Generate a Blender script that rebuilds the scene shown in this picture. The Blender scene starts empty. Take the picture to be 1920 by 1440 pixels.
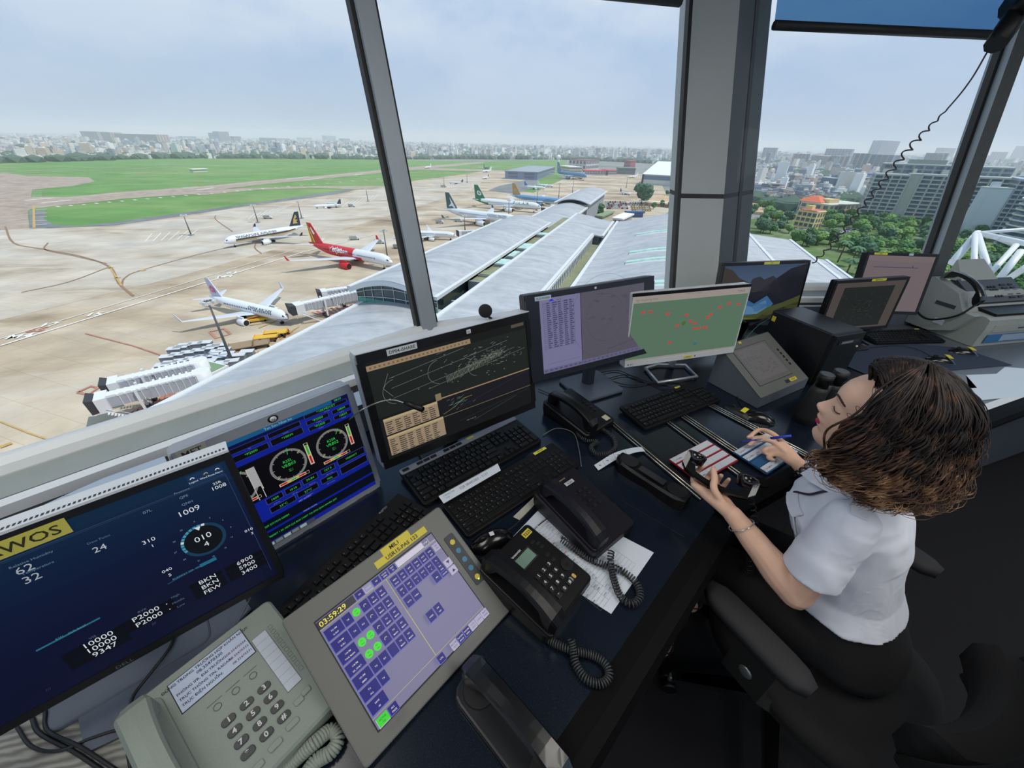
import bpy,bmesh,math,random
import numpy as np
from mathutils import Vector,Matrix,noise
random.seed(7)
S=bpy.context.scene
COL=S.collection
pi=math.pi
R=math.radians
# ---------------------------------------------------------------- camera
CZ=1.675
F=730.0
ROLL=math.atan(.024)
PITCH=math.atan((720-266)*math.cos(ROLL)/F)
_fw=np.array([0,math.cos(PITCH),-math.sin(PITCH)])
_u0=np.array([0,math.sin(PITCH),math.cos(PITCH)])
_r0=np.array([1.,0,0])
_rt=math.cos(ROLL)*_r0+math.sin(ROLL)*_u0
_up=-math.sin(ROLL)*_r0+math.cos(ROLL)*_u0
cam=bpy.data.cameras.new('camera')
cam.sensor_width=36
cam.lens=36*F/1920
cam.clip_start=.02
cam.clip_end=40000
camo=bpy.data.objects.new('camera',cam)
COL.objects.link(camo)
M=Matrix.Identity(4)
for i in range(3):
 M[i][0]=_rt[i];M[i][1]=_up[i];M[i][2]=-_fw[i]
M[2][3]=CZ
camo.matrix_world=M
S.camera=camo
def P(u,v,z):
 """the point of the horizontal plane at height z seen at (u, v): reads the plan of the place off the photograph"""
 d=_fw+_rt*(u-960)/F+_up*(720-v)/F
 t=(z-CZ)/d[2]
 return Vector((d[0]*t,d[1]*t,z))
 # ---------------------------------------------------------------- view, world, sun
S.view_settings.view_transform='Standard'
S.view_settings.look='None'
S.view_settings.exposure=0
S.view_settings.gamma=1
S.view_settings.use_curve_mapping=False
def srgb(c):
 def f(x):
  x/=255.
  return x/12.92 if x<.04045 else((x+.055)/1.055)**2.4
 return(f(c[0]),f(c[1]),f(c[2]),1)
W=bpy.data.worlds.new('sky')
S.world=W
W.use_nodes=True
nt=W.node_tree
nt.nodes.clear()
N=lambda t:nt.nodes.new(t)
L=lambda a,b:nt.links.new(a,b)
out=N('ShaderNodeOutputWorld');bg=N('ShaderNodeBackground')
tc=N('ShaderNodeTexCoord');sep=N('ShaderNodeSeparateXYZ')
L(tc.outputs['Generated'],sep.inputs[0])
rp=N('ShaderNodeValToRGB')
L(sep.outputs[2],rp.inputs[0])
e=rp.color_ramp.elements
e[0].position=0;e[0].color=srgb((182,200,219))
e[1].position=1;e[1].color=srgb((120,168,215))
for p,c in((.06,(180,200,226)),(.2,(168,196,230)),(.45,(146,190,230))):
 x=e.new(p);x.color=srgb(c)
 # cumulus: noise on the sphere, flattened towards the horizon
mp=N('ShaderNodeMapping');mp.inputs['Scale'].default_value=(1,1,2.2)
mp.inputs['Location'].default_value=(2.3,.7,.15)
L(tc.outputs['Generated'],mp.inputs[0])
n1=N('ShaderNodeTexNoise');n1.inputs['Scale'].default_value=2.6;n1.inputs['Detail'].default_value=9;n1.inputs['Roughness'].default_value=.52
L(mp.outputs[0],n1.inputs['Vector'])
c1=N('ShaderNodeValToRGB');c1.color_ramp.elements[0].position=.42;c1.color_ramp.elements[1].position=.60
c1.color_ramp.elements[0].color=(0,0,0,1)
L(n1.outputs['Fac'],c1.inputs[0])
fade=N('ShaderNodeMapRange');fade.inputs['From Min'].default_value=.02;fade.inputs['From Max'].default_value=.22
L(sep.outputs[2],fade.inputs[0])
mu=N('ShaderNodeMath');mu.operation='MULTIPLY'
L(c1.outputs[0],mu.inputs[0]);L(fade.outputs[0],mu.inputs[1])
mu2=N('ShaderNodeMath');mu2.operation='MULTIPLY';mu2.inputs[1].default_value=.85
L(mu.outputs[0],mu2.inputs[0])
mx=N('ShaderNodeMixRGB');mx.inputs[2].default_value=srgb((222,232,244))
L(mu2.outputs[0],mx.inputs[0]);L(rp.outputs[0],mx.inputs[1])
L(mx.outputs[0],bg.inputs[0]);bg.inputs[1].default_value=1.0
L(bg.outputs[0],out.inputs[0])
sun=bpy.data.lights.new('sun','SUN')
sun.energy=3.0;sun.angle=R(1.2);sun.color=(1,.95,.87)
suno=bpy.data.objects.new('sun',sun);COL.objects.link(suno)
sd=Vector((.50,-.12,.86)).normalized()
suno.rotation_euler=sd.to_track_quat('Z','Y').to_euler()
suno.location=(0,0,60)
# fill lights added under the ceiling to brighten the cab; panels built further down
FILL_LAMPS=[(-1.5,.3),(-.3,-2.3),(2.3,-2.0),(3.1,.2),(1.2,.1)]  # first one placed to brighten the woman's face
FILL_W=11.
FILL_Z=3.06
# ---------------------------------------------------------------- materials
MATS={}
def mat(name,col,rough=.5,metal=0.,noise_amt=.0,noise_scale=40.,spec=.5,emit=None,bump=0.,bump_scale=200.,col2=None,alpha=None,coat=0.,coords='Object'):
 if name in MATS:return MATS[name]
 m=bpy.data.materials.new(name);m.use_nodes=True
 t=m.node_tree;b=t.nodes['Principled BSDF']
 c=srgb(col)
 b.inputs['Base Color'].default_value=c
 b.inputs['Roughness'].default_value=rough
 b.inputs['Metallic'].default_value=metal
 b.inputs['Specular IOR Level'].default_value=spec
 b.inputs['Coat Weight'].default_value=coat
 if noise_amt or col2 or bump:
  tx=t.nodes.new('ShaderNodeTexCoord')
  nz=t.nodes.new('ShaderNodeTexNoise');nz.inputs['Scale'].default_value=noise_scale;nz.inputs['Detail'].default_value=5
  t.links.new(tx.outputs[coords],nz.inputs['Vector'])
  if noise_amt or col2:
   r=t.nodes.new('ShaderNodeValToRGB')
   if col2:a,d=c,srgb(col2);r.color_ramp.elements[0].position=.38;r.color_ramp.elements[1].position=.62
   else:a=tuple(x*(1-noise_amt)for x in c[:3])+(1,);d=tuple(min(1,x*(1+noise_amt))for x in c[:3])+(1,);r.color_ramp.elements[0].position=.3;r.color_ramp.elements[1].position=.7
   r.color_ramp.elements[0].color=a;r.color_ramp.elements[1].color=d
   t.links.new(nz.outputs['Fac'],r.inputs[0]);t.links.new(r.outputs[0],b.inputs['Base Color'])
  if bump:
   nb=t.nodes.new('ShaderNodeTexNoise');nb.inputs['Scale'].default_value=bump_scale;nb.inputs['Detail'].default_value=3
   t.links.new(tx.outputs[coords],nb.inputs['Vector'])
   bn=t.nodes.new('ShaderNodeBump');bn.inputs['Strength'].default_value=bump;bn.inputs['Distance'].default_value=.002
   t.links.new(nb.outputs['Fac'],bn.inputs['Height']);t.links.new(bn.outputs[0],b.inputs['Normal'])
 if emit:
  b.inputs['Emission Color'].default_value=c;b.inputs['Emission Strength'].default_value=emit
 MATS[name]=m
 return m
def lit(col,k=1.0):
 """what a display gives off: a lit pixel colour behind a dark, slightly glossy panel"""
 n='display_%02x%02x%02x_%d'%(int(col[0]),int(col[1]),int(col[2]),int(k*10))
 if n in MATS:return MATS[n]
 m=bpy.data.materials.new(n);m.use_nodes=True
 b=m.node_tree.nodes['Principled BSDF']
 b.inputs['Base Color'].default_value=(.004,.004,.005,1)
 b.inputs['Roughness'].default_value=.35;b.inputs['Specular IOR Level'].default_value=.25
 b.inputs['Emission Color'].default_value=srgb(col);b.inputs['Emission Strength'].default_value=k
 MATS[n]=m
 return m
def glass_mat(name,tint=(.96,.98,1),refl=.06):
 m=bpy.data.materials.new(name);m.use_nodes=True
 t=m.node_tree;t.nodes.clear()
 o=t.nodes.new('ShaderNodeOutputMaterial');mix=t.nodes.new('ShaderNodeMixShader')
 tr=t.nodes.new('ShaderNodeBsdfTransparent');tr.inputs[0].default_value=(*tint,1)
 gl=t.nodes.new('ShaderNodeBsdfGlossy');gl.inputs['Roughness'].default_value=.02
 lw=t.nodes.new('ShaderNodeLayerWeight');lw.inputs[0].default_value=.2
 mm=t.nodes.new('ShaderNodeMath');mm.operation='MULTIPLY';mm.inputs[1].default_value=refl*4
 t.links.new(lw.outputs['Fresnel'],mm.inputs[0]);t.links.new(mm.outputs[0],mix.inputs[0])
 t.links.new(tr.outputs[0],mix.inputs[1]);t.links.new(gl.outputs[0],mix.inputs[2]);t.links.new(mix.outputs[0],o.inputs[0])
 MATS[name]=m
 return m
 # ---------------------------------------------------------------- naming
def tag(o,label=None,cat=None,group=None,kind=None):
 if label:o['label']=label
 if cat:o['category']=cat
 if group:o['group']=group
 if kind:o['kind']=kind
 return o
def empty(name,loc=(0,0,0),rz=0.,label=None,cat=None,group=None,mw=None):
 o=bpy.data.objects.new(name,None);COL.objects.link(o)
 o.empty_display_size=.05
 if mw is not None:o.matrix_world=mw
 else:o.location=loc;o.rotation_euler=(0,0,rz)
 return tag(o,label,cat,group)
def copy_tree(o,parent=None):
 c=o.copy();COL.objects.link(c);c.parent=parent
 for ch in list(o.children):copy_tree(ch,c)
 return c
_font={}
def text_geo(s,bold=0.):
 k=(s,bold)
 if k in _font:return _font[k]
 cu=bpy.data.curves.new('t','FONT');cu.body=s;cu.size=1;cu.resolution_u=2;cu.offset=bold
 ob=bpy.data.objects.new('t',cu)
 me=ob.to_mesh()
 v=[tuple(x.co[:2])for x in me.vertices];f=[tuple(p.vertices)for p in me.polygons]
 ob.to_mesh_clear();bpy.data.objects.remove(ob);bpy.data.curves.remove(cu)
 w=max([x[0]for x in v],default=0)
 _font[k]=(v,f,w)
 return _font[k]
class MB:
 """collects shapes and links them as one mesh object"""
 def __init__(s,T=None):s.v=[];s.f=[];s.m=[];s.ms=[];s.T=T;s.sm=[]
 def mi(s,m):
  if m is None:return 0
  if m not in s.ms:s.ms.append(m)
  return s.ms.index(m)
 def add(s,vs,fs,m=None,T=None,smooth=False):
  b=len(s.v)
  for p in vs:
   p=Vector(p)
   if T is not None:p=T@p
   if s.T is not None:p=s.T@p
   s.v.append(p)
  i=s.mi(m)
  for f in fs:s.f.append([b+k for k in f]);s.m.append(i);s.sm.append(smooth)
  return s
 def box(s,x0,x1,y0,y1,z0,z1,m=None,T=None):
  vs=[(x,y,z)for z in(z0,z1)for y in(y0,y1)for x in(x0,x1)]
  return s.add(vs,[(0,2,3,1),(4,5,7,6),(0,1,5,4),(2,6,7,3),(0,4,6,2),(1,3,7,5)],m,T)
 def cbox(s,c,d,m=None,T=None):
  return s.box(c[0]-d[0]/2,c[0]+d[0]/2,c[1]-d[1]/2,c[1]+d[1]/2,c[2]-d[2]/2,c[2]+d[2]/2,m,T)
 def rbox(s,x0,x1,y0,y1,z0,z1,r=.005,m=None,T=None,seg=3,b=None):
  """box with rounded vertical corners and a chamfered top (b)"""
  if b is None:b=min(r,(z1-z0)*.3)
  def ring(z,ins):
   o=[]
   for cx,cy,a0 in((x1-r,y1-r,0),(x0+r,y1-r,90),(x0+r,y0+r,180),(x1-r,y0+r,270)):
    for k in range(seg+1):
     a=R(a0+90*k/seg);q=max(r-ins,.0001)
     o.append((cx+q*math.cos(a),cy+q*math.sin(a),z))
   return o
  rs=[ring(z0+b,0),ring(z1-b,0),ring(z1-b*.3,b*.3),ring(z1,b)]
  rs=[ring(z0,b*.6)]+rs
  s.loft(rs,m,T,cap=True)
  return s
 def loft(s,rings,m=None,T=None,cap=True,closed=True,smooth=False,mf=None):
  n=len(rings[0]);vs=[p for r in rings for p in r];fs=[]
  for i in range(len(rings)-1):
   for j in range(n if closed else n-1):
    k=(j+1)%n
    fs.append((i*n+j,i*n+k,(i+1)*n+k,(i+1)*n+j))
  b=len(s.f)
  s.add(vs,fs,m,T,smooth)
  if mf:
   q=n if closed else n-1
   for t in range(len(fs)):s.m[b+t]=s.mi(mf(t//q,t%q))
  if cap and closed:
   o=len(s.v)-len(vs)
   i=s.mi(m)
   s.f.append([o+j for j in range(n)][::-1]);s.m.append(s.m[b]if mf else i);s.sm.append(False)
   s.f.append([o+(len(rings)-1)*n+j for j in range(n)]);s.m.append(s.m[-2]if mf else i);s.sm.append(False)
  return s
 def prism(s,poly,z0,z1,m=None,T=None,mtop=None):
  n=len(poly)
  vs=[(p[0],p[1],z0)for p in poly]+[(p[0],p[1],z1)for p in poly]
  s.add(vs,[tuple(range(n))[::-1]]+[(i,(i+1)%n,n+(i+1)%n,n+i)for i in range(n)],m,T)
  o=len(s.v)-2*n
  s.f.append([o+n+i for i in range(n)]);s.m.append(s.mi(mtop or m));s.sm.append(False)
  return s
 def poly(s,pts,m=None,T=None):return s.add(pts,[tuple(range(len(pts)))],m,T)
 def tube(s,pts,r,m=None,T=None,n=8,cap=True,smooth=True):
  pts=[Vector(p)for p in pts];rings=[];k=len(pts)
  up=None
  for i,p in enumerate(pts):
   d=(pts[min(i+1,k-1)]-pts[max(i-1,0)])
   if d.length<1e-9:d=Vector((0,0,1))
   d.normalize()
   if up is None:
    up=d.orthogonal().normalized()
   else:
    up=(up-d*up.dot(d))
    up=up.normalized()if up.length>1e-6 else d.orthogonal().normalized()
   w=d.cross(up);rr=r[i]if isinstance(r,(list,tuple))else r
   rings.append([p+(up*math.cos(2*pi*j/n)+w*math.sin(2*pi*j/n))*rr for j in range(n)])
  return s.loft(rings,m,T,cap,smooth=smooth)
 def cyl(s,a,b,r,m=None,T=None,n=16,r2=None):return s.tube([a,b],[r,r if r2 is None else r2],m,T,n)
 def ball(s,c,r,m=None,T=None,n=12,sc=(1,1,1)):
  rings=[]
  for i in range(n//2+1):
   a=pi*i/(n//2);q=max(math.sin(a),.001)
   rings.append([(c[0]+r*sc[0]*q*math.cos(2*pi*j/n),c[1]+r*sc[1]*q*math.sin(2*pi*j/n),c[2]-r*sc[2]*math.cos(a))for j in range(n)])
  return s.loft(rings,m,T,True,smooth=True)
 def text(s,st,x,y,z,h,m=None,T=None,align='l',rot=0.,sx=1.,bold=0.):
  """flat lettering: cap height h at (x, y, z), reading along +X"""
  v,f,w=text_geo(st,bold);k=h/.7
  off=0 if align=='l' else(-w*k*sx/2 if align=='c' else-w*k*sx)
  c,sn=math.cos(rot),math.sin(rot)
  vs=[]
  for a,b in v:
   px,py=a*k*sx+off,b*k
   vs.append((x+px*c-py*sn,y+px*sn+py*c,z))
  return s.add(vs,f,m,T)
 def build(s,name,parent=None,mats=None,loc=None,smooth=False):
  me=bpy.data.meshes.new(name)
  me.from_pydata([tuple(p)for p in s.v],[],s.f)
  for m in(mats or s.ms):me.materials.append(m)
  me.polygons.foreach_set('material_index',s.m)
  me.polygons.foreach_set('use_smooth',[bool(smooth or x)for x in s.sm])
  me.update()
  o=bpy.data.objects.new(name,me);COL.objects.link(o)
  if parent is not None:o.parent=parent
  if loc is not None:o.location=loc
  return o
def struct(o,name=None):
 o['kind']='structure'
 return o
def TR(x,y,z,rz=0.,rx=0.,ry=0.):
 return Matrix.Translation((x,y,z))@Matrix.Rotation(rz,4,'Z')@Matrix.Rotation(ry,4,'Y')@Matrix.Rotation(rx,4,'X')
def spline(pts,n=8):
 """Catmull-Rom through the points"""
 p=[Vector(x)for x in pts];p=[2*p[0]-p[1]]+p+[2*p[-1]-p[-2]]
 o=[]
 for i in range(1,len(p)-2):
  for k in range(n):
   t=k/n
   o.append(.5*((2*p[i])+(-p[i-1]+p[i+1])*t+(2*p[i-1]-5*p[i]+4*p[i+1]-p[i+2])*t*t+(-p[i-1]+3*p[i]-3*p[i+1]+p[i+2])*t**3))
 o.append(p[-2])
 return o
 # ================================================================ OUTSIDE: the airport 58 m below
G=CZ-58.0
AX=Vector((math.cos(R(71.7)),math.sin(R(71.7)),0));BX=Vector((AX.y,-AX.x,0))
def TL(s,t,z):return AX*s+BX*t+Vector((0,0,z))
def g(u,v,dz=0.):return P(u,v,G+dz)
def noise_ground(name,cols,scale,stretch=(1,1,1),rough=.9,grid=None,rot=0.,scale2=.15,amt2=.25,grime=True):
 """ground made of drifting patches of several tones, fine mottling and slab joints"""
 m=bpy.data.materials.new(name);m.use_nodes=True
 t=m.node_tree;b=t.nodes['Principled BSDF'];b.inputs['Roughness'].default_value=rough;b.inputs['Specular IOR Level'].default_value=.15
 tx=t.nodes.new('ShaderNodeTexCoord');mp=t.nodes.new('ShaderNodeMapping');mp.inputs['Scale'].default_value=stretch;mp.inputs['Rotation'].default_value=(0,0,rot)
 t.links.new(tx.outputs['Object'],mp.inputs[0])
 nz=t.nodes.new('ShaderNodeTexNoise');nz.inputs['Scale'].default_value=scale;nz.inputs['Detail'].default_value=7;nz.inputs['Roughness'].default_value=.6;nz.inputs['Distortion'].default_value=.6
 t.links.new(mp.outputs[0],nz.inputs['Vector'])
 r=t.nodes.new('ShaderNodeValToRGB');e=r.color_ramp.elements
 n=len(cols)
 for i,c in enumerate(cols):
  p=.3+.4*i/(n-1)
  if i==0:x=e[0];x.position=p
  elif i==n-1:x=e[-1];x.position=p
  else:x=e.new(p)
  x.color=srgb(c)
 t.links.new(nz.outputs['Fac'],r.inputs[0])
 n2=t.nodes.new('ShaderNodeTexNoise');n2.inputs['Scale'].default_value=scale2;n2.inputs['Detail'].default_value=6
 t.links.new(tx.outputs['Object'],n2.inputs['Vector'])
 mr=t.nodes.new('ShaderNodeMapRange');mr.inputs['From Min'].default_value=.3;mr.inputs['From Max'].default_value=.7
 mr.inputs['To Min'].default_value=1-amt2;mr.inputs['To Max'].default_value=1+amt2*.4
 t.links.new(n2.outputs['Fac'],mr.inputs[0])
 mx=t.nodes.new('ShaderNodeMixRGB');mx.blend_type='MULTIPLY';mx.inputs[0].default_value=1
 t.links.new(r.outputs[0],mx.inputs[1]);t.links.new(mr.outputs[0],mx.inputs[2])
 last=mx.outputs[0]
 if grid:
  mp2=t.nodes.new('ShaderNodeMapping');mp2.inputs['Rotation'].default_value=(0,0,-R(71.7))
  t.links.new(tx.outputs['Object'],mp2.inputs[0])
  bk=t.nodes.new('ShaderNodeTexBrick');bk.offset=0;bk.inputs['Scale'].default_value=1
  bk.inputs['Brick Width'].default_value=grid;bk.inputs['Row Height'].default_value=grid;bk.inputs['Mortar Size'].default_value=.09
  bk.inputs['Color1'].default_value=(1,1,1,1);bk.inputs['Color2'].default_value=(.93,.93,.93,1);bk.inputs['Mortar'].default_value=(.82,.8,.78,1)
  t.links.new(mp2.outputs[0],bk.inputs['Vector'])
  m2=t.nodes.new('ShaderNodeMixRGB');m2.blend_type='MULTIPLY';m2.inputs[0].default_value=1
  t.links.new(last,m2.inputs[1]);t.links.new(bk.outputs[0],m2.inputs[2]);last=m2.outputs[0]
 t.links.new(last,b.inputs['Base Color'])
 MATS[name]=m
 return m
mg_city=noise_ground('city_ground',[(120,128,122),(150,152,148),(96,118,92)],.004)
mg_park=noise_ground('park_ground',[(84,112,62),(104,128,78),(150,146,128)],.03)
mg_grass=noise_ground('airfield_grass',[(96,142,76),(112,152,84),(138,152,98)],.006,(1,3,1),scale2=.03,amt2=.2)
mg_apron=noise_ground('apron_concrete',[(134,118,98),(184,166,142),(202,188,166),(206,198,184)],.013,(1,2.6,1),grid=9.,rot=R(-62),scale2=.06,amt2=.22)
mg_lane=noise_ground('taxilane_concrete',[(160,146,126),(196,184,166),(204,196,182),(196,190,180)],.014,(1,3,1),grid=9.,rot=R(-62),scale2=.06,amt2=.2)
mg_run=noise_ground('runway_surface',[(160,142,128),(178,162,146),(168,156,146)],.02,(1,4,1),rot=R(-55))
mg_asph=noise_ground('shoulder_asphalt',[(118,122,126),(140,142,142)],.02)
mg_white=mat('paint_white',(226,224,216),.8,noise_amt=.1,noise_scale=.5)
mg_yel=mat('paint_yellow',(190,158,96),.8,noise_amt=.15,noise_scale=.5)
mg_red=mat('paint_red',(178,124,106),.85,noise_amt=.2,noise_scale=.3)
mg_tyre=mat('tyre_mark',(146,118,92),.9,noise_amt=.1,noise_scale=.3)
def flat(name,pts,dz,m):
 return struct(MB().poly([g(u,v,dz)for u,v in pts],m).build(name))
def stripe(mb,pts,w,dz,m,n=0):
 q=[g(*p,dz)for p in pts]
 if n:q=spline(q,n)
 vs=[];fs=[]
 for i,p in enumerate(q):
  d=(q[min(i+1,len(q)-1)]-q[max(i-1,0)]).normalized();nn=Vector((-d.y,d.x,0))*w/2
  vs+=[p+nn,p-nn]
  if i:fs.append((2*i-2,2*i-1,2*i+1,2*i))
 mb.add(vs,fs,m)
struct(MB().box(-16000,16000,-600,18000,G-2,G,mg_city).build('ground_plain'))
flat('park_ground',[(1380,445),(1380,412),(1500,404),(1760,404),(2300,400),(2600,470),(2500,700),(1700,640),(1480,470)],.05,mg_park)
flat('airfield_grass',[(-900,345),(0,303),(300,297),(500,296),(740,299),(900,303),(1063,300),(1050,345),(1000,420),(500,520),(-200,560),(-900,760)],.04,mg_grass)
flat('apron',[(-1500,900),(-900,520),(0,428),(95,428),(213,423),(333,406),(467,386),(633,364),(668,356),(720,349),(790,337),(845,330),(905,321),(935,320),(965,322),(1000,336),(990,345),(960,356),(1000,362),(1035,345),(1060,335),(1100,327),(1215,326),(1240,345),(1262,390),(1200,440),(900,700),(500,900),(0,1100),(-900,1400)],.08,mg_apron)
flat('taxilane',[(-900,545),(0,432),(95,430),(213,426),(333,409),(467,389),(633,367),(668,359),(720,352),(790,340),(845,334),(905,330),(900,350),(760,395),(560,455),(330,520),(0,600),(-900,830)],.12,mg_lane)
flat('taxiway_pad',[(-900,370),(0,324),(12,324),(52,330),(166,332),(178,340),(137,349),(87,353),(60,356),(58,371),(80,371),(66,385),(52,396),(55,428),(0,431),(-900,540)],.14,mg_run)
flat('shoulder',[(55,395),(88,395),(82,410),(100,421),(147,424),(213,417),(333,400),(467,382),(633,358),(655,354),(668,354),(633,364),(467,386),(333,406),(213,423),(95,428),(55,428)],.16,mg_asph)
flat('shoulder_wedge',[(915,357),(935,349),(1000,334),(1012,341),(990,356),(960,363)],.16,mg_asph)
flat('runway',[(40,372),(75,369),(125,369),(237,359),(371,350),(480,339),(605,329),(717,318),(784,312),(892,304),(909,304),(905,306),(784,318),(717,324),(605,335),(480,347),(430,353),(365,364),(237,372),(175,379),(106,386),(40,394)],.18,mg_run)
flat('taxiway',[(340,362),(430,354),(480,352),(580,349),(717,348.5),(720,350),(667,355),(592,352),(480,356),(380,366)],.2,mg_run)
flat('far_taxiway',[(740,318),(784,314),(900,317.5),(990,321),(985,323),(935,321),(905,321.5),(784,318)],.2,mg_run)
mk=MB()
for pts,w,m,n in[([(47,325),(140,320),(237,316.5),(394,309.5)],7,mg_run,0),([(75,371),(125,371),(237,361),(371,352),(480,341),(605,331),(717,320)],1.5,mg_white,0),([(10,425),(25,455),(75,466),(150,480),(205,500),(222,530),(250,555)],1.0,mg_tyre,4),([(90,455),(85,468),(140,480),(200,494)],.8,mg_tyre,4),([(205,500),(130,528),(40,548)],.8,mg_tyre,4),([(228,535),(235,520),(270,505),(400,470),(520,445)],.8,mg_tyre,5),([(404,404),(405,412),(436,434)],.8,mg_tyre,4),([(480,455),(478,465),(490,475)],.8,mg_tyre,4),([(0,648),(270,565),(567,473),(700,440)],.9,mg_white,0),([(-20,641),(250,560),(560,466)],.5,mg_white,0),([(205,500),(215,515),(228,535)],.7,mg_yel,0),([(200,503),(212,501)],1.6,mg_yel,0),([(214,521),(226,520)],1.6,mg_yel,0),([(262,506),(272,507)],2,mg_yel,0),([(0,790),(55,812),(115,832)],.35,mg_yel,0),([(110,830),(155,805)],.3,mg_yel,0),([(0,838),(22,830)],1.2,mg_yel,0),([(63,385),(64,427)],1.5,mg_yel,0),([(70,417),(2,572)],.0001,mg_yel,0),([(468,610),(510,603)],.5,mg_yel,0),([(485,615),(520,600)],.5,mg_yel,0),([(525,635),(560,612)],.6,mg_yel,0),([(160,625),(250,648),(320,672)],.5,mg_red,0)]:
 stripe(mk,pts,w,.24 if m is mg_tyre else.28,m,n)
for k in range(6):stripe(mk,[(272+15*k,453-1.0*k),(285+18*k*.95,438-1.5*k)],.6,.24,mg_white)
for k in range(7):stripe(mk,[(640+9*k,388-2*k),(655+9*k,377-2*k)],.6,.24,mg_white)
for k in range(7):stripe(mk,[(465+9*k,412-2.5*k),(478+12*k,400-3*k)],.6,.24,mg_white)
for k in range(26):stripe(mk,[(106+24*k,387-2.1*k),(112+24*k,388-2.1*k)],2,.26,mg_white)
for a,b in(((78,380),(133,375)),((46,376),(100,371)),((342,352),(372,350)),((368,356),(402,352)),((538,335),(580,331)),((568,338),(606,333)),((665,328),(680,326))):stripe(mk,[a,b],4,.26,mg_white)
for k in range(5):stripe(mk,[(60,358+3*k),(78,358+3*k)],1.4,.25,mg_white);stripe(mk,[(66,393+7*k),(88,392+7*k)],1.2,.25,mg_white)
# gate numbers painted on the service road
for(u,v,s,m)in((30,634,'M4',mg_white),(62,622,'65',mg_red),(86,612,'17',mg_white),(172,592,'15',mg_white),(420,520,'M4',mg_white),(432,513,'61',mg_white)):
 o=g(u,v,.26);mk.text(s,0,0,0,3.6,m,T=Matrix.Translation(o)@Matrix.Rotation(R(20),4,'Z'),align='c',bold=.03)
for pts in([(146,735),(170,724),(184,727),(165,740)],[(393,622),(420,616),(432,626),(405,634)]):
 stripe(mk,pts+[pts[0]],.9,.25,mg_red)
struct(mk.build('pavement_markings'))
hatch=MB()
for k in range(14):stripe(hatch,[(195+10*k,797-5*k),(150+12*k,860-3*k)],1.1,.25,mg_red)
for k in range(12):stripe(hatch,[(585+9*k,585-2*k),(640+7*k,600+3*k)],.9,.25,mg_red)
struct(hatch.build('red_hatching'))
# ---------------------------------------------------------------- terminal
m_roof=noise_ground('roof_metal',[(170,174,178),(188,190,192),(200,200,200)],.05,(1,5,1),rough=.5,rot=R(-71),scale2=.3,amt2=.12)
_b=m_roof.node_tree.nodes['Principled BSDF'];_b.inputs['Metallic'].default_value=.25;_b.inputs['Specular IOR Level'].default_value=.5
t_=m_roof.node_tree;_tx=t_.nodes.new('ShaderNodeTexCoord');_mp=t_.nodes.new('ShaderNodeMapping');_mp.inputs['Rotation'].default_value=(0,0,-R(71.7))
_w=t_.nodes.new('ShaderNodeTexWave');_w.inputs['Scale'].default_value=.55;_w.inputs['Distortion'].default_value=0
t_.links.new(_tx.outputs['Object'],_mp.inputs[0]);t_.links.new(_mp.outputs[0],_w.inputs['Vector'])
_bp=t_.nodes.new('ShaderNodeBump');_bp.inputs['Strength'].default_value=.35;_bp.inputs['Distance'].default_value=.06
t_.links.new(_w.outputs['Fac'],_bp.inputs['Height']);t_.links.new(_bp.outputs[0],_b.inputs['Normal'])
m_edge=mat('roof_edge_white',(214,218,220),.5)
m_olive=mat('roof_felt_green',(138,142,112),.9,noise_amt=.12,noise_scale=.2)
m_wall=mat('terminal_wall',(150,154,160),.7,noise_amt=.06,noise_scale=.3)
m_tglass=mat('terminal_glazing',(60,78,84),.15,metal=.1,spec=.8,noise_amt=.2,noise_scale=.12)
m_teal=mat('teal_glazing',(76,158,140),.3,noise_amt=.2,noise_scale=.3)
m_sky=mat('skylight_glass',(178,214,200),.2,noise_amt=.2,noise_scale=.5)
m_dark=mat('shadow_gap_dark',(52,56,60),.8)
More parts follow.
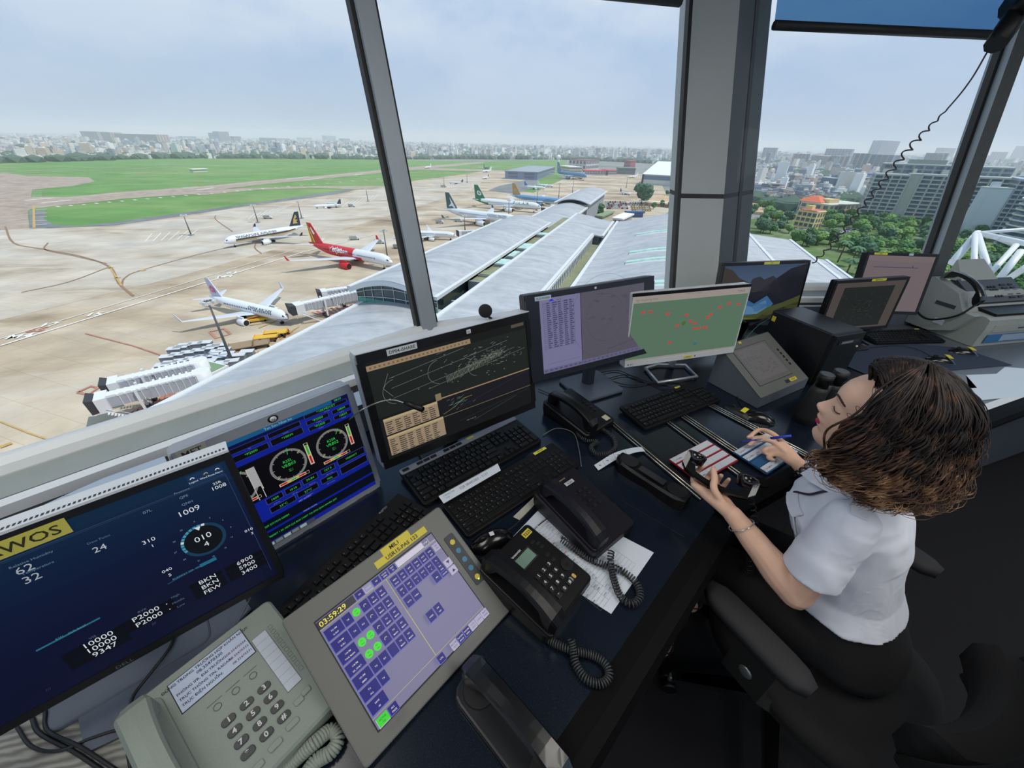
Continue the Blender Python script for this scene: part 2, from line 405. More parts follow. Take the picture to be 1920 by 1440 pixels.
def vault(name,s0,s1,prof,label,cat='roof',thick=.6,ns=24,wall=None,wallz=None,edge=True,gable=False):
 """a long roof whose cross profile [(t, z), ...] runs from s0 to s1"""
 pts=spline([(0,t,z)for t,z in prof],6)
 root=empty(name,TL((s0+s1)/2,(prof[0][0]+prof[-1][0])/2,0),0,label,cat)
 inv=Matrix.Translation(-Vector(root.location))
 mb=MB(inv);rings=[]
 for i in range(ns+1):
  s=s0+(s1-s0)*i/ns
  rings.append([TL(s,p.y,p.z)for p in pts]+[TL(s,p.y,p.z-thick)for p in reversed(pts)])
 mb.loft(rings,m_roof,cap=True)
 mb.build('roof_deck',root)
 if edge:
  e=MB(inv)
  for p in(pts[0],pts[-1]):
   sg=-1 if p is pts[0]else 1
   a=[TL(s,p.y+sg*.9,p.z-.7)for s in(s0,s1)];b=[TL(s,p.y+sg*.9,p.z+.35)for s in(s0,s1)]
   c=[TL(s,p.y-sg*.3,p.z+.35)for s in(s0,s1)];d=[TL(s,p.y-sg*.3,p.z-.7)for s in(s0,s1)]
   e.add([a[0],b[0],c[0],d[0],a[1],b[1],c[1],d[1]],[(0,1,5,4),(1,2,6,5),(2,3,7,6),(3,0,4,7),(0,3,2,1),(4,5,6,7)],m_edge)
  e.build('gutter',root)
 if wallz is not None:
  w=MB(inv);ins=1.6
  P0=[(s0+3,pts[0].y+ins),(s0+3,pts[-1].y-ins),(s1-3,pts[-1].y-ins),(s1-3,pts[0].y+ins)]
  rz=min(p.z for p in pts)-thick-.1
  q=[TL(s,t,0)for s,t in P0]
  w.prism([(a.x,a.y)for a in q][::-1],wallz,rz,wall or m_wall);w.build('wall',root)
 if gable:
  gm=MB(inv);k=len(pts)
  q=[TL(s0+2.5,p.y*.97+pts[k//2].y*.03,p.z-thick)for p in pts]
  base=[Vector((p.x,p.y,gable))for p in q]
  gm.add(q+base,[(i,i+1,k+i+1,k+i)for i in range(k-1)],m_tglass)
  gm.build('glazed_gable',root)
  tb=MB(inv)
  a=[Vector((p.x,p.y,gable))+AX*-.1 for p in q];tb.add(a+[p+Vector((0,0,1.4))for p in a],[(i,i+1,k+i+1,k+i)for i in range(k-1)],m_teal);tb.build('teal_glass_band',root)
  fr=MB(inv)
  for i in range(0,k,3):fr.cyl(q[i]-AX*.2,Vector((q[i].x,q[i].y,gable))-AX*.2,.12,m_edge,n=4)
  for h in(.35,.68):
   for i in range(k-1):
    A_=q[i].lerp(Vector((q[i].x,q[i].y,gable)),h)-AX*.2;B_=q[i+1].lerp(Vector((q[i+1].x,q[i+1].y,gable)),h)-AX*.2;fr.cyl(A_,B_,.14,m_edge,n=4)
  fr.build('glazing_bars',root)
  fa=MB(inv)
  for i in range(k-1):
   A_,B_=TL(s0-.3,pts[i].y,pts[i].z),TL(s0-.3,pts[i+1].y,pts[i+1].z);dn=Vector((0,0,-1.5))
   fa.add([A_,B_,B_+dn,A_+dn],[(0,1,2,3)],m_edge)
  fa.build('fascia',root)
 return root
vault('barrel_roof',94,228,[(-84,-36.9),(-78,-34.6),(-70,-33.3),(-62,-34.4),(-55,-36.4)],'long silver barrel roof of the pier beside the parked red airliner, glazed arch at its near end',wallz=G,wall=m_tglass,gable=-42.0)
vault('barrel_roof',228,330,[(-77,-40.2),(-70,-38.4),(-64,-37.8),(-58,-38.6),(-51.5,-40.4)],'darker silver barrel roof just beyond the far arch of the nearest pier roof',wallz=G)
vault('barrel_roof',330,436,[(-77,-38.3),(-70,-35.8),(-63,-35),(-56,-35.9),(-50,-37.9)],'farthest barrel roof of the pier, ending by the brown concrete apron',wallz=G)
vault('barrel_roof',-30,99,[(-82,-42.3),(-76,-41.2),(-68,-40.6),(-60,-41.2),(-47,-43.5)],'low ribbed silver roof right below the window, cut diagonally by the sill',wallz=G)
# wave roof with the slot between its two halves
prof2=[(-46,-35.4),(-40,-35.9),(-35,-36.8),(-29.2,-37.9)]
vault('wave_roof',-20,214,prof2,'long ribbed silver roof behind the black foam microphone ball, white gutter on its left',wallz=G,edge=True)
vault('wave_roof',214,262,[(-46,-35.4),(-38,-36.3),(-32,-37.7),(-24,-38.6)],'far end of the ribbed roof where it dips beside the dark slot',wallz=G)
r3=vault('wave_roof',-20,262,[(-21,-38.3),(-14,-37.2),(-7,-35.2),(3,-32.8),(12,-31.8),(24,-31.6),(36,-33),(45,-34.6)],'wide rising silver roof with four curved strip skylights left of the grey column',wallz=G)
vault('flat_roof',-20,236,[(45,-35.2),(52,-35.8),(58,-36.2),(65,-36.8)],'pale flat roof panels seen below right of the grey column',wallz=G,edge=True)
vault('flat_roof',0,215,[(66.5,-40),(70,-40.2),(76,-40.6)],'narrow lower roof strip edging the palms',wallz=G)
m_sb=mat('skylight_kerb',(206,210,208),.6)
for k,s in enumerate((124,140,163,196)if 0 else(120,150,166,205)):
 t0=(2,-3,-5,-8)[k]if 0 else-4+k*1.0
 rt=empty('curved_skylight',TL(s,15,-32),0,'arched strip skylight, %s on the roof left of the grey column'%('nearest of the four','second nearest of the four','third nearest of the four','farthest of the four')[k],'skylight')
 inv=Matrix.Translation(-Vector(rt.location));mb=MB(inv);kb=MB(inv)
 pr=spline([(0,t,z)for t,z in[(-7,-35.2),(3,-32.8),(12,-31.8),(24,-31.6),(34,-32.8)]],6)
 for mbx,w,h,m in((kb,2.3,.25,m_sb),(mb,1.7,.7,m_sky)):
  mbx.loft([[TL(s-w,p.y,p.z),TL(s-w*.8,p.y,p.z+h),TL(s+w*.8,p.y,p.z+h),TL(s+w,p.y,p.z)]for p in pr],m,cap=True)
 kb.build('kerb',rt);mb.build('glass_strip',rt)
 # valley floors, plant and rooflights between the vaults
vf=MB();vf.prism([tuple(TL(s,t,0)[:2])for s,t in((118,-55),(118,-46.5),(262,-46.5),(262,-55))],-44,-38.4,m_olive)
tag(vf.build('valley_roof'),'olive green felt strip between the two long silver roofs','roof')
lw=empty('lightwell',TL(100,-50,-43),0,'open light well with glazed walls where the olive strip ends near the window post','light well')
qi=Matrix.Translation(-Vector(lw.location))
k=MB(qi);k.prism([tuple(TL(a,b,0)[:2])for a,b in((60,-55),(60,-46.5),(118,-46.5),(118,-55))],-46,-42.5,m_olive);k.build('floor_slab',lw)
k=MB(qi);k.prism([tuple(TL(a,b,0)[:2])for a,b in((117,-55),(117,-46.5),(117.8,-46.5),(117.8,-55))],-42.5,-38.0,m_wall);k.prism([tuple(TL(a,b,0)[:2])for a,b in((104,-55),(104,-46.5),(105,-46.5),(105,-55))],-42.5,-40.6,m_wall);k.build('cross_walls',lw)
vf=MB();vf.prism([tuple(TL(s,t,0)[:2])for s,t in((-20,-29.2),(-20,-21),(214,-21),(214,-29.2))],-46,-43,m_olive)
tag(vf.build('valley_roof'),'green felt floor of the slot beside the row of white framed clerestory windows','roof')
cl=empty('clerestory',TL(120,-28.4,-40.5),0,'row of white framed clerestory windows down the slot in the roof','window')
inv=Matrix.Translation(-Vector(cl.location))
w1=MB(inv);w2=MB(inv)
for k in range(60):
 s=30+k*3.05
 w1.prism([tuple(TL(a,b,0)[:2])for a,b in((s,-28.9),(s,-28.2),(s+1.1,-28.2),(s+1.1,-28.9))],-43,-38.6,m_edge)
w1.prism([tuple(TL(a,b,0)[:2])for a,b in((28,-28.9),(28,-28.0),(214,-28.0),(214,-28.9))],-39.2,-38.3,m_edge)
w2.prism([tuple(TL(a,b,0)[:2])for a,b in((28,-29),(28,-28.7),(214,-28.7),(214,-29))],-43,-39,m_tglass)
w1.build('frame',cl);w2.build('glazing',cl)
lab=['nearest','second nearest','middle','second farthest','farthest']
for k,(s0,s1,t0,t1,h)in enumerate(((124,130,-54.5,-47.5,0),(138,146,-54,-49,1.2),(150,160,-53.5,-50.2,1.6),(165,176,-54,-48.6,1.4),(196,202,-54,-47.5,2.0))):
 rt=empty('rooflight',TL((s0+s1)/2,(t0+t1)/2,-38.4),0,'%s box rooflight on the olive strip between the long roofs'%lab[k],'skylight')
 inv=Matrix.Translation(-Vector(rt.location));a=MB(inv);b=MB(inv)
 q=[tuple(TL(x,y,0)[:2])for x,y in((s0,t0),(s0,t1),(s1,t1),(s1,t0))][::-1]
 q2=[tuple(TL(x,y,0)[:2])for x,y in((s0+.4,t0+.4),(s0+.4,t1-.4),(s1-.4,t1-.4),(s1-.4,t0+.4))][::-1]
 a.prism(q,-38.4,-37.8+h*.3,m_wall);b.prism(q2,-37.8+h*.3,-37.5+h*.3,m_sky if h else m_olive)
 a.build('kerb',rt);b.build('glass_lid',rt)
rl=empty('roof_railing',TL(150,-86.5,-37.6),0,'blue white louvre strip along the left edge of the nearest barrel roof','louvre')
inv=Matrix.Translation(-Vector(rl.location));a=MB(inv)
for k in range(70):
 s=128+k*1.35
 a.prism([tuple(TL(x,y,0)[:2])for x,y in((s,-87.5),(s,-84.6),(s+.6,-84.6),(s+.6,-87.5))],-38.4,-37.9,m_edge)
a.build('slats',rl)
# ---------------------------------------------------------------- airliners
m_tyre=mat('rubber',(30,30,32),.8)
m_met=mat('bare_metal',(150,154,158),.35,metal=.8)
m_win=mat('cabin_window',(40,50,66),.3)
PW=lambda:mat('paint_airliner_white',(226,230,234),.35,spec=.5)
def bend_text(mb,st,x,h,th0,r,m,side,sx=1.,bold=.02,rfun=None):
 v,f,w=text_geo(st,bold);k=h/.7
 vs=[]
 for a,b in v:
  th=th0+b*k/r;xx=x-side*a*k*sx
  rr=(rfun(xx)if rfun else r)+.06
  vs.append((xx,side*rr*math.cos(th),rr*math.sin(th)))
 mb.add(vs,f,m)
def airliner(nose,tail,livery,label,dz=5.6,Lreal=None,detail=True,group=None):
 a=g(*nose,dz);b=g(*tail,dz)
 Lm=(a-b).length if Lreal is None else Lreal
 d=(a-b).normalized();hd=math.atan2(d.y,d.x)
 rr=livery.get('r',.045)*Lm;ax=rr*1.0+.036*Lm
 root=empty('airliner',(a.x,a.y,G+.1),hd,label,'airplane',group)
 white=PW()
 def rad(x):
  q=-x/Lm
  if q<.11:return rr*max(.04,math.sin(min(1,q/.11)*pi/2)**.62)
  if q>.68:return rr*max(.07,1-((q-.68)/.32)**1.6*.93)
  return rr
 def lift(x):
  q=-x/Lm
  if q<.11:return-rr*.28*(1-q/.11)**1.5
  if q>.68:return rr*.62*((q-.68)/.32)**1.4
  return 0
 qs=[0,.004,.012,.025,.045,.07,.11,.2,.3,.4,.5,.6,.68,.74,.8,.86,.92,.97,1]
 n=20;rings=[]
 for q in qs:
  x=-q*Lm;r_=rad(x)
  rings.append([(x,r_*math.cos(2*pi*(j+.5)/n),ax+lift(x)+r_*math.sin(2*pi*(j+.5)/n))for j in range(n)])
 fz=MB()
 body=livery.get('body',lambda q,s:None)
 fz.loft(rings,white,cap=True,smooth=True,mf=lambda i,j:body((qs[i]+qs[i+1])/2,math.sin(2*pi*(j+1)/n))or white)
 fus=fz.build('fuselage',root)
 if detail:
  w=MB(Matrix.Translation((0,0,ax)))
  for side in(-1,1):
   for k in range(int(Lm*.62/.95)):
    x=-Lm*.14-k*.95
    if abs(-x/Lm-.36)<.012:continue
    vs=[]
    for u,v_ in((0,0),(.42,0),(.42,.52),(0,.52)):
     th=.12+v_/rr;vs.append((x-u,side*(rr+.04)*math.cos(th),(rr+.04)*math.sin(th)))
    w.add(vs,[(0,1,2,3)],m_win)
  w.build('cabin_windows',fus)
  ck=MB(Matrix.Translation((0,0,ax)))
  for side in(-1,1):
   vs=[]
   for q,th in((.018,.42),(.034,.42),(.036,.8),(.026,.8)):
    x=-q*Lm;vs.append((x,side*(rad(x)+.08)*math.cos(th),lift(x)+(rad(x)+.08)*math.sin(th)))
   ck.add(vs,[(0,1,2,3)],m_win)
   vs=[]
   for q,th in((.016,.55),(.018,pi/2),(.026,pi/2),(.026,.82)):
    x=-q*Lm;vs.append((x,side*(rad(x)+.08)*math.cos(th),lift(x)+(rad(x)+.08)*math.sin(th)))
   ck.add(vs,[(0,1,2,3)],m_win)
  ck.build('cockpit_windows',fus)
 if livery.get('texts'):
  tm=MB(Matrix.Translation((0,0,ax)))
  for st,q,h,th,m,sx in livery['texts']:
   for side in(-1,1):
    q0=q
    wd=text_geo(st,.02)[2]*h/.7*sx
    x=-q0*Lm if side==1 else-q0*Lm-wd
    bend_text(tm,st,x,h,th,rr,m,side,sx,livery.get('bold',.02),rfun=rad)
  tm.build('lettering',fus)
  # wings
 def wing(side,xr,span,cr,ct,sweep,z,dih,m,name,thick=.11,wl=None):
  mb=MB();rings=[]
  for t in(0,.3,.65,1):
   c=cr*(1-t)+ct*t if t!=.3 else cr*.66+ct*.34*.9
   x0=xr-sweep*t;y=side*(rr*.7+(span-rr*.7)*t);zz=z+dih*t
   th=thick*c*(1-.35*t)
   rings.append([(x0,y,zz),(x0-c*.25,y,zz+th*.5),(x0-c*.7,y,zz+th*.3),(x0-c,y,zz),(x0-c*.7,y,zz-th*.22),(x0-c*.25,y,zz-th*.4)])
  if side<0:rings=[r_[::-1]for r_ in rings]
  mb.loft(rings,m,cap=True)
  o=mb.build(name,root)
  if wl:
   x0=xr-sweep;y=side*span;zz=z+dih;h=wl*Lm
   q=MB();ths=.15
   q.loft([[(x0,y-ths,zz),(x0,y+ths,zz),(x0-ct,y+ths,zz),(x0-ct,y-ths,zz)],[(x0-h*.8,y+side*h*.25-ths*.5,zz+h),(x0-h*.8,y+side*h*.25+ths*.5,zz+h),(x0-h*.8-ct*.5,y+side*h*.25+ths*.5,zz+h),(x0-h*.8-ct*.5,y+side*h*.25-ths*.5,zz+h)]],livery.get('winglet',white),cap=True)
   q.build('winglet',o)
  return o
 sp=livery.get('span',.47)*Lm
 wm=mat('wing_grey',(204,208,212),.4)
 for side in(1,-1):
  wing(side,-Lm*.34,sp,Lm*.17,Lm*.035,Lm*.27,ax-rr*.55,Lm*.04,wm,'wing',wl=livery.get('wl',.035))
  wing(side,-Lm*.885,Lm*.155,Lm*.09,Lm*.03,Lm*.09,ax+rr*.55,Lm*.012,wm,'tailplane')
  en=MB();ey=side*sp*.33;ex=-Lm*.36;er=Lm*livery.get('er',.0265);ez=ax-rr*.55-er*1.15
  prof=[(0,.82),(.01*Lm,1),(-.0*Lm,1)]
  xs=[ex+Lm*.028,ex+Lm*.026,ex,ex-Lm*.04,ex-Lm*.075];rs=[.86,1,1.05,.95,.62]
  em=livery.get('engine',white)
  en.loft([[(x,ey+er*r_*math.cos(2*pi*j/16),ez+er*r_*math.sin(2*pi*j/16))for j in range(16)]for x,r_ in zip(xs,rs)],em,cap=True,smooth=True)
  eo=en.build('engine',root)
  fan=MB();fan.loft([[(x,ey+er*r_*math.cos(2*pi*j/16),ez+er*r_*math.sin(2*pi*j/16))for j in range(16)]for x,r_ in((ex+Lm*.0285,.8),(ex+Lm*.029,.78))],m_tyre,cap=True)
  fan.build('intake',eo)
  py=MB();py.box(ex-Lm*.07,ex+Lm*.005,ey-.25,ey+.25,ez+er*.8,ez+er*1.5,em);py.build('pylon',eo)
  # fin
 fm=livery.get('fin',white)
 f=MB();H=Lm*livery.get('fh',.165);zb=ax+rr*.75;xb=-Lm*.80
 c0,c1,sw=Lm*.155,Lm*.055,Lm*.115
 f.loft([[(xb,-.3,zb),(xb,.3,zb),(xb-c0,.15,zb),(xb-c0,-.15,zb)],[(xb-sw,-.12,zb+H),(xb-sw,.12,zb+H),(xb-sw-c1,.06,zb+H),(xb-sw-c1,-.06,zb+H)]],fm,cap=True)
 fo=f.build('fin',root)
 if livery.get('logo'):
  lg=MB()
  for side in(-1,1):
   def fp(u,v,k=0):
    x=xb-sw*v-(c0+(c1-c0)*v)*u
    return(x,side*(.34-.16*v+.02*k),zb+H*v)
   livery['logo'](lg,fp)
  lg.build('tail_emblem',fo)
  # gear
 gm=MB();x=-Lm*.1
 gm.cyl((x,0,ax-rr*.8),(x,0,.5),.18,m_met,n=6)
 for y in(-.35,.35):gm.cyl((x,y-.15,.5),(x,y+.15,.5),.5,m_tyre,n=12)
 gm.build('nose_gear',root)
 for side in(1,-1):
  gm=MB();x=-Lm*.5;y0=side*Lm*.075
  gm.cyl((x,y0,ax-rr*.6),(x,y0,.7),.25,m_met,n=6)
  for dx in(-.9,.9):
   for y in(-.6,.6):gm.cyl((x+dx,y0+y-.2,.65),(x+dx,y0+y+.2,.65),.65,m_tyre,n=12)
  gm.build('main_gear',root)
 return root
def quads(col,pl):
 def f(mb,fp):
  for k,(c,pts)in enumerate(pl):mb.poly([fp(u,v,k)for u,v in pts],c or col)
 return f
def disc(u,v,r,n=14,asp=1.):return[(u+r*math.cos(2*pi*k/n),v+r*asp*math.sin(2*pi*k/n))for k in range(n)]
m_navy=mat('livery_navy',(38,48,66),.4);m_gold=mat('livery_gold',(196,164,92),.4)
m_rred=mat('livery_red',(204,36,44),.35);m_ryel=mat('livery_yellow',(236,190,60),.4)
m_green=mat('livery_green',(30,122,78),.4);m_cath=mat('livery_grey_green',(56,92,92),.4)
m_blue=mat('livery_blue',(76,128,164),.4);m_pink=mat('livery_pink',(206,110,150),.5);m_lil=mat('livery_lilac',(196,198,214),.5)
m_azure=mat('livery_azure',(58,128,190),.4);m_peri=mat('livery_periwinkle',(110,122,190),.4)
m_orange=mat('livery_ochre',(188,150,84),.5);m_wt=mat('livery_white',(236,238,240),.4)
sia=dict(r=.0465,body=lambda q,s:m_navy if(.12<q<.86 and-.2<s<.12)else(m_gold if.14<q<.86 and-.4<s<-.2 else None),fin=m_navy,winglet=m_navy,texts=[('SINGAPORE AIRLINES',.12,1.25,.38,m_navy,1.5)],logo=quads(m_gold,[(None,[(.25,.2),(.75,.2),(.55,.36),(.8,.42),(.35,.5),(.6,.62),(.3,.85),(.18,.5)])]))
vj=dict(r=.0455,body=lambda q,s:m_rred if q>.40 else(m_rred if q>.3 and s<-.2 else None),fin=m_rred,engine=m_rred,winglet=m_rred,er=.028,bold=.03,texts=[('vietjet',.53,3.1,.05,m_wt,.9),('Air.com',.46,2.2,.1,m_wt,.9)],logo=quads(m_ryel,[(None,[(.62,.02),(.78,.02),(.86,.95),(.8,.95)]),(None,[(.86,.02),(.97,.02),(.97,.95),(.92,.95)]),(m_wt,[(.2,.5),(.5,.42),(.55,.75),(.35,.8)])]))
chn=dict(r=.048,body=lambda q,s:m_peri if(q<.14 and s<-.35)else None,fin=m_lil,winglet=m_lil,wl=.06,er=.031,bold=.015,texts=[('CHINA AIRLINES',.14,.95,.42,m_navy,1.2)],logo=quads(m_pink,[(None,disc(.5+.17*math.cos(a),.42+.11*math.sin(a),.15,asp=.62))for a in[k*2*pi/5+.3 for k in range(5)]]+[(m_lil,disc(.5,.42,.07,asp=.62))]))
cat=dict(fin=m_cath,winglet=m_cath,wl=.03,texts=[('CATHAY PACIFIC',.12,1.4,.34,m_cath,1.2)],logo=quads(m_wt,[(None,[(.12,.1),(.3,.75),(.42,.35),(.8,.12),(.4,.18),(.3,.05)])]))
eva=dict(r=.042,body=lambda q,s:m_green if(q>.86 or(q>.72 and s<-.1))else(mat('livery_belly',(120,124,132),.4)if s<-.62 else None),fin=m_green,wl=0,er=.027,texts=[('EVA AIR',.16,2.2,.3,m_green,1.5)],logo=quads(m_wt,[(None,disc(.42,.42,.28,asp=.62)),(m_green,disc(.42,.42,.15,asp=.62)),(m_wt,disc(.42,.42,.06,asp=.62))]))
vna=dict(body=lambda q,s:m_blue if s>-.35 or q>.5 else None,fin=m_blue,wl=0,engine=m_blue,logo=quads(m_gold,[(None,disc(.5,.45,.2,asp=.62))]))
vno=dict(vna,fin=m_orange,body=lambda q,s:mat('livery_sky',(110,158,196),.4)if s>-.5 else None)
csn=dict(r=.048,fin=m_azure,wl=.05,engine=PW(),body=lambda q,s:m_azure if-.3<s<-.1 else None,logo=quads(m_rred,[(None,disc(.5,.45,.22,asp=.62))]))
plain=dict(wl=.03)
greyt=dict(wl=0,fin=m_navy)
airliner((418,450),(570,425),sia,'white airliner with navy gold cheatline and navy tail taxiing on the apron',dz=5.2)
airliner((735,489),(604,464),vj,'red and white airliner with white tail lettering, partly behind the window post',dz=5.4,Lreal=63)
airliner((539,590),(393,556),chn,'white airliner with pink blossom tail, nose at the jet bridge',dz=4.4)
airliner((855,438),(768,434),csn,'blue tailed airliner half behind the window post, nose toward the louvred roof',dz=4.4,Lreal=40)
airliner((972,414),(833,397),cat,'white airliner with grey green tail and white wing mark behind the barrel roof',dz=5.4)
airliner((1015,388),(886,377),eva,'long white airliner with green tail bearing a white compass disc',dz=5.6)
airliner((1061,379),(957,369),vno,'pale blue airliner with ochre tail behind the green tailed one',dz=5.4)
airliner((1100,333),(1042,326),vna,'blue airliner parked alone on the far brown apron',dz=5.4)
airliner((918,313),(893,316),dict(plain,fin=m_cath,body=lambda q,s:m_cath),'small dark green airliner far off, behind the white one on the taxiway',dz=4,Lreal=40,detail=False)
airliner((905,320),(929,318),plain,'small white airliner far off turning at the end of the apron',dz=4,Lreal=38,detail=False)
airliner((797,313),(815,311),plain,'tiny white airliner on the far runway just right of the window post',dz=4,Lreal=36,detail=False)
airliner((842,341),(866,342),greyt,'small white propeller sized aircraft by the light masts, navy tail',dz=2.5,Lreal=24,detail=False)
airliner((905,333),(921,331),greyt,'small aircraft parked on the grey patch beyond the light masts',dz=2.5,Lreal=24,detail=False)
airliner((588,386),(630,384),greyt,'small white aircraft with grey tail near the middle light mast of the apron',dz=2.5,Lreal=26,detail=False)
airliner((1180,330),(1210,328),plain,'white aircraft parked beside the big white hangar',dz=4,Lreal=34,detail=False)
airliner((1182,362),(1160,358),dict(plain,fin=m_navy),'small white aircraft on the apron left of the lone round tree',dz=3,Lreal=24,detail=False)
airliner((1023,352),(990,350),dict(plain,fin=m_azure),'white aircraft with azure tail at the edge of the brown apron',dz=3,Lreal=34,detail=False)
airliner((1038,348),(1013,346),plain,'plain white aircraft just behind the azure tailed one',dz=3,Lreal=30,detail=False)
# ---------------------------------------------------------------- light masts
m_mast=mat('mast_steel',(96,98,102),.6,metal=.2);m_lamp=mat('lamp_glass',(206,208,206),.4)
def mast(u,v,h,label,big=False):
 p=g(u,v)
 root=empty('light_mast',p,0,label,'light mast','apron light masts')
 a=MB();a.tube([(0,0,0),(0,0,h)],[.45,.2],m_mast,n=8);a.build('pole',root)
 b=MB();b.box(-1.2,1.2,-1.2,1.2,0,.9,m_wall);b.build('footing',root)
 c=MB()
 for k in range(8):
  q=2*pi*k/8;c.box(1.1,1.9,-.35,.35,h-.6,h+.1,m_lamp,T=Matrix.Rotation(q,4,'Z'));c.box(0,1.2,-.06,.06,h-.2,h,m_mast,T=Matrix.Rotation(q,4,'Z'))
 c.build('lamp_ring',root)
 return root
for b,h,l in[((439,686),20,'tall light mast rising in front of the container field, nearest the window'),((359,442),13,'light mast left of the taxiing airliner beside the slanted bay lines'),((484,418),13,'light mast above the middle of the taxiing airliner'),((566,410),13,'light mast behind the navy tail of the taxiing airliner'),((690,378),12.5,'light mast standing just left of the window post'),((729,500),18.5,'light mast beside the red and white airliner, against the window post'),((833,352),13.5,'light mast among the small aircraft, right of the window post'),((876,343),12,'light mast right of the small navy tailed aircraft'),((872,435),11.5,'light mast in front of the grey green tailed airliner'),((954,404),13,'light mast in front of the long green tailed airliner'),((1006,395),18,'light mast at the nose of the green tailed airliner'),((1047,377),19,'light mast behind the farther barrel roof, left one of two'),((1073,365),17.5,'light mast behind the farther barrel roof, right one of two'),((1174,352),15,'light mast with pale middle section left of the big white hangar')]:
 mast(*b,h,l)
 # ---------------------------------------------------------------- jet bridges
m_jb=mat('bridge_panel',(168,172,180),.5,noise_amt=.06,noise_scale=1.);m_jr=mat('bridge_roof',(222,224,226),.5);m_jd=mat('bridge_hood',(58,60,64),.8)
def jet_bridge(a,b,label,z=4.2,w=3.2,hood=True):
 a=g(*a,z);b=g(*b,z)
 d=(b-a);Ln=d.length;hd=math.atan2(d.y,d.x)
 root=empty('jet_bridge',(a.x,a.y,G),hd,label,'jet bridge','passenger boarding bridges')
 t=MB();t.box(0,Ln*.5,-w/2,w/2,z,z+2.9,m_jb);t.build('outer_tunnel',root)
 t=MB();t.box(Ln*.5,Ln*.86,-w*.42,w*.42,z+.2,z+2.7,m_jb);t.build('inner_tunnel',root)
 c=MB();n=int(Ln*.86/1.3)
 for k in range(n):
  x=k*1.3;ww=w/2 if x<Ln*.5 else w*.42;zz=z+(2.9 if x<Ln*.5 else 2.7)
  c.box(x,x+.45,-ww-.12,ww+.12,zz-.1,zz+.35,m_jr);c.box(x,x+.12,-ww-.1,-ww,z,zz,m_jr);c.box(x,x+.12,ww,ww+.1,z,zz,m_jr)
 c.box(0,Ln*.86,-w*.35,w*.35,z+2.7,z+3.1,m_jr)
 c.build('roof_ribs',root)
 k=MB();k.box(Ln*.86,Ln*.96,-w*.7,w*.7,z-.4,z+3.2,m_jr);k.build('cab',root)
 k=MB();k.loft([[(Ln*.96,-w*.6,z-.2),(Ln*.96,w*.6,z-.2),(Ln*.96,w*.6,z+3.0),(Ln*.96,-w*.6,z+3.0)],[(Ln*1.02,-w*.75,z-.1),(Ln*1.02,w*.75,z-.1),(Ln*1.03,w*.75,z+3.5),(Ln*1.03,-w*.75,z+3.5)]],m_jd,cap=True);k.build('hood',root)
 k=MB();k.cyl((0,0,0),(0,0,z+3.3),w*.62,m_jr,n=16);k.build('rotunda',root)
 k=MB()
 for y in(-w*.62,w*.62):k.box(Ln*.6,Ln*.6+.5,y-.25,y+.25,.8,z+3.4,m_jr)
 k.box(Ln*.6-.2,Ln*.6+.7,-w*.8,w*.8,.5,1.1,m_jd)
 for y in(-w*.6,w*.6):k.cyl((Ln*.6+.2,y-.3,.6),(Ln*.6+.2,y+.3,.6),.6,m_tyre,n=12)
 k.build('drive_leg',root)
 k=MB()
 for i in range(12):k.box(Ln*.9-i*.45-.4,Ln*.9-i*.45,w*.75,w*.75+1.1,z-.4-i*.34,z-.3-i*.34,m_jr)
 for y in(w*.75,w*.75+1.1):
  k.cyl((Ln*.9,y,z+.6),(Ln*.9-5.2,y,.9),.06,m_jr,n=4)
 k.build('service_stair',root)
jet_bridge((385,716),(180,768),'white ribbed jet bridge at lower left, the lower one of the pair')
jet_bridge((380,695),(205,737),'white ribbed jet bridge at lower left, the upper one of the pair')
jet_bridge((690,555),(548,588),'jet bridge docked at the nose of the pink blossom airliner')
jet_bridge((700,545),(600,560),'jet bridge behind the one at the pink blossom airliner')
jet_bridge((905,440),(858,442),'jet bridge meeting the blue tailed airliner right of the window post')
jet_bridge((1095,395),(1018,397),'jet bridge at the nose of the green tailed airliner')
jet_bridge((1120,372),(1068,378),'jet bridge beyond the green tailed airliner by the two masts')
m_gr=mat('membrane_green',(120,146,112),.8)
o=g(404,716);bx=empty('boarding_lobby',(o.x,o.y,G),R(71.7-90),'white walled lobby with a green flat roof behind the pair of jet bridges','building')
MB().box(-3.5,3.5,-2.8,2.8,0,4.5,m_jr).build('wall',bx);MB().box(-3.0,3.0,-2.3,2.3,4.5,4.62,m_gr).build('flat_roof',bx)
# ---------------------------------------------------------------- ground equipment
m_box=mat('cart_side',(126,132,140),.6,noise_amt=.1,noise_scale=.6);m_top=mat('cart_top',(206,210,212),.55)
def cart(u,v,label,top=None,group='covered baggage carts on the apron'):
 o=g(u,v);root=empty('baggage_cart',(o.x,o.y,G),R(16+random.uniform(-3,3)),label,'cart',group)
 MB().box(-1.7,1.7,-1,1,.5,2.5,m_box).build('cover',root)
 MB().box(-1.85,1.85,-1.12,1.12,2.5,2.66,top or m_top).build('roof',root)
 k=MB()
 for x in(-1.2,1.2):
  for y in(-.9,.9):k.cyl((x,y-.1,.3),(x,y+.1,.3),.3,m_tyre,n=8)
 k.cyl((1.7,0,.5),(2.5,0,.4),.06,m_tyre,n=4)
 k.build('wheels',root)
 return root
protos=[]
tops=[(333,667,0),(352,660),(372,657),(390,655),(405,662),(320,682),(338,678),(358,674),(378,670),(396,666),(412,672),(425,668),(325,694),(345,690),(365,686),(384,682),(402,680),(418,682),(432,676),(452,679),(312,698),(332,702),(352,698),(370,696),(468,672),(415,660),(398,690),(440,690),(422,694),(345,664)]
c0=cart(tops[0][0],tops[0][1],'pale grey covered baggage cart in the parked field left of the tall light mast')
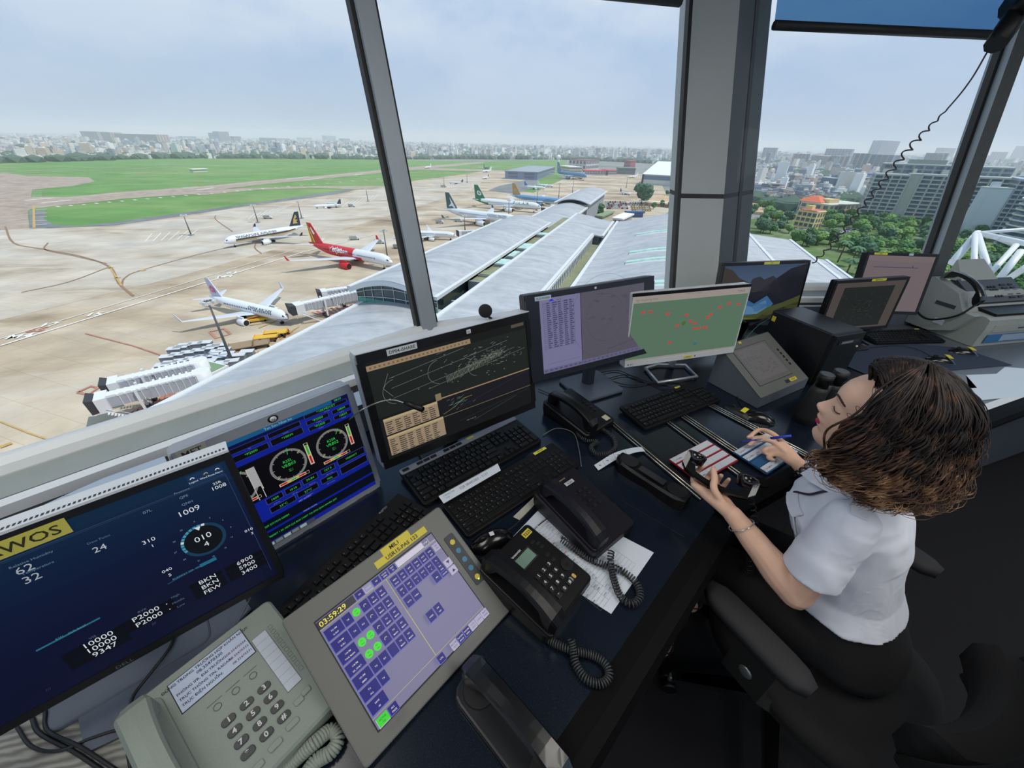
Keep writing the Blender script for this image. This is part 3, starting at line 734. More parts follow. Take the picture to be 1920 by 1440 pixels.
for q in tops[1:]:
 c=copy_tree(c0);o=g(q[0],q[1]);c.location=(o.x,o.y,G);c.rotation_euler.z=R(16+random.uniform(-4,4))
m_pal=mat('pallet_yellow',(222,176,60),.6);m_pal2=mat('pallet_ochre',(176,120,60),.8);m_tan=mat('cargo_net_tan',(150,130,104),.9)
def loader(u,v,rz,label,m,L_=6,W_=3,h=1.2,name='cargo_dolly',cat='dolly'):
 o=g(u,v);root=empty(name,(o.x,o.y,G),R(rz),label,cat)
 MB().box(-L_/2,L_/2,-W_/2,W_/2,h-.25,h,m).build('deck',root)
 k=MB()
 for x in(-L_*.35,L_*.35):
  for y in(-W_*.4,W_*.4):k.cyl((x,y-.15,.4),(x,y+.15,.4),.4,m_tyre,n=8)
 for x in(-L_/2+.1,L_/2-.1):k.box(x-.06,x+.06,-W_/2,W_/2,h,h+.35,m)
 k.box(L_/2,L_/2+1,-.06,.06,.4,.5,m);k.build('chassis',root)
 return root
loader(502,640,20,'yellow topped pallet dolly at the roof edge, left of the two yellow ones',m_pal,7,3.4,2)
loader(520,632,20,'yellow topped pallet dolly at the roof edge, right of the two yellow ones',m_pal,7,3.4,2)
loader(455,655,30,'tan slatted pallet dolly, large, right of the cart field',m_tan,7,5,1.6)
loader(492,650,30,'tan slatted pallet dolly, smaller, below the yellow ones',m_tan,5,4,1.6)
loader(440,665,14,'ochre dolly rack between the light mast and the tan dolly',m_pal2,6,1.4,.8)
loader(448,672,14,'ochre dolly rack closest to the light mast foot',m_pal2,6,1.4,.8)
loader(466,668,14,'ochre dolly rack below the large tan dolly',m_pal2,6,1.4,.8)
loader(535,628,40,'orange tow tractor at the tip of the roof edge by the yellow dollies',m_pal2,3,2,1.4,'tow_tractor','tractor')
def belt(u,v,label):
 o=g(u,v);root=empty('belt_loader',(o.x,o.y,G),R(28),label,'belt loader')
 MB().box(-3.8,3.4,-1,1,.6,1.3,m_pal).build('body',root)
 MB(TR(0,.2,2.0,0,0,R(-10))).box(-4.5,4.5,-.5,.5,0,.25,m_pal2).build('conveyor',root)
 k=MB()
 for x in(-2.4,2.4):
  for y in(-.9,.9):k.cyl((x,y-.15,.4),(x,y+.15,.4),.4,m_tyre,n=8)
 k.build('wheels',root)
belt(484,603,'yellow belt loader beside the engine of the pink blossom airliner')
m_gv=mat('service_vehicle_grey',(150,158,152),.5)
def truck(u,v,rz,label,m=None,s=1.,cat='truck',group=None,box=True):
 o=g(u,v);m=m or m_gv
 root=empty('service_truck',(o.x,o.y,G),R(rz),label,cat,group)
 k=MB();k.box(-3.2*s,1.2*s,-1.2*s,1.2*s,.7*s,(2.6 if box else 1.4)*s,m);k.build('cargo_body',root)
 k=MB();k.loft([[(1.4*s,-1.1*s,.6*s),(1.4*s,1.1*s,.6*s),(1.4*s,1.1*s,2.4*s),(1.4*s,-1.1*s,2.4*s)],[(3.2*s,-1.1*s,.6*s),(3.2*s,1.1*s,.6*s),(2.8*s,1.0*s,1.9*s),(2.8*s,-1.0*s,1.9*s)]],m_top,cap=True);k.build('cab',root)
 k=MB()
 for x in(-2.2,2.3):
  for y in(-1.1,1.1):k.cyl((x*s,(y-.15)*s,.45*s),(x*s,(y+.15)*s,.45*s),.45*s,m_tyre,n=10)
 k.build('wheels',root)
 return root
truck(503,410,10,'dark grey service truck right of the mast above the taxiing airliner');truck(660,388,0,'small service truck left of the mast by the window post')
truck(665,450,25,'grey service truck on the apron behind the red airliner');truck(712,457,10,'grey loader truck nearest the wing tip of the red airliner')
truck(748,466,0,'grey service truck just left of the window post beside its twin');truck(757,464,0,'grey service truck touching the window post')
truck(625,389,0,'white bus sized truck beside the small grey tailed aircraft',m_top,1.6);truck(832,351,30,'truck parked at the foot of the mast right of the post',None,1.2)
truck(825,419,0,'service truck under the wing of the grey green tailed airliner');truck(860,416,0,'service truck behind the engine of the grey green tailed airliner')
# ---------------------------------------------------------------- trees
m_leafs=[mat('foliage_%d'%k,c,.9,noise_amt=.45,noise_scale=.7,bump=0)for k,c in enumerate(((84,122,62),(66,104,62),(108,142,76),(72,104,78)))]
m_bark=mat('bark',(92,78,64),.9)
def tree_mesh(seed,m,r=5.,h=9.):
 rnd=random.Random(seed);mb=MB()
 bm=bmesh.new();bmesh.ops.create_icosphere(bm,subdivisions=3,radius=1)
 bv=[v.co.copy()for v in bm.verts];bf=[[v.index for v in f.verts]for f in bm.faces];bm.free()
 for k in range(9):
  a=rnd.uniform(0,2*pi);q=rnd.uniform(0,.62)*r if k else 0;c=Vector((q*math.cos(a),q*math.sin(a),h*.62+rnd.uniform(-.16,.2)*h));rr=r*rnd.uniform(.36,.55)
  vs=[]
  for v in bv:
   n_=noise.noise(v*2.2+Vector((seed*3.1+k,0,0)))*.35+noise.noise(v*6+Vector((0,seed+k,0)))*.28
   vs.append(c+Vector((v.x,v.y,v.z*.78))*rr*(1+n_))
  mb.add(vs,bf,m)
 return mb
def make_tree(seed,m,r,h,name='tree'):
 root=empty(name,(0,0,0),0,'leafy green tree','tree')
 tree_mesh(seed,m,r,h).build('foliage',root)
 k=MB();k.tube([(0,0,0),(.1,0,h*.6)],[.35,.2],m_bark,n=6);k.build('trunk',root)
 return root
TP=[make_tree(k,m_leafs[k%4],5.5,9.5)for k in range(4)]
_used=[False]*4
def place_tree(p,s,label,group,k=None,parts=True):
 k=random.randrange(4)if k is None else k
 if not _used[k]:c=TP[k];_used[k]=True
 else:c=copy_tree(TP[k])
 c.location=(p[0],p[1],G);c.scale=(s,s,s*random.uniform(.85,1.1));c.rotation_euler.z=random.uniform(0,6)
 tag(c,label,'tree',group)
rt_=random.Random(3)
place_tree(g(1202,384),2.3,'large round lone tree between the apron and the curved roofs',None,3)
place_tree(g(1100,402),1.5,'leafy tree hugging the end wall of the farthest barrel roof, left one',None,1)
place_tree(g(1122,405),1.3,'leafy tree below the end wall of the farthest barrel roof, right one',None,1)
for u,v in((1240,388),(1255,390),(1225,392),(1262,372),(1250,366)):
 place_tree(g(u,v),.7,'small dark tree in the row in front of the white hangar','row of trees below the hangar',1)
cnt=0
ys=[412,420,428,436,444,452,460,470,482,495,510,530,552]
for v in ys:
 for u in range(1405,1960,14):
  uu=u+rt_.uniform(-8,8);vv=v+rt_.uniform(-4,4)
  if uu<1560 and vv<408:continue
  if 1488<uu<1600 and 432<vv<448 and rt_.random()<.6:continue
  if 1535<uu<1900 and 446<vv<462 and rt_.random()<.45:continue
  if uu<1480 and vv>440:continue
  if vv>462 and uu<1560+(vv-462)*1.6:continue
  if 1480<uu<1545 and 398<vv<436:continue
  if rt_.random()<(.22 if vv<500 else.1):continue
  p=g(uu,vv)
  place_tree(p,rt_.uniform(.7,1.15),'green tree of the wooded park between the terminal roofs and the apartment blocks','park trees right of the grey column')
  cnt+=1
for(u,v)in((1412,400),(1425,392),(1440,398),(1455,390),(1436,385),(1470,395),(1465,372),(1480,368),(1448,362),(1430,356),(1565,395),(1580,400),(1552,400),(1540,392),(1700,402)):
 place_tree(g(u,v),rt_.uniform(.9,1.4),'green tree standing among the low houses beyond the park','trees among the houses')
 # palms by the lower roof strip
m_palm=mat('palm_frond',(84,122,84),.8)
def palm(u,v,h,label):
 o=g(u,v);root=empty('palm_tree',(o.x,o.y,G),rt_.uniform(0,6),label,'palm','palms beside the lower roof strip')
 k=MB();k.tube([(0,0,0),(.3,0,h)],[.4,.22],m_bark,n=6);k.build('trunk',root)
 f=MB()
 for i in range(16):
  a=i*2.4;el=.9-.1*(i%9);pts=[Vector((.3+math.cos(a)*t*4.2,math.sin(a)*t*4.2,h+math.sin(el)*t*2.6-2.9*t*t))for t in(0,.3,.6,.85,1)]
  w=[.25,.75,.8,.5,.05];n_=Vector((-math.sin(a),math.cos(a),0))
  f.add([p+n_*x for p,x in zip(pts,w)]+[p+Vector((0,0,.25))for p in pts]+[p-n_*x for p,x in zip(pts,w)],[(j,j+1,j+6,j+5)for j in range(4)]+[(j+5,j+6,j+11,j+10)for j in range(4)],m_palm)
 f.build('fronds',root)
for u,v,h in((1570,492),(1592,500),(1612,515),(1580,520),(1600,540),(1620,535))and((1570,492,12),(1592,500,11),(1612,515,11),(1582,522,10),(1602,545,12),(1624,540,10)):
 palm(u,v,h,'feathery palm beside the narrow lower roof strip')
 # ---------------------------------------------------------------- cars
def car(c,root=None):
 m=mat('car_paint_%d'%c,((222,222,222),(60,64,70),(150,154,160),(206,160,60),(176,60,50))[c],.35)
 root=empty('car',(0,0,0),0,'','car')
 k=MB()
 k.loft([[(x,y,z)for x,z in((-2.1,.35),(2.1,.35),(2.15,.8),(1.2,.95),(-2.0,1.0),(-2.15,.75))]for y in(-.85,.85)],m,cap=True)
 k.build('body',root)
 k=MB();k.loft([[(1.1,-.78,.95),(-1.8,-.78,1.0),(-1.8,.78,1.0),(1.1,.78,.95)],[(.4,-.6,1.45),(-1.3,-.6,1.45),(-1.3,.6,1.45),(.4,.6,1.45)]],m_win,cap=True)
 k.box(-1.2,.3,-.58,.58,1.45,1.5,m);k.build('cabin',root)
 k=MB()
 for x in(-1.3,1.3):
  for y in(-.8,.8):k.cyl((x,y-.1,.32),(x,y+.1,.32),.32,m_tyre,n=8)
 k.build('wheels',root)
 return root
CP=[car(k)for k in range(5)];_cu=[False]*5
def put_car(p,rz,c,label,group):
 if not _cu[c]:o=CP[c];_cu[c]=True
 else:o=copy_tree(CP[c])
 o.location=(p[0],p[1],G+.05);o.rotation_euler.z=rz;tag(o,label,'car',group);o.scale=(1.15,)*3
names=['white','black','grey','yellow','red']
for(u0,u1,v0,v1,nx,ny,tag_)in((1135,1172,380,392,9,5,'left half of the lot beyond the farthest barrel roof'),(1182,1215,382,396,8,5,'right half of the lot beyond the farthest barrel roof')):
 for i in range(nx):
  for j in range(ny):
   c=rt_.choice([0,0,0,1,2,4])if u0<1180 else rt_.choice([0,0,3,3,2])
   put_car(g(u0+(u1-u0)*i/(nx-1)+j,v0+(v1-v0)*j/(ny-1)),R(72),c,'%s car parked in the %s'%(names[c],tag_),'parked cars, %s'%tag_)
for i in range(60):
 u=rt_.uniform(1490,1610);v=rt_.uniform(430,448);c=rt_.choice([0,0,2,1])
 put_car(g(u,v),R(rt_.choice([16,106])),c,'%s car parked under the trees below the yellow building'%names[c],'cars parked below the yellow building')
for i in range(60):
 u=rt_.uniform(1560,1890);v=447+(u-1560)*.03+rt_.uniform(0,14);c=rt_.choice([0,0,2,1])
 put_car(g(u,v),R(rt_.choice([16,106])),c,'%s car on the tree lined lot in front of the apartment blocks'%names[c],'cars in front of the apartment blocks')
 # ---------------------------------------------------------------- buildings that stand out
m_fr=mat('facade_frame',(206,210,204),.7);m_pan=mat('facade_window',(92,106,124),.3,noise_amt=.3,noise_scale=.4);m_fac=mat('facade_wall',(176,180,172),.8,noise_amt=.05,noise_scale=.2)
def block(a,b,depth,h,floors,bays,label,wall=None,frame=None,win=None,name='apartment_building',cat='building',roofbox=True,frameon=True,group=None,z0=0.):
 """slab block: facade from a to b (plan points), growing away from the viewer"""
 a=Vector((a[0],a[1],G));b=Vector((b[0],b[1],G));d=b-a;Ln=d.length;hd=math.atan2(d.y,d.x)
 root=empty(name,a,hd,label,cat,group)
 wall=wall or m_fac;frame=frame or m_fr;win=win or m_pan
 MB().box(0,Ln,0,depth,0,h,wall).build('wall',root)
 w=MB();fz=MB();fh=(h-2)/floors;bw=Ln/bays
 for i in range(floors):
  for j in range(bays):
   x0,x1=j*bw+bw*.12,(j+1)*bw-bw*.12;z0_,z1_=1.5+i*fh+fh*.25,1.5+(i+1)*fh-fh*.1
   w.add([(x0,-.12,z0_),(x1,-.12,z0_),(x1,-.12,z1_),(x0,-.12,z1_)],[(0,1,2,3)],win)
 ds=max(1,int(depth/bw))
 for sx in(-.12,Ln+.12):
  for i in range(floors):
   for j in range(ds):
    y0,y1=(j+.2)*depth/ds,(j+.8)*depth/ds;z0_,z1_=1.5+i*fh+fh*.25,1.5+(i+1)*fh-fh*.1
    w.add([(sx,y0,z0_),(sx,y1,z0_),(sx,y1,z1_),(sx,y0,z1_)],[(0,1,2,3)if sx>0 else(3,2,1,0)],win)
 w.build('windows',root)
 if frameon:
  for i in range(floors+1):fz.box(0,Ln,-1.1,0,1.2+i*fh,1.2+i*fh+.35,frame)
  for j in range(0,bays+1):fz.box(j*bw-.2,j*bw+.2,-1.1,0,1.2,1.5+floors*fh,frame)
  fz.build('balcony_grid',root)
 if roofbox:
  k=MB();k.box(-.3,Ln+.3,-.4,depth+.3,h,h+.7,frame);k.box(Ln*.2,Ln*.5,depth*.3,depth*.7,h+.7,h+4,wall);k.build('roof_parapet',root)
 return root
A1=Vector((319,397,0));A2=Vector((316,362,0));dd=Vector((.93,-.37,0))
p0=Vector((326,405,0));dv=(Vector((420,345,0))-p0).normalized()
block(p0,p0+dv*24,26,40,12,4,'left wing of the long grid fronted apartment block behind the coiled cord',frame=m_fr)
q0=p0+dv*24;MB_=block(q0,q0+dv*8,26,41,1,1,'plain grey stair tower between the wings of the grid fronted apartment block',frameon=False,win=m_fac,name='stair_tower')
q1=p0+dv*32;block(q1,q1+dv*64,26,41,12,9,'main wing of the grid fronted apartment block, left of the slanted window post',frame=m_fr)
block(p0+dv*6+Vector((6,12,0)),p0+dv*90+Vector((6,12,0)),16,48,14,12,'set back grey green top storeys above the grid fronted apartment block',wall=mat('facade_greygreen',(142,152,146),.8),frameon=False)
r0_=P(1800,452,G);r1_=P(1850,448,G)
block(P(1797,447,G),P(1842,450,G),8,36,1,1,'blank pale end wall building right of the slanted window post',wall=mat('facade_pale',(196,206,212),.7),frameon=False,win=mat('facade_pale',(196,206,212),.7),name='end_block')
block(P(1843,450,G),P(2010,468,G),30,42,13,12,'dark grid fronted block at the right edge beyond the white truss',frame=mat('facade_frame_blue',(170,184,196),.7))
cyl=empty('round_tower',(P(1925,480,G)[0],P(1925,480,G)[1],G),0,'rounded apartment tower with white balcony rings at the right edge','building')
k=MB();k.cyl((0,0,0),(0,0,34),17,m_pan,n=40);k.build('glazed_drum',cyl)
for i in range(11):
 k=MB();k.cyl((0,0,2+i*3.1),(0,0,3.0+i*3.1),18.2,m_fr,n=40);k.build('balcony_ring',cyl)
m_yb=mat('facade_yellow',(226,204,128),.8,noise_amt=.05,noise_scale=.5)
yb=block(P(1486,427,G),P(1521,433,G),12,14,3,4,'small yellow building with a pinkish roof standing among the park trees',wall=m_yb,frame=mat('facade_cream',(236,222,168),.8),name='yellow_house')
MB().box(1,14,-1,11,14.7,15.2,mat('roof_pink',(206,122,116),.8)).build('roof',yb)
block(P(1548,408,G),P(1610,404,G),30,11,2,8,'low sandy yellow house behind the yellow building',wall=mat('facade_sand',(214,190,142),.8),frameon=False,name='low_house')
h1=block(P(1528,404,G),P(1548,402,G),20,12,2,4,'pagoda like house with a bright orange roof above the park',frameon=False,name='orange_roof_house',roofbox=False)
k=MB();k.loft([[(-2,-2,12),(18,-2,12),(18,20,12),(-2,20,12)],[(5,6,17),(11,6,17),(11,13,17),(5,13,17)]],mat('roof_orange',(222,120,88),.8),cap=True);k.build('roof',h1)
block(P(1530,362,G),P(1552,366,G),30,22,8,4,'dark blue grey curtain wall office among the houses, left of the pale slab',wall=mat('facade_bluegrey',(112,130,148),.5),frameon=False,win=mat('facade_bluepane',(96,116,136),.3))
block(P(1556,365,G),P(1580,368,G),30,30,1,1,'pale green grey blank slab office standing among the houses',wall=mat('facade_sage',(156,174,172),.7),frameon=False,win=mat('facade_sage',(156,174,172),.7))
block(P(1600,352,G),P(1625,352,G),24,16,3,5,'white house front beside the blue office behind the coiled cord',wall=m_fr,frameon=False,name='white_house')
block(P(1625,352,G),P(1650,352,G),24,18,4,5,'bright blue office beside the white house behind the coiled cord',wall=mat('facade_blue',(70,110,168),.5),frameon=False)
block(P(1420,383,G),P(1470,386,G),26,9,2,12,'long low building with a pale green roof right of the column, above the trees',wall=mat('facade_aqua',(170,196,190),.7),frameon=False,name='school_building',win=m_win)
block(P(1418,350,G),P(1452,352,G),40,7,1,4,'low hall with broad cream roof right of the column',wall=mat('roof_cream',(226,208,170),.8),frameon=False,name='market_hall')
block(P(1458,372,G),P(1472,366,G),14,17,5,3,'narrow house with salmon roof right of the cream hall',wall=mat('facade_salmon',(206,178,168),.8),frameon=False,name='narrow_house')
far=[((1483,309),(1512,310),40,9,'beige slab block on the skyline, left of three'),((1516,312),(1545,316),38,9,'beige slab block on the skyline, middle of three'),((1550,316),(1566,318),40,9,'slab block with white edges on the skyline, right of three'),((1540,304),(1588,306),62,8,'blue roofed office block on the skyline'),((1590,322),(1618,323),50,14,'tall apartment block with pale ribs on the skyline left of the coiled cord'),((1620,323),(1662,326),48,14,'tall apartment block with pale ribs on the skyline behind the coiled cord'),((1640,300),(1672,300),120,16,'hazy pale tower on the skyline behind the cord'),((1722,318),(1742,320),55,16,'grey ribbed tower on the skyline left of the slanted post'),((1742,320),(1754,321),50,16,'slim grey tower joined to the ribbed one on the skyline'),((1762,300),(1782,300),90,14,'faint hazy block on the skyline touching the slanted post'),((1850,302),(1880,303),70,14,'faint hazy block on the skyline right of the slanted post'),((1890,300),(1918,301),130,18,'faint hazy towers at the right edge of the skyline'),((1425,300),(1450,301),60,10,'grey block on the skyline touching the column'),((158,264),(190,266),60,12,'long beige tower block on the far left skyline, left end'),((196,267),(214,268),58,12,'beige tower block on the far left skyline, second'),((220,268),(300,272),52,14,'long beige ribbed terrace of flats on the far left skyline, right end'),((395,266),(415,267),72,14,'blue grey tower pair on the left skyline, left one'),((415,268),(434,268),82,16,'blue grey tower pair on the left skyline, right one'),((442,268),(455,268),50,12,'small tower right of the blue grey pair'),((350,264),(370,264),40,8,'hazy low block left of the blue grey pair'),((488,267),(520,268),42,10,'lilac terrace of flats on the skyline, left one'),((524,268),(545,268),40,10,'lilac terrace of flats on the skyline, right one'),((565,265),(586,265),50,8,'hazy blue box block on the skyline'),((609,262),(624,262),130,8,'tall hazy blue block on the skyline'),((613,266),(631,266),80,8,'hazy blue block in front of the tall one'),((645,268),(657,268),50,8,'dark blue cube block on the skyline left of the post'),((808,266),(817,266),190,16,'lone hazy tower on the skyline right of the window post')]
for a,b,h,fl,l in far:
 c=rt_.choice([(176,170,164),(160,168,176),(186,182,172),(150,160,172)]);pa=P(*a,G);pb=P(*b,G)
 if 'beige' in l:c=(196,178,162)
 if 'dark blue' in l:c=(70,90,120)
 block(pa,pb,min(60,(pb-pa).length*.4),h,fl,max(3,int((pb-pa).length/14)),l,wall=mat('far_wall_%d_%d'%(c[0],c[1]),c,.8),frame=mat('far_frame',(196,196,192),.8),win=mat('far_window',(108,116,128),.5),roofbox=False,frameon=(pb-pa).length<700)
 # hangar, airfield houses
hg=empty('hangar',P(1205,346,G),0,'big white roofed hangar with a glazed strip, touching the column','hangar')
pa,pb=P(1203,346,G),P(1300,352,G);d=(pb-pa);hd=math.atan2(d.y,d.x);hg.rotation_euler.z=hd;Ln=d.length
MB().box(0,Ln,0,130,0,16,mat('hangar_wall',(196,200,192),.7)).build('wall',hg)
MB().add([(-3,-3,16),(Ln,-3,16),(Ln,132,32),(-3,132,32)],[(0,1,2,3)],mat('hangar_roof',(232,234,232),.6)).build('roof',hg)
MB().box(-.2,Ln,-.3,0,8,14,mat('hangar_glass',(96,118,148),.3,noise_amt=.15,noise_scale=.1)).build('glass_strip',hg)
MB().add([(-3,-3,16),(-3,132,32),(-3,132,0),(-3,-3,0)],[(0,1,2,3)],mat('hangar_wall',(196,200,192),.7)).build('side_wall',hg)
rp_=empty('roof_plant',P(1205,385,G),hd,'tan brick patterned low roof in front of the white hangar','roof')
MB().box(0,120,0,95,0,2.5,noise_ground('tan_pavers',[(196,166,130),(214,188,152)],.3,grid=3.)).build('deck',rp_)
sh=empty('carport',P(1196,385,G),hd,'white flat canopy between the lone round tree and the column','canopy')
MB().box(0,90,0,8,4.5,5,mat('canopy_white',(236,234,224),.6)).build('roof',sh)
k=MB()
for x in range(0,90,9):k.cyl((x+1,1,0),(x+1,1,4.5),.2,m_mast,n=6)
k.build('posts',sh)
ra=empty('radar_tower',P(1046,313,G),0,'white ball topped radar tower on the grass left of the red roofs','radar tower')
MB().cyl((0,0,0),(0,0,20),3.2,m_fr,n=12).build('shaft',ra);MB().ball((0,0,24),6,m_wt,n=16).build('radome',ra)
for(a,b,dp,h,c,l,rf)in(((1007,338),(1040,325),60,12,(126,140,172),'blue fronted house with grey curved roof at the grass edge',(150,160,168)),((1068,325),(1090,325),50,12,(214,204,170),'cream house with a white dome roof left of the red roofs',(226,226,220)),((1098,320),(1122,318),50,22,(206,196,188),'white columned house with a dark red roof behind the red roofs',(140,96,96)),((1095,328),(1135,329),30,8,(190,186,180),'long shed with a red roof on the edge of the brown apron, left',(206,70,70)),((1140,329),(1155,329),30,9,(190,186,180),'short shed with a red roof on the edge of the brown apron, right',(206,76,76)),((1158,327),(1190,328),40,12,(120,128,130),'dark green roofed shed beside the big hangar',(96,120,116)),((1169,314),(1181,315),20,18,(206,92,96),'red tower block among the far houses',(206,100,96)),((1165,422),(1185,412),8,4,(170,172,168),'small white roofed kiosk above the dip of the curved roofs',(236,236,236)),((1175,408),(1205,408),4,4,(60,90,140),'row of blue hoarding above the curved roofs',(60,90,140)),((1128,412),(1150,402),6,2,(130,150,120),'green roofed shelter by the end wall of the pier',(140,158,130)),((363,323),(390,322),14,4,(206,210,200),'low white hut on the grass beyond the runway',(226,230,210))):
 pa,pb=P(*a,G),P(*b,G)
 k=block(pa,pb,dp,h,2 if h>6 else 1,8,l,wall=mat('lw_%d_%d'%c[:2],c,.8),frameon=False,roofbox=False,name='airfield_building')
 q=MB();q.box(-1,(pb-pa).length+1,-1,dp+1,h,h+1.2,mat('lr_%d_%d'%rf[:2],rf,.8));q.build('roof',k)
gl=[((30,283),(56,285)),((62,283),(90,284)),((62,294),(78,296)),((82,294),(100,295)),((133,283),(152,284)),((140,292),(157,292)),((180,292),(200,292)),((212,293),(236,293))]
for i,(a,b)in enumerate(gl):
 pa,pb=P(a[0],a[1]+4,G),P(b[0],b[1]+4,G)
 o=block(pa,pb,25,6,1,4,'low shed with a pale yellow green roof among the dark trees at far left',wall=m_fac,frameon=False,roofbox=False,name='shed',group='pale roofed sheds at far left')
 q=MB();q.box(-1,(pb-pa).length+1,-1,26,6,7.5,mat('roof_lime',(206,214,178),.8));q.build('roof',o)
 # ---------------------------------------------------------------- the city: thousands of small houses
hw=[mat('house_%d'%i,c,.85)for i,c in enumerate(((210,212,210),(176,180,184),(136,146,158),(222,216,206),(192,184,178),(156,168,178),(236,238,238),(206,190,174)))]
def edge_r(az):
 pts=[(-90,1300),(-49.5,1400),(-38.8,1561),(-16.6,1543),(6,1860),(15,1790),(20,1650),(24,900),(28,620),(33,560),(40,760),(60,780),(90,780)]
 for(a,b),(c,d)in zip(pts,pts[1:]):
  if a<=az<=c:return b+(d-b)*(az-a)/(c-a)
 return 1500
hr=random.Random(11);houses=[]
while len(houses)<26000:
 az=hr.uniform(-60,62);e0=edge_r(az);q=hr.random()
 r=e0+(8500-e0)*q**2.3
 if 15<az<23 and r<1700:continue
 houses.append((r,az))
houses.sort()
near=houses[:280];rest=houses[280:]
def house_geo(mb,x,y,rz,w,d,h,mi,T=None):
 t=TR(x,y,G,rz)
 mb.box(-w/2,w/2,-d/2,d/2,0,h,hw[mi%8],T=t)
 mb.box(-w*.3,w*.1,-d*.3,d*.2,h,h+2.4,hw[(mi*3+1)%8],T=t)
HP=[]
for i in range(8):
 k=MB();w,d,h=5+i%3*1.3,9+i%4*2,6+(i*5)%6
 k.box(-w/2,w/2,-d/2,d/2,0,h,hw[i]);k.box(-w*.3,w*.1,-d*.3,d*.2,h,h+2.4,hw[(i+3)%8]);k.box(-w/2-.3,w/2+.3,-d/2-.3,d/2+.3,h-.5,h,hw[(i+6)%8])
 for f_ in range(int(h/3.2)):
  for s_ in(-1,1):k.box(-w*.35,w*.35,s_*d/2-.1,s_*d/2+.1,1+f_*3.2,2.4+f_*3.2,hw[2])
 HP.append(k.build('town_house'))
hcol=['pale grey','grey','slate blue','cream','taupe','blue grey','white','tan'];hu=[False]*8
for r,az in near:
 i=hr.randrange(8)
 o=HP[i]if not hu[i]else HP[i].copy()
 if hu[i]:COL.objects.link(o)
 hu[i]=True
 side='right' if az>20 else('left' if az<-18 else 'middle')
 zone={'right':'district beyond the park right of the column','left':'district beyond the airfield left of the window post','middle':'district beyond the airfield between post and column'}[side]
 o.location=(r*math.sin(R(az)),r*math.cos(R(az)),G);o.rotation_euler.z=hr.choice([0,.3,1.2,1.8])+hr.uniform(-.1,.1);o.scale=(1,1,hr.uniform(.8,1.5))
 tag(o,'%s town house in the %s'%(hcol[i],zone),'house','%s houses in the %s'%(hcol[i],zone))
for i in range(8):
 if not hu[i]:bpy.data.objects.remove(HP[i])
big=MB()
for r,az in rest:
 s=1+r/5000
 house_geo(big,r*math.sin(R(az)),r*math.cos(R(az)),hr.uniform(0,3),hr.uniform(4,9)*s,hr.uniform(7,15)*s,hr.uniform(5,11)*(1+hr.random()**12*3),hr.randrange(64))
tag(big.build('distant_houses'),'thousands of tiny white and grey houses filling the plain up to the horizon','houses',kind='stuff')
tb=MB();bm=bmesh.new();bmesh.ops.create_icosphere(bm,subdivisions=1,radius=1);iv=[v.co.copy()for v in bm.verts];jf=[[v.index for v in f.verts]for f in bm.faces];bm.free()
m_dt=mat('distant_foliage',(76,100,84),.9)
for k in range(2600):
 az=hr.uniform(-60,62);e0=edge_r(az);r=e0-10+(6500-e0)*hr.random()**2.4 if k%7 else e0+hr.uniform(-15,60)
 if 15<az<23 and r<1700:continue
 if az<-42 and k%2:r=e0+hr.uniform(-40,220)
 s=hr.uniform(5,12)*(1+r/6000);c=Vector((r*math.sin(R(az)),r*math.cos(R(az)),G+s*.4))
 tb.add([c+Vector((v.x*1.5,v.y*1.5,v.z*.8))*s*(1+.3*noise.noise(v*2+c*.01))for v in iv],jf,m_dt)
tag(tb.build('distant_trees'),'dark green tree clumps scattered through the far houses','trees',kind='stuff')
# ---------------------------------------------------------------- white truss close to the tower (lower right)
tr=empty('roof_truss',P(1833,440,-14),0,'white tubular steel truss close outside the right window, over the trees','truss')
m_tr=mat('truss_white',(222,226,226),.4);inv=Matrix.Translation(-Vector(tr.location))
zt,zb=-14,-24
def tp(u,v,z=-14):return P(u,v,z)
A_,B_,C_=tp(1833,437),tp(1925,457),tp(1780,500,-20)
kk=MB(inv)
kk.tube([A_,B_,B_+(B_-A_)*1.2],.55,m_tr,n=10);kk.tube([A_,A_+(B_-A_)*.6+Vector((14,10,.5)),A_+(B_-A_)*1.6+Vector((26,14,.5))],.4,m_tr,n=8)
kk.build('top_chord',tr)
for a,b,r_ in(((1833,437),(1786,492),.75),((1828,440),(1826,512),.5),((1833,440),(1856,515),.6),((1905,460),(1850,520),.5),((1915,470),(1872,525),.6),((1925,500),(1880,530),.5),((1868,446),(1906,462),.4)):
 k=MB(inv);k.tube([tp(*a),tp(*b,-19)],r_,m_tr,n=10);k.build('strut',tr)
 # ---------------------------------------------------------------- haze lying over the plain
hz=bpy.data.materials.new('haze');hz.use_nodes=True;t=hz.node_tree;t.nodes.clear()
o_=t.nodes.new('ShaderNodeOutputMaterial');sc=t.nodes.new('ShaderNodeVolumeScatter');sc.inputs['Color'].default_value=(.90,.955,1,1);sc.inputs['Density'].default_value=1/5600.;sc.inputs['Anisotropy'].default_value=0
t.links.new(sc.outputs[0],o_.inputs['Volume'])
hb=MB();hb.box(-15500,15500,180,17500,G-1.5,G+200,hz);ho=hb.build('haze_layer');struct(ho)
S.cycles.volume_bounces=3
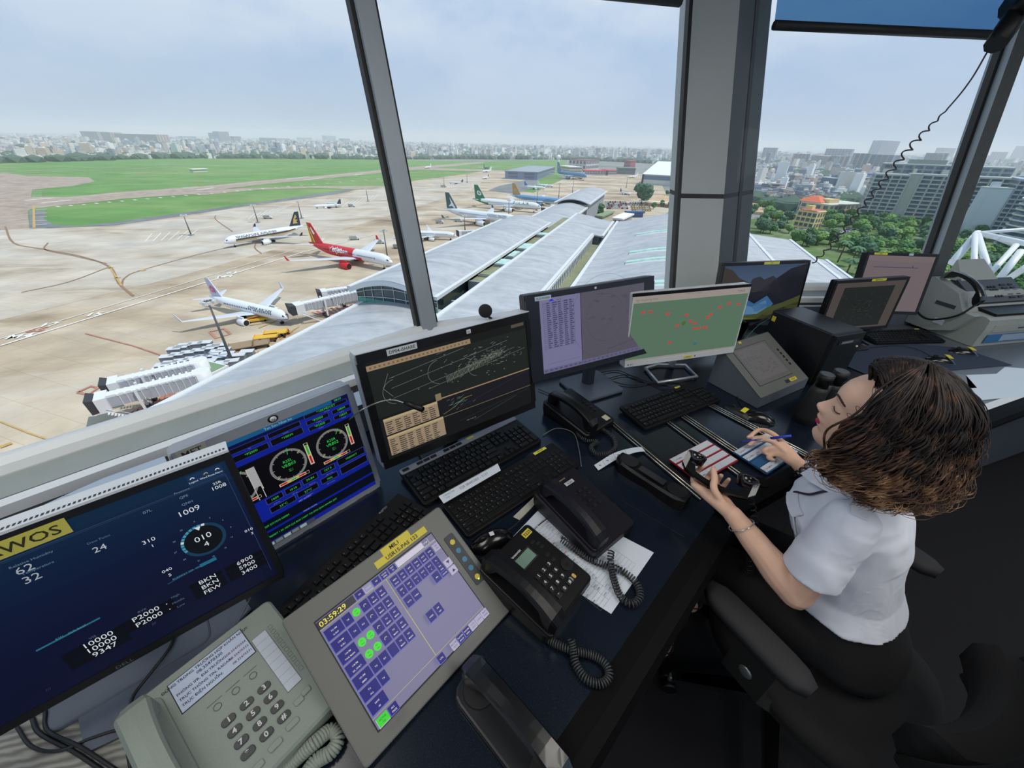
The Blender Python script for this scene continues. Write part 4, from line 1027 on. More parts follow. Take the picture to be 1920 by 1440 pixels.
# ================================================================ THE CONTROL CAB
m_alu=mat('frame_aluminium',(150,160,168),.45,metal=.15,noise_amt=.03,noise_scale=6)
m_alub=mat('bead_white',(222,226,228),.4)
m_gask=mat('gasket_black',(20,20,22),.6)
m_sill=mat('sill_board_grey',(150,158,156),.6,noise_amt=.05,noise_scale=14)
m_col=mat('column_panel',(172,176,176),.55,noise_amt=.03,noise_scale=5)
m_shaded=mat('shaded_side_panel',(70,76,78),.6,noise_amt=.1,noise_scale=60)  # shade painted into post and column faces turned from the light
m_ceil=mat('ceiling_panel',(150,152,154),.8,noise_amt=.04,noise_scale=3)
m_floor=mat('carpet_dark',(15,16,21),.95,noise_amt=.35,noise_scale=260,bump=.4,bump_scale=400,coords='Object')
m_lowwall=mat('wall_paint_grey',(70,74,80),.8,noise_amt=.04,noise_scale=4)
m_glass=glass_mat('window_glass',(.97,.985,.99),.05)
ZS=.90;LEAN=.27;ZT=2.95
RING=[(-2.54,-1.40),(-1.797,.35),(-.418,1.729),(1.36,2.50),(2.74,2.60),(4.50,1.86),(5.84,.52),(6.55,-1.25),(6.55,-3.2),(5.8,-5.0),(4.4,-6.3),(2.0,-6.9),(-.4,-6.3),(-1.9,-5.0),(-2.54,-3.3)]
NR=len(RING)
def offset(poly,d):
 """move every side inward by d"""
 n=len(poly);o=[]
 for i in range(n):
  a,b,c=Vector(poly[i-1]),Vector(poly[i]),Vector(poly[(i+1)%n])
  e1=(b-a).normalized();e2=(c-b).normalized()
  n1=Vector((e1.y,-e1.x));n2=Vector((e2.y,-e2.x))
  k=n1+n2;o.append(b+k*(d/(k.dot(n1))))
 return o
def ringz(z,d=0.):return offset(RING,d-LEAN*(z-ZS))
def seg(i,d0,d1,z0,z1,m,mb=None,zb0=None,zb1=None):
 """bar along side i between inward distances d0..d1 and heights z0..z1"""
 mb=mb or MB();A,B=offset(RING,d0),offset(RING,d1);j=(i+1)%NR
 q=[A[i],A[j],B[j],B[i]]
 mb.add([(p.x,p.y,z0)for p in q]+[(p.x,p.y,z1)for p in q],[(0,1,2,3),(7,6,5,4),(0,4,5,1),(1,5,6,2),(2,6,7,3),(3,7,4,0)],m)
 return mb
 # floor and ceiling
fl=MB();fl.prism([tuple(p)for p in offset(RING,-.05)][::-1],-.12,0,m_floor);struct(fl.build('floor'))
cp=[tuple(p)for p in offset(RING,-LEAN*(ZT-ZS)-.9)][::-1]
ce=MB();ce.prism(cp,3.1,3.35,m_ceil);struct(ce.build('ceiling'))
hd=MB();P0,P1=ringz(ZT,-.12),ringz(ZT,.16)
hd.add([(p.x,p.y,ZT)for p in P0]+[(p.x,p.y,ZT)for p in P1]+[(p.x,p.y,3.1)for p in P0]+[(p.x,p.y,3.1)for p in P1],[f_ for i in range(NR)for j in[(i+1)%NR]for f_ in((i,j,NR+j,NR+i),(i,2*NR+i,2*NR+j,j),(NR+i,NR+j,3*NR+j,3*NR+i))],m_alu)
struct(hd.build('trim_1'))
names={0:'left_rear',1:'left',2:'front',3:'front_right',4:'right'}
wn=0
for i in range(NR):
 nm=names.get(i,'back_%d'%i)
 struct(seg(i,-.02,.12,0,ZS-.05,m_lowwall).build('wall_%s'%nm))
 # sill: rounded bright bead, grey board, black gap, light cap
 sb=MB();A,B=offset(RING,0),offset(RING,0);j=(i+1)%NR
 prof=[(-.03,ZS-.03),(-.03,ZS+.012),(-.01,ZS+.03),(.02,ZS+.034),(.045,ZS+.022),(.055,ZS),(.055,ZS-.03)]
 rg=[]
 for k in(i,j):rg.append([(offset(RING,d)[k].x,offset(RING,d)[k].y,z)for d,z in prof])
 sb.loft(rg,m_alub,smooth=False);struct(sb.build('trim_%d'%(i*3+2)))
 struct(seg(i,.055,.16,ZS-.05,ZS-.004,m_sill).build('trim_%d'%(i*3+3)))
 if i in(1,2,3,4):
  g2=seg(i,.16,.172,ZS-.06,ZS-.03,m_gask);seg(i,.172,.205,ZS-.06,ZS+.0,m_alub,g2);seg(i,.205,.25,ZS-.06,ZS-.03,m_gask,g2)
  struct(g2.build('trim_%d'%(i*3+4)))
  # glass
 w=MB();lo,hi=ringz(ZS+.03,.01),ringz(ZT,.01);lo2,hi2=ringz(ZS+.03,-.01),ringz(ZT,-.01)
 w.add([(lo[i].x,lo[i].y,ZS+.03),(lo[j].x,lo[j].y,ZS+.03),(hi[j].x,hi[j].y,ZT),(hi[i].x,hi[i].y,ZT)],[(0,1,2,3)],m_glass)
 wn+=1;struct(w.build('window_%d'%wn))
def mullion(i,name,w=.036,dpt=.055):
 """post leaning outward at vertex i: one face painted darker as its shaded side, black gasket on its left edge"""
 n=NR;a,b,c=Vector(RING[i-1]),Vector(RING[i]),Vector(RING[(i+1)%n])
 t=((c-b).normalized()+(b-a).normalized()).normalized();nn=Vector((t.y,-t.x))
 mb=MB();gk=MB()
 def sec(z,x0,x1,y0,y1):
  o=ringz(z)[i]
  return[(o.x+t.x*x+nn.x*y,o.y+t.y*x+nn.y*y,z)for x,y in((x0,y0),(x1,y0),(x1,y1),(x0,y1))]
 lf=i<4
 if not lf:w,dpt=.034,.085
 rg=[sec(ZS,-w,w,-.06,dpt),sec(3.1,-w,w,-.06,dpt)]
 mb.loft(rg,m_alu,mf=lambda a_,j_:(m_shaded if j_==1 else m_alu)if lf else(m_shaded if j_==2 else m_alu))
 gk.loft([sec(ZS,-w-.016,-w,-.02,.03),sec(3.1,-w-.016,-w,-.02,.03)][::-1],m_gask)
 gk.loft([sec(ZS,w,w+.016,-.02,.03),sec(3.1,w,w+.016,-.02,.03)][::-1],m_gask)
 o=struct(mb.build(name));gk.build('gasket',o);return o
tn=60
for i in range(NR):
 if i==3:continue
 mullion(i,'trim_%d'%tn);tn+=1
 # the column between the middle panes
cb=[P(1266,545,.9),P(1343,545,.9)]
cb.append(cb[1]+Vector((.36,.35,0)));cb.append(cb[0]+Vector((.02,.27,0)))
ld=Vector((-.045,.375,1))
def csec(z,ins=0):return[tuple(p+ld*(z-.9))for p in cb]
zj=1.42
c1=MB()
for z0,z1 in((.0,zj-.012),(zj+.012,3.1)):
 a,b=csec(z0),csec(z1)
 n_=len(a)
 c1.add(a+b,[(0,1,5,4)],m_col);c1.add(a+b,[(1,2,6,5),(2,3,7,6)],m_shaded);c1.add(a+b,[(3,0,4,7)],m_col)
co=struct(c1.build('trim_50'))
c2=MB();sh=[p*.996+q*.004 for p,q in zip(cb,[cb[2],cb[3],cb[0],cb[1]])]
a=[tuple(p+ld*(0-.9))for p in sh];b=[tuple(p+ld*(3.1-.9))for p in sh]
c2.add(a+b,[(0,1,5,4),(1,2,6,5),(2,3,7,6),(3,0,4,7)],m_gask);c2.build('joint',co)
c3=MB();u0,u1=cb[1].lerp(cb[2],.47),cb[1].lerp(cb[2],.58);nn=Vector((.7,-.7,0))*.002
c3.add([tuple(u0+nn+ld*-.9),tuple(u1+nn+ld*-.9),tuple(u1+nn+ld*2.2),tuple(u0+nn+ld*2.2)],[(0,1,2,3)],m_gask);c3.build('reveal',co)
c4=MB();q=[tuple(cb[0]+Vector((-.02,.0,0))+ld*(z-.9))for z in(.9,3.1)]+[tuple(cb[0]+ld*(z-.9))for z in(3.1,.9)]
q2=[tuple(Vector(p)+Vector((0,.06,0)))for p in q]
c4.add(q+q2,[(0,1,2,3),(7,6,5,4),(0,4,5,1),(3,2,6,7),(1,5,6,2),(0,3,7,4)],m_gask);c4.build('gasket',co)
# unseen fill lights added on the ceiling
m_fillp=lit((255,250,240),3)  # glowing face of the added fill panels
for k,(x,y)in enumerate(FILL_LAMPS):
 r_=empty('fill_panel',(x,y,3.1),0,'flat square ceiling lamp panel above the cab floor','ceiling lamp','ceiling lamps of the cab')
 MB().box(-.62,.62,-.62,.62,-.03,0,m_alu).build('housing',r_)
 MB().box(-.58,.58,-.58,.58,-.034,-.03,m_fillp).build('fill_glow',r_)
 ld_=bpy.data.lights.new('fill_light','AREA');ld_.shape='SQUARE';ld_.size=1.15;ld_.energy=FILL_W;ld_.color=(1,.98,.96)
 lo_=bpy.data.objects.new('fill_light',ld_);COL.objects.link(lo_);lo_.location=(x,y,FILL_Z)
 # roller shades
m_film=glass_mat('shade_film',(.10,.22,.38),.03)
def wpt(i,u,v):
 """point of the leaning pane i seen at (u, v)"""
 lo,hi=ringz(ZS,.05),ringz(ZT,.05);j=(i+1)%NR
 A=Vector((lo[i].x,lo[i].y,ZS));B=Vector((lo[j].x,lo[j].y,ZS));C_=Vector((hi[i].x,hi[i].y,ZT))
 n_=(B-A).cross(C_-A);d=Vector(_fw+_rt*(u-960)/F+_up*(720-v)/F);o=Vector((0,0,CZ))
 return o+d*((A-o).dot(n_)/d.dot(n_)),(C_-A).normalized(),n_.normalized()
a,upv,nv=wpt(3,1452,42);b,_,_=wpt(3,1885,62)
r_=empty('roller_shade',a,0,'blue tinted roller shade pulled a little way down the pane right of the grey column','blind')
inv=Matrix.Translation(-a)
k=MB(inv);h_=(ZT-a.z)/upv.z;k.add([a,b,b+upv*((ZT-b.z)/upv.z),a+upv*h_],[(0,1,2,3)],m_film);k.build('shade_film',r_)
k=MB(inv);k.tube([a-upv*.012,b-upv*.012],.022,m_gask,n=8);k.build('bottom_bar',r_)
a,upv,nv=wpt(2,1275,2);b,_,_=wpt(2,1180,-8)
r_=empty('roller_shade',a,0,'dark roller shade bar end just showing at the top, left of the column','blind')
inv=Matrix.Translation(-a)
k=MB(inv);k.tube([a,b,b+(b-a)*6],.024,m_gask,n=8);k.build('bottom_bar',r_)
k=MB(inv);c_=b+(b-a)*6;k.add([a+upv*.02,c_+upv*.02,c_+upv*((ZT-c_.z)/upv.z),a+upv*((ZT-a.z)/upv.z)],[(0,1,2,3)],m_film);k.build('shade_film',r_)
# bracket and spiral cord coming down from the upper right
m_blk=mat('plastic_black',(13,13,15),.45,spec=.35,noise_amt=.1,noise_scale=90)
br=empty('ceiling_handset_bracket',P(1850,100,2.2)if 0 else(0,0,0),0,'dark hinged bracket at the top right corner holding the end of the spiral cord','bracket')
def ray(u,v,t):return Vector((0,0,CZ))+Vector(_fw+_rt*(u-960)/F+_up*(720-v)/F)*t
k=MB();k.tube([ray(1866,84,2.0),ray(1905,28,2.0),ray(1950,-40,2.0),ray(1990,-90,2.0)],[.045,.05,.05,.05],m_blk,n=8);k.build('arm',br)
k=MB();k.tube([ray(1900,12,2.02),ray(1925,4,1.95),ray(1960,-6,1.95)],[.06,.07,.05],m_blk,n=10);k.build('pivot',br)
def coil(pts,r,turns,wire,m,name='spiral_cord',label=None,cat='cord',n=8,per=14,parent=None,ends=True,taper=None):
 c=spline(pts,24);
 L_=[0]
 for p,q in zip(c,c[1:]):L_.append(L_[-1]+(q-p).length)
 tot=L_[-1];N_=int(turns*per);out=[];up=Vector((0,0,1));j=0
 prev=None
 for i in range(N_+1):
  s=tot*i/N_
  while j<len(L_)-2 and L_[j+1]<s:j+=1
  f_=(s-L_[j])/max(1e-9,L_[j+1]-L_[j]);p=c[j].lerp(c[j+1],f_);d=(c[j+1]-c[j]).normalized()
  if prev is None:prev=d.orthogonal().normalized()
  prev=(prev-d*prev.dot(d)).normalized();w=d.cross(prev)
  a_=2*pi*turns*i/N_;rr=r*(taper(i/N_)if taper else 1)
  out.append(p+(prev*math.cos(a_)+w*math.sin(a_))*rr)
 if ends:out=[c[0]]+out+[c[-1]]
 mb=MB();mb.tube(out,wire,m,n=5)
 o=mb.build(name,parent)
 if label:tag(o,label,cat)
 return o
m_cordp=mat('cord_plum',(62,50,58),.5)
top=ray(1852,96,2.05);bot=ray(1524,492,2.7)
coil([top,ray(1820,150,2.12),ray(1780,200,2.2),ray(1700,285,2.3),ray(1620,385,2.45),ray(1560,458,2.58),bot],.017,22,.0042,m_cordp,'spiral_cord','long stretched spiral cord running from the upper right bracket down behind the mountain lake screen',per=16,taper=lambda t:0 if t<.2 else min(1,(t-.2)*6)*(1.25-.6*t))
# ================================================================ WORKTOPS
ZD=.75
m_desk=mat('laminate_blue_black',(20,30,46),.2,col2=(9,14,24),noise_scale=420,spec=.55)
_t=m_desk.node_tree
m_trim=mat('edge_vinyl_black',(9,9,10),.65,spec=.1,noise_amt=.15,noise_scale=120,bump=.3,bump_scale=600)
m_console=mat('console_grey',(92,100,112),.5,noise_amt=.05,noise_scale=20)
m_cover=mat('console_cover_sky',(170,184,204),.3,noise_amt=.02,noise_scale=10)  # pale blue carries the sky reflected on duct tops and covers
inner=offset(RING,.25)
front=[(-1.15,-1.02),(.121,.285),(.605,.785),(.70,.85),(1.184,1.114),(1.906,1.323)]
back=[tuple(inner[0]),tuple(inner[1]),tuple(inner[2]),tuple(inner[3]),(2.10,inner[3].y+.0)]
wt=MB();poly=[(-1.6,-1.2)]+front+[(2.0,1.5),(2.15,2.34),(1.45,2.26),tuple(offset(RING,.30)[2]),tuple(offset(RING,.36)[1]),(-2.1,-1.0)]
wt.prism(poly,ZD-.035,ZD,m_desk)
desk=wt.build('worktop');tag(desk,'long angled blue black speckled worktop carrying the front screens and phones','desk')
def edge_strip(pts,w,z0,z1,name='padded_edge',parent=None,flip=1):
 mb=MB();prof=[(0,z0),(w*.8,z0),(w,z0+.012),(w,(z0+z1)/2),(w*.85,z1-.004),(w*.5,z1+.002),(0,z1)]
 n=len(pts);rg=[]
 for i in range(n):
  a=Vector(pts[max(i-1,0)]);b=Vector(pts[i]);c=Vector(pts[min(i+1,n-1)])
  e1=(b-a).normalized()if i else(c-b).normalized();e2=(c-b).normalized()if i<n-1 else e1
  n1=Vector((e1.y,-e1.x));n2=Vector((e2.y,-e2.x));k=(n1+n2);k=k/k.dot(n1)
  rg.append([(b.x+k.x*d,b.y+k.y*d,z)for d,z in prof])
 mb.loft(rg,m_trim);return mb.build(name,parent)
edge_strip([(-1.15,-1.02),(.121,.285),(.605,.785)],.075,ZD-.05,ZD,parent=desk)
edge_strip([(.605,.785),(.70,.85),(1.184,1.114),(1.906,1.323)],.055,ZD-.045,ZD-.004,parent=desk)
ped=MB();ped.prism([(-1.0,-.8),(.0,.26),(.45,.75),(.42,.95),(-.3,.5),(-1.2,-.5)],0,ZD-.04,mat('pedestal_dark',(20,21,25),.7))
ped.build('pedestal',desk)
ped=MB();ped.prism([(.9,1.35),(1.9,1.6),(1.9,1.72),(.8,1.5)],0,ZD-.04,MATS['pedestal_dark']);ped.build('modesty_panel',desk)
sm=MB();a,b=P(1160,935,ZD+.0006),P(1283,1007,ZD+.0006);n_=Vector((.65,.76,0))*.0012
sm.add([a-n_,b-n_,b+n_,a+n_],[(0,1,2,3)],m_gask);sm.build('seam',desk)
# right hand counter
cpoly=[(1.906,1.323),(2.295,1.479),(3.3,1.83),(3.6,1.95),tuple(offset(RING,.2)[4]+Vector((.55,-.25))),tuple(offset(RING,.2)[4]),(2.0,2.36),(1.99,1.5)]
m_counter=mat('laminate_slate',(96,104,112),.3,col2=(80,88,98),noise_scale=300)
ct=MB();ct.prism(cpoly,ZD-.035,ZD+.001,m_counter);counter=ct.build('worktop');tag(counter,'slate grey counter at the right under the fax machine, with a pale front edge','desk')
e_=MB();q=[Vector((1.906,1.323)),Vector((2.295,1.479)),Vector((3.3,1.83)),Vector((3.6,1.95))]
edge_strip([tuple(p)for p in q],.06,ZD-.05,ZD,parent=counter)
pe=MB()
for a,b in zip(q,q[1:]):
 nn=Vector(((b-a).y,-(b-a).x)).normalized();pe.add([(a.x,a.y,ZD+.0025),(b.x,b.y,ZD+.0025),(b.x-nn.x*.03,b.y-nn.y*.03,ZD+.0025),(a.x-nn.x*.03,a.y-nn.y*.03,ZD+.0025)],[(0,1,2,3)],m_alub)
pe.build('pale_strip',counter)
pp=MB();pp.prism([(1.95,1.42),(3.5,1.98),(3.5,2.02),(1.95,1.47)],.12,ZD-.04,mat('panel_bluegrey',(62,70,80),.7,noise_amt=.05,noise_scale=10));pp.build('front_panel',counter)
def flatsheet(name,uv,z,m,label,cat,th=.0012,group=None):
 pts=[P(u,v,z)for u,v in uv];mb=MB()
 area=sum(a.x*b.y-b.x*a.y for a,b in zip(pts,pts[1:]+pts[:1]))
 if area<0:pts=pts[::-1]
 mb.prism([(p.x,p.y)for p in pts],z-th,z,m);o=mb.build(name)
 return tag(o,label,cat,group)
m_paper=mat('paper',(206,214,226),.85,noise_amt=.02,noise_scale=8);m_sheen=mat('sheet_sky_sheen',(208,220,230),.12,spec=.6);m_under=mat('paper_grey',(120,132,142),.6)
flatsheet('desk_mat',[(1545,668),(1660,640),(1800,652),(1898,684),(1760,696),(1620,700)],ZD+.004,mat('mat_navy',(44,56,78),.8,noise_amt=.15,noise_scale=200),'dark blue mat under the two yellow tagged mice','desk mat')
flatsheet('glass_sheet',[(1811,703),(1868,701),(1884,688),(1935,692),(1990,735),(1822,752)],ZD+.004,m_sheen,'pale glossy sheet shining at the front of the right counter','sheet')  # pale colour stands in for sky reflected in the glass
flatsheet('document',[(1770,700),(1811,703),(1832,727),(1790,730)],ZD+.004,m_under,'grey paper tucked beside the pale glossy sheet, behind the hair','paper')
# upstand behind the screens
up1=MB();A0,A1=offset(RING,.25),offset(RING,.34)
q=[A0[1],A0[2],A1[2],A1[1]]
up1.prism([tuple(q[0]),tuple(q[3]),tuple(q[2]),tuple(q[1])][::-1],ZD,ZS-.03,m_console,mtop=m_cover);tag(up1.build('cable_duct'),'pale topped cable duct running under the left window sill','cable duct')
up2=MB();A1=offset(RING,.27);q=[A0[3],A0[4],A1[4],A1[3]]
up2.prism([tuple(q[0]),tuple(q[3]),tuple(q[2]),tuple(q[1])][::-1],ZD,ZS-.03,m_console,mtop=m_cover);tag(up2.build('cable_duct'),'grey upstand behind the mountain lake screen below the right window','cable duct')
up3=MB();A1=offset(RING,.27);q=[A0[2],A0[3],A1[3],A1[2]]
up3.prism([tuple(q[0]),tuple(q[3]),tuple(q[2]),tuple(q[1])][::-1],ZD,ZS-.03,m_console,mtop=m_cover);tag(up3.build('cable_duct'),'grey upstand behind the green map screen under the middle window','cable duct')
# pale triangular covers lying on the duct
for pts,l in(([(0,1003),(0,985),(118,930),(175,930),(195,922)],'pale blue grey cover plate on the duct, left one beside the sill'),([(120,929),(195,896),(205,922),(176,931)],'pale blue grey cover plate on the duct, middle one'),([(195,896),(308,855),(320,884),(205,922)],'pale blue grey cover plate on the duct, right one touching the silver screen')):
 flatsheet('cover_plate',pts,ZS-.008,m_cover,l,'cover plate',.015)
m_wood=mat('grained_board',(150,150,146),.6)
_t=m_wood.node_tree;_w=_t.nodes.new('ShaderNodeTexWave');_w.inputs['Scale'].default_value=9;_w.inputs['Distortion'].default_value=7;_w.inputs['Detail'].default_value=4;_c=_t.nodes.new('ShaderNodeTexCoord');_m=_t.nodes.new('ShaderNodeMapping');_m.inputs['Rotation'].default_value=(0,0,R(45));_m.inputs['Scale'].default_value=(1,3.5,1);_r=_t.nodes.new('ShaderNodeValToRGB');_r.color_ramp.elements[0].color=srgb((104,102,98));_r.color_ramp.elements[1].color=srgb((150,150,144))
_t.links.new(_c.outputs['Object'],_m.inputs[0]);_t.links.new(_m.outputs[0],_w.inputs[0]);_t.links.new(_w.outputs['Fac'],_r.inputs[0]);_t.links.new(_r.outputs[0],_t.nodes['Principled BSDF'].inputs['Base Color'])
flatsheet('grained_board',[(-260,1500),(-200,1360),(140,1290),(262,1330),(420,1560),(100,1700)],ZD+.006,m_wood,'pale wood grained board at the lower left under the weather screen','board',.006)
m_plate=mat('plate_slate',(84,92,106),.45,noise_amt=.04,noise_scale=30)
flatsheet('slate_panel',[(138,1306),(290,1205),(402,1155),(459,1122),(470,1140),(400,1215),(262,1325),(300,1345),(160,1412)],ZD+.012,m_plate,'slate grey panel under the left weather screen','panel',.006)
# ================================================================ SCREENS
def frame_mat(c,yaw,tilt):
 """matrix with X right, Y up the screen, Z out of the screen"""
 y,t=R(yaw),R(tilt)
 ax=Vector((math.cos(y),math.sin(y),0));n=Vector((math.sin(y),-math.cos(y),0))
 v=Vector((0,0,1))*math.cos(t)-n*math.sin(t);z=ax.cross(v)
 M=Matrix.Identity(4)
 for i in range(3):M[i][0]=ax[i];M[i][1]=v[i];M[i][2]=z[i];M[i][3]=c[i]
 return M
class Scr:
 """what a display shows, drawn in thin layers: x right, y up, both 0..1"""
 def __init__(s,w,h,cx=0,cy=0,k=1.0):s.w,s.h,s.cx,s.cy,s.k=w,h,cx,cy,k;s.mb=MB();s.z=.0004
 my=None
 def xy(s,x,y):
  if s.my:y=s.my(y)
  return(s.cx+(x-.5)*s.w,s.cy+(y-.5)*s.h)
 def up(s):s.z+=.00012
 def rect(s,x0,y0,x1,y1,c,k=None):
  a,b=s.xy(x0,y0),s.xy(x1,y1);s.mb.poly([(a[0],a[1],s.z),(b[0],a[1],s.z),(b[0],b[1],s.z),(a[0],b[1],s.z)],lit(c,s.k if k is None else k))
 def poly(s,pts,c,k=None):s.mb.poly([(*s.xy(*p),s.z)for p in pts],lit(c,s.k if k is None else k))
 def line(s,pts,w,c,k=None):
  q=[Vector((*s.xy(*p),s.z))for p in pts];m=lit(c,s.k if k is None else k)
  for a,b in zip(q,q[1:]):
   d=(b-a)
   if d.length<1e-7:continue
   d.normalize();n=Vector((-d.y,d.x,0))*w/2;s.mb.add([a-n,b-n,b+n,a+n],[(0,1,2,3)],m)
 def ring(s,x,y,r0,r1,c,a0=0,a1=360,n=40,k=None):
  q=s.xy(x,y);vs=[];fs=[]
  for i in range(n+1):
   a=R(a0+(a1-a0)*i/n)
   vs+=[(q[0]+r0*math.cos(a),q[1]+r0*math.sin(a),s.z),(q[0]+r1*math.cos(a),q[1]+r1*math.sin(a),s.z)]
   if i:fs.append((2*i-2,2*i-1,2*i+1,2*i))
  s.mb.add(vs,fs,lit(c,s.k if k is None else k))
 def text(s,st,x,y,h,c,align='l',sx=1.,k=None,bold=0.):
  q=s.xy(x,y);s.mb.text(st,q[0],q[1],s.z,h,lit(c,s.k if k is None else k),align=align,sx=sx,bold=bold)
def sticker(root,st,x,y,w,h,col=(226,214,60),tc=(40,40,20),th=None,z=.001,name='label_sticker',sx=1.):
 mb=MB();m=mat('sticker_%d_%d_%d'%col,col,.6)
 mb.box(x-w/2,x+w/2,y-h/2,y+h/2,z-.0006,z,m)
 if st:mb.text(st,x,y-(th or h*.5)/2,z+.0003,th or h*.5,mat('ink_dark',tc,.7)if tc==(40,40,20)else mat('ink_%d'%tc[0],tc,.7),align='c',sx=sx,bold=.01)
 return mb.build(name,root)
def monitor(label,c,yaw,tilt,W_,H_,bez,fm,draw,k=1.,dep=.05,back=.02,base=None,name='monitor',neckz=0,panelm=None,r=.008,basem=None,stand='plate',basesz=(.24,.18),backoff=.0):
 """bez = left, right, top, bottom bezel widths"""
 root=empty(name,mw=frame_mat(c,yaw,tilt),label=label,cat='monitor')
 l,rr,t,b=bez;w2,h2=W_/2,H_/2
 hs=MB();hs.rbox(-w2,w2,-h2,h2,-dep,-.004,r,fm,b=.004)
 hs.rbox(-w2*.6,w2*.6,-h2*.6,h2*.6,-dep-.025,-dep+.002,.02,fm)
 hs.build('housing',root)
 bz=MB();T_=.003
 for x0,x1,y0,y1 in((-w2+r*.4,w2-r*.4,h2-t,h2-.001),(-w2+r*.4,w2-r*.4,-h2+.001,-h2+b),(-w2+.001,-w2+l,-h2+b,h2-t),(w2-rr,w2-.001,-h2+b,h2-t)):
  bz.box(x0,x1,y0,y1,-.005,T_,panelm or fm)
 bz.build('bezel',root)
 sw,sh_=W_-l-rr,H_-t-b;cx,cy=(l-rr)/2,(b-t)/2
 s=Scr(sw,sh_,cx,cy,k);s.mb.box(cx-sw/2,cx+sw/2,cy-sh_/2,cy+sh_/2,-.004,0,lit((6,6,8),k));draw(s)
 s.mb.build('screen',root)
 # stand in world terms, parented to the same root
 Mi=frame_mat(c,yaw,tilt).inverted();n=Vector((math.sin(R(yaw)),-math.cos(R(yaw)),0));cc=Vector(c)-n*(dep+.05)
 if base is not None:cc=Vector((base[0],base[1],c[2]))
 bm_=basem or fm
 if stand!='none':
  st=MB(Mi);st.tube([(cc.x,cc.y,ZD+.01),(cc.x,cc.y,c[2]-H_*.1),tuple(Vector(c)-n*dep*.7)],[.028,.026,.022],bm_,n=10);st.build('stand_neck',root)
  sb=MB(Mi);T2=TR(cc.x,cc.y,ZD+.001,R(yaw))
  if stand=='plate':sb.rbox(-basesz[0]/2,basesz[0]/2,-basesz[1]*.62,basesz[1]*.38,0,.014,.02,bm_,T=T2)
  elif stand=='round':
   sb.tube([T2@Vector((0,0,0)),T2@Vector((0,0,.012)),T2@Vector((0,0,.016))],[basesz[0]/2,basesz[0]/2,basesz[0]*.45],bm_,n=32)
  sb.build('stand_base',root)
 return root
WHT=(225,232,240)
# ---- 1 weather screen, lower left
m_dell=mat('bezel_black',(16,17,20),.4,noise_amt=.1,noise_scale=60);m_dtop=mat('monitor_shell_silver',(206,210,216),.35,noise_amt=.02,noise_scale=20)
def scr_awos(s):
 rows=14
 for i in range(rows):
  f_=i/rows;c=(8+4*f_,14+30*f_**2,44+26*f_**1.5);s.rect(0,f_,1,f_+1/rows,c)
 s.up()
 s.line([(0,.905),(.985,.905)],.0006,(60,84,120));s.line([(.985,.905),(.985,.06)],.0006,(60,84,120));s.rect(.88,.905,.985,.985,(22,50,84));s.up()
 for x,c in((.895,WHT),(.935,(180,170,110)),(.97,WHT)):s.ring(x,.955,.002,.0035,c,0,180);s.text({.895:'Logout',.935:'Wind Rose',.97:'Alarm'}[x],x,.93,.0035,WHT,'c')
 def T(st,x,y,h=.009,c=WHT,a='c'):s.text(st,x,y,h,c,a,sx=1.15)
 T('25R',.952,.862,.005);T('1008',.951,.828,.0075);T('07L',.752,.857,.005,(120,140,160));T('QFE',.852,.859,.0045,(120,140,160));T('QNH',.852,.81,.0045,(120,140,160));T('1009',.845,.745,.0105)
 T('Pressure',.855,.90,.004,(110,130,150));T('24',.61,.745,.0105,(190,196,204));T('310',.717,.67,.0075);T('1',.717,.63,.006);T('62',.457,.80,.0125,(170,178,188));T('32',.457,.735,.0125,(170,178,188))
 T('Relative Humidity',.48,.85,.004,(100,130,150));T('Temperature',.48,.79,.004,(100,130,150));T('Dew Point',.62,.81,.004,(90,106,130))
 cx,cy=.845,.53
 s.rect(.0,.895,.985,.8975,(44,62,92));s.ring(cx,cy,.0,.029,(12,16,20));s.up();s.ring(cx,cy,.029,.0345,(24,60,88));s.up()
 for k in range(11):s.ring(cx,cy,.0295,.034,(70,150,176)if k not in(0,7)else(210,226,232),70+k*12,79+k*12,3)
 s.text('010',cx,cy+.0,.0115,WHT,'c',sx=1.1);s.text('4',cx,cy-.055,.0105,WHT,'c',sx=1.1)
 s.poly([(cx-.010,cy+.105),(cx+.010,cy+.105),(cx,cy+.075)],WHT)
 for k in range(12):s.text(str(3*k),cx+.085*math.cos(R(90-30*k)),cy+.148*math.sin(R(90-30*k))-.005,.003,(130,150,170),'c')
 T('010',.975,.44,.006);T('3',.98,.405,.0055);T('040',.717,.43,.006);T('5',.717,.39,.006)
 s.line([(.70,.345),(.83,.365)],.0016,(30,80,110));s.text('RUNWAY 25R  CLD',.76,.352,.0036,(90,150,180),'c');s.rect(.80,.348,.85,.372,(36,110,140))
 for k,(a,b)in enumerate((('BKN','6900'),('BKN','5900'),('FEW','3400'))):
  y=.228-k*.044;s.rect(.745,y-.008,.845,y+.03,(4,6,14));s.rect(.855,y-.008,.985,y+.03,(4,6,14));s.up();T(a,.798,y,.0088);T(b,.922,y,.0088)
 for k in range(2):y=.205-k*.046;s.rect(.54,y-.01,.69,y+.03,(4,6,14));s.up();T('P2000',.612,y,.0094);s.ring(.67,y+.01,0,.0009,WHT)
 for k,t_ in enumerate(('10000','10000','9347')):y=.198-k*.042;s.rect(.40,y-.01,.55,y+.03,(5,8,18));s.up();T(t_,.485,y,.0098)
 s.line([(.37,.335),(.52,.345)],.003,(40,110,130));s.text('R25L   CLD BASE',.45,.338,.0035,(90,150,170),'c');s.text('///',.61,.12,.005,(80,84,100));s.text('///',.33,.06,.005,(60,64,90))
 for st,x,y in(('High',.70,.235),('Middle',.70,.19),('Low',.70,.15),('RVR',.61,.25),('VIS',.48,.24)):T(st,x,y,.0042,(90,106,130))
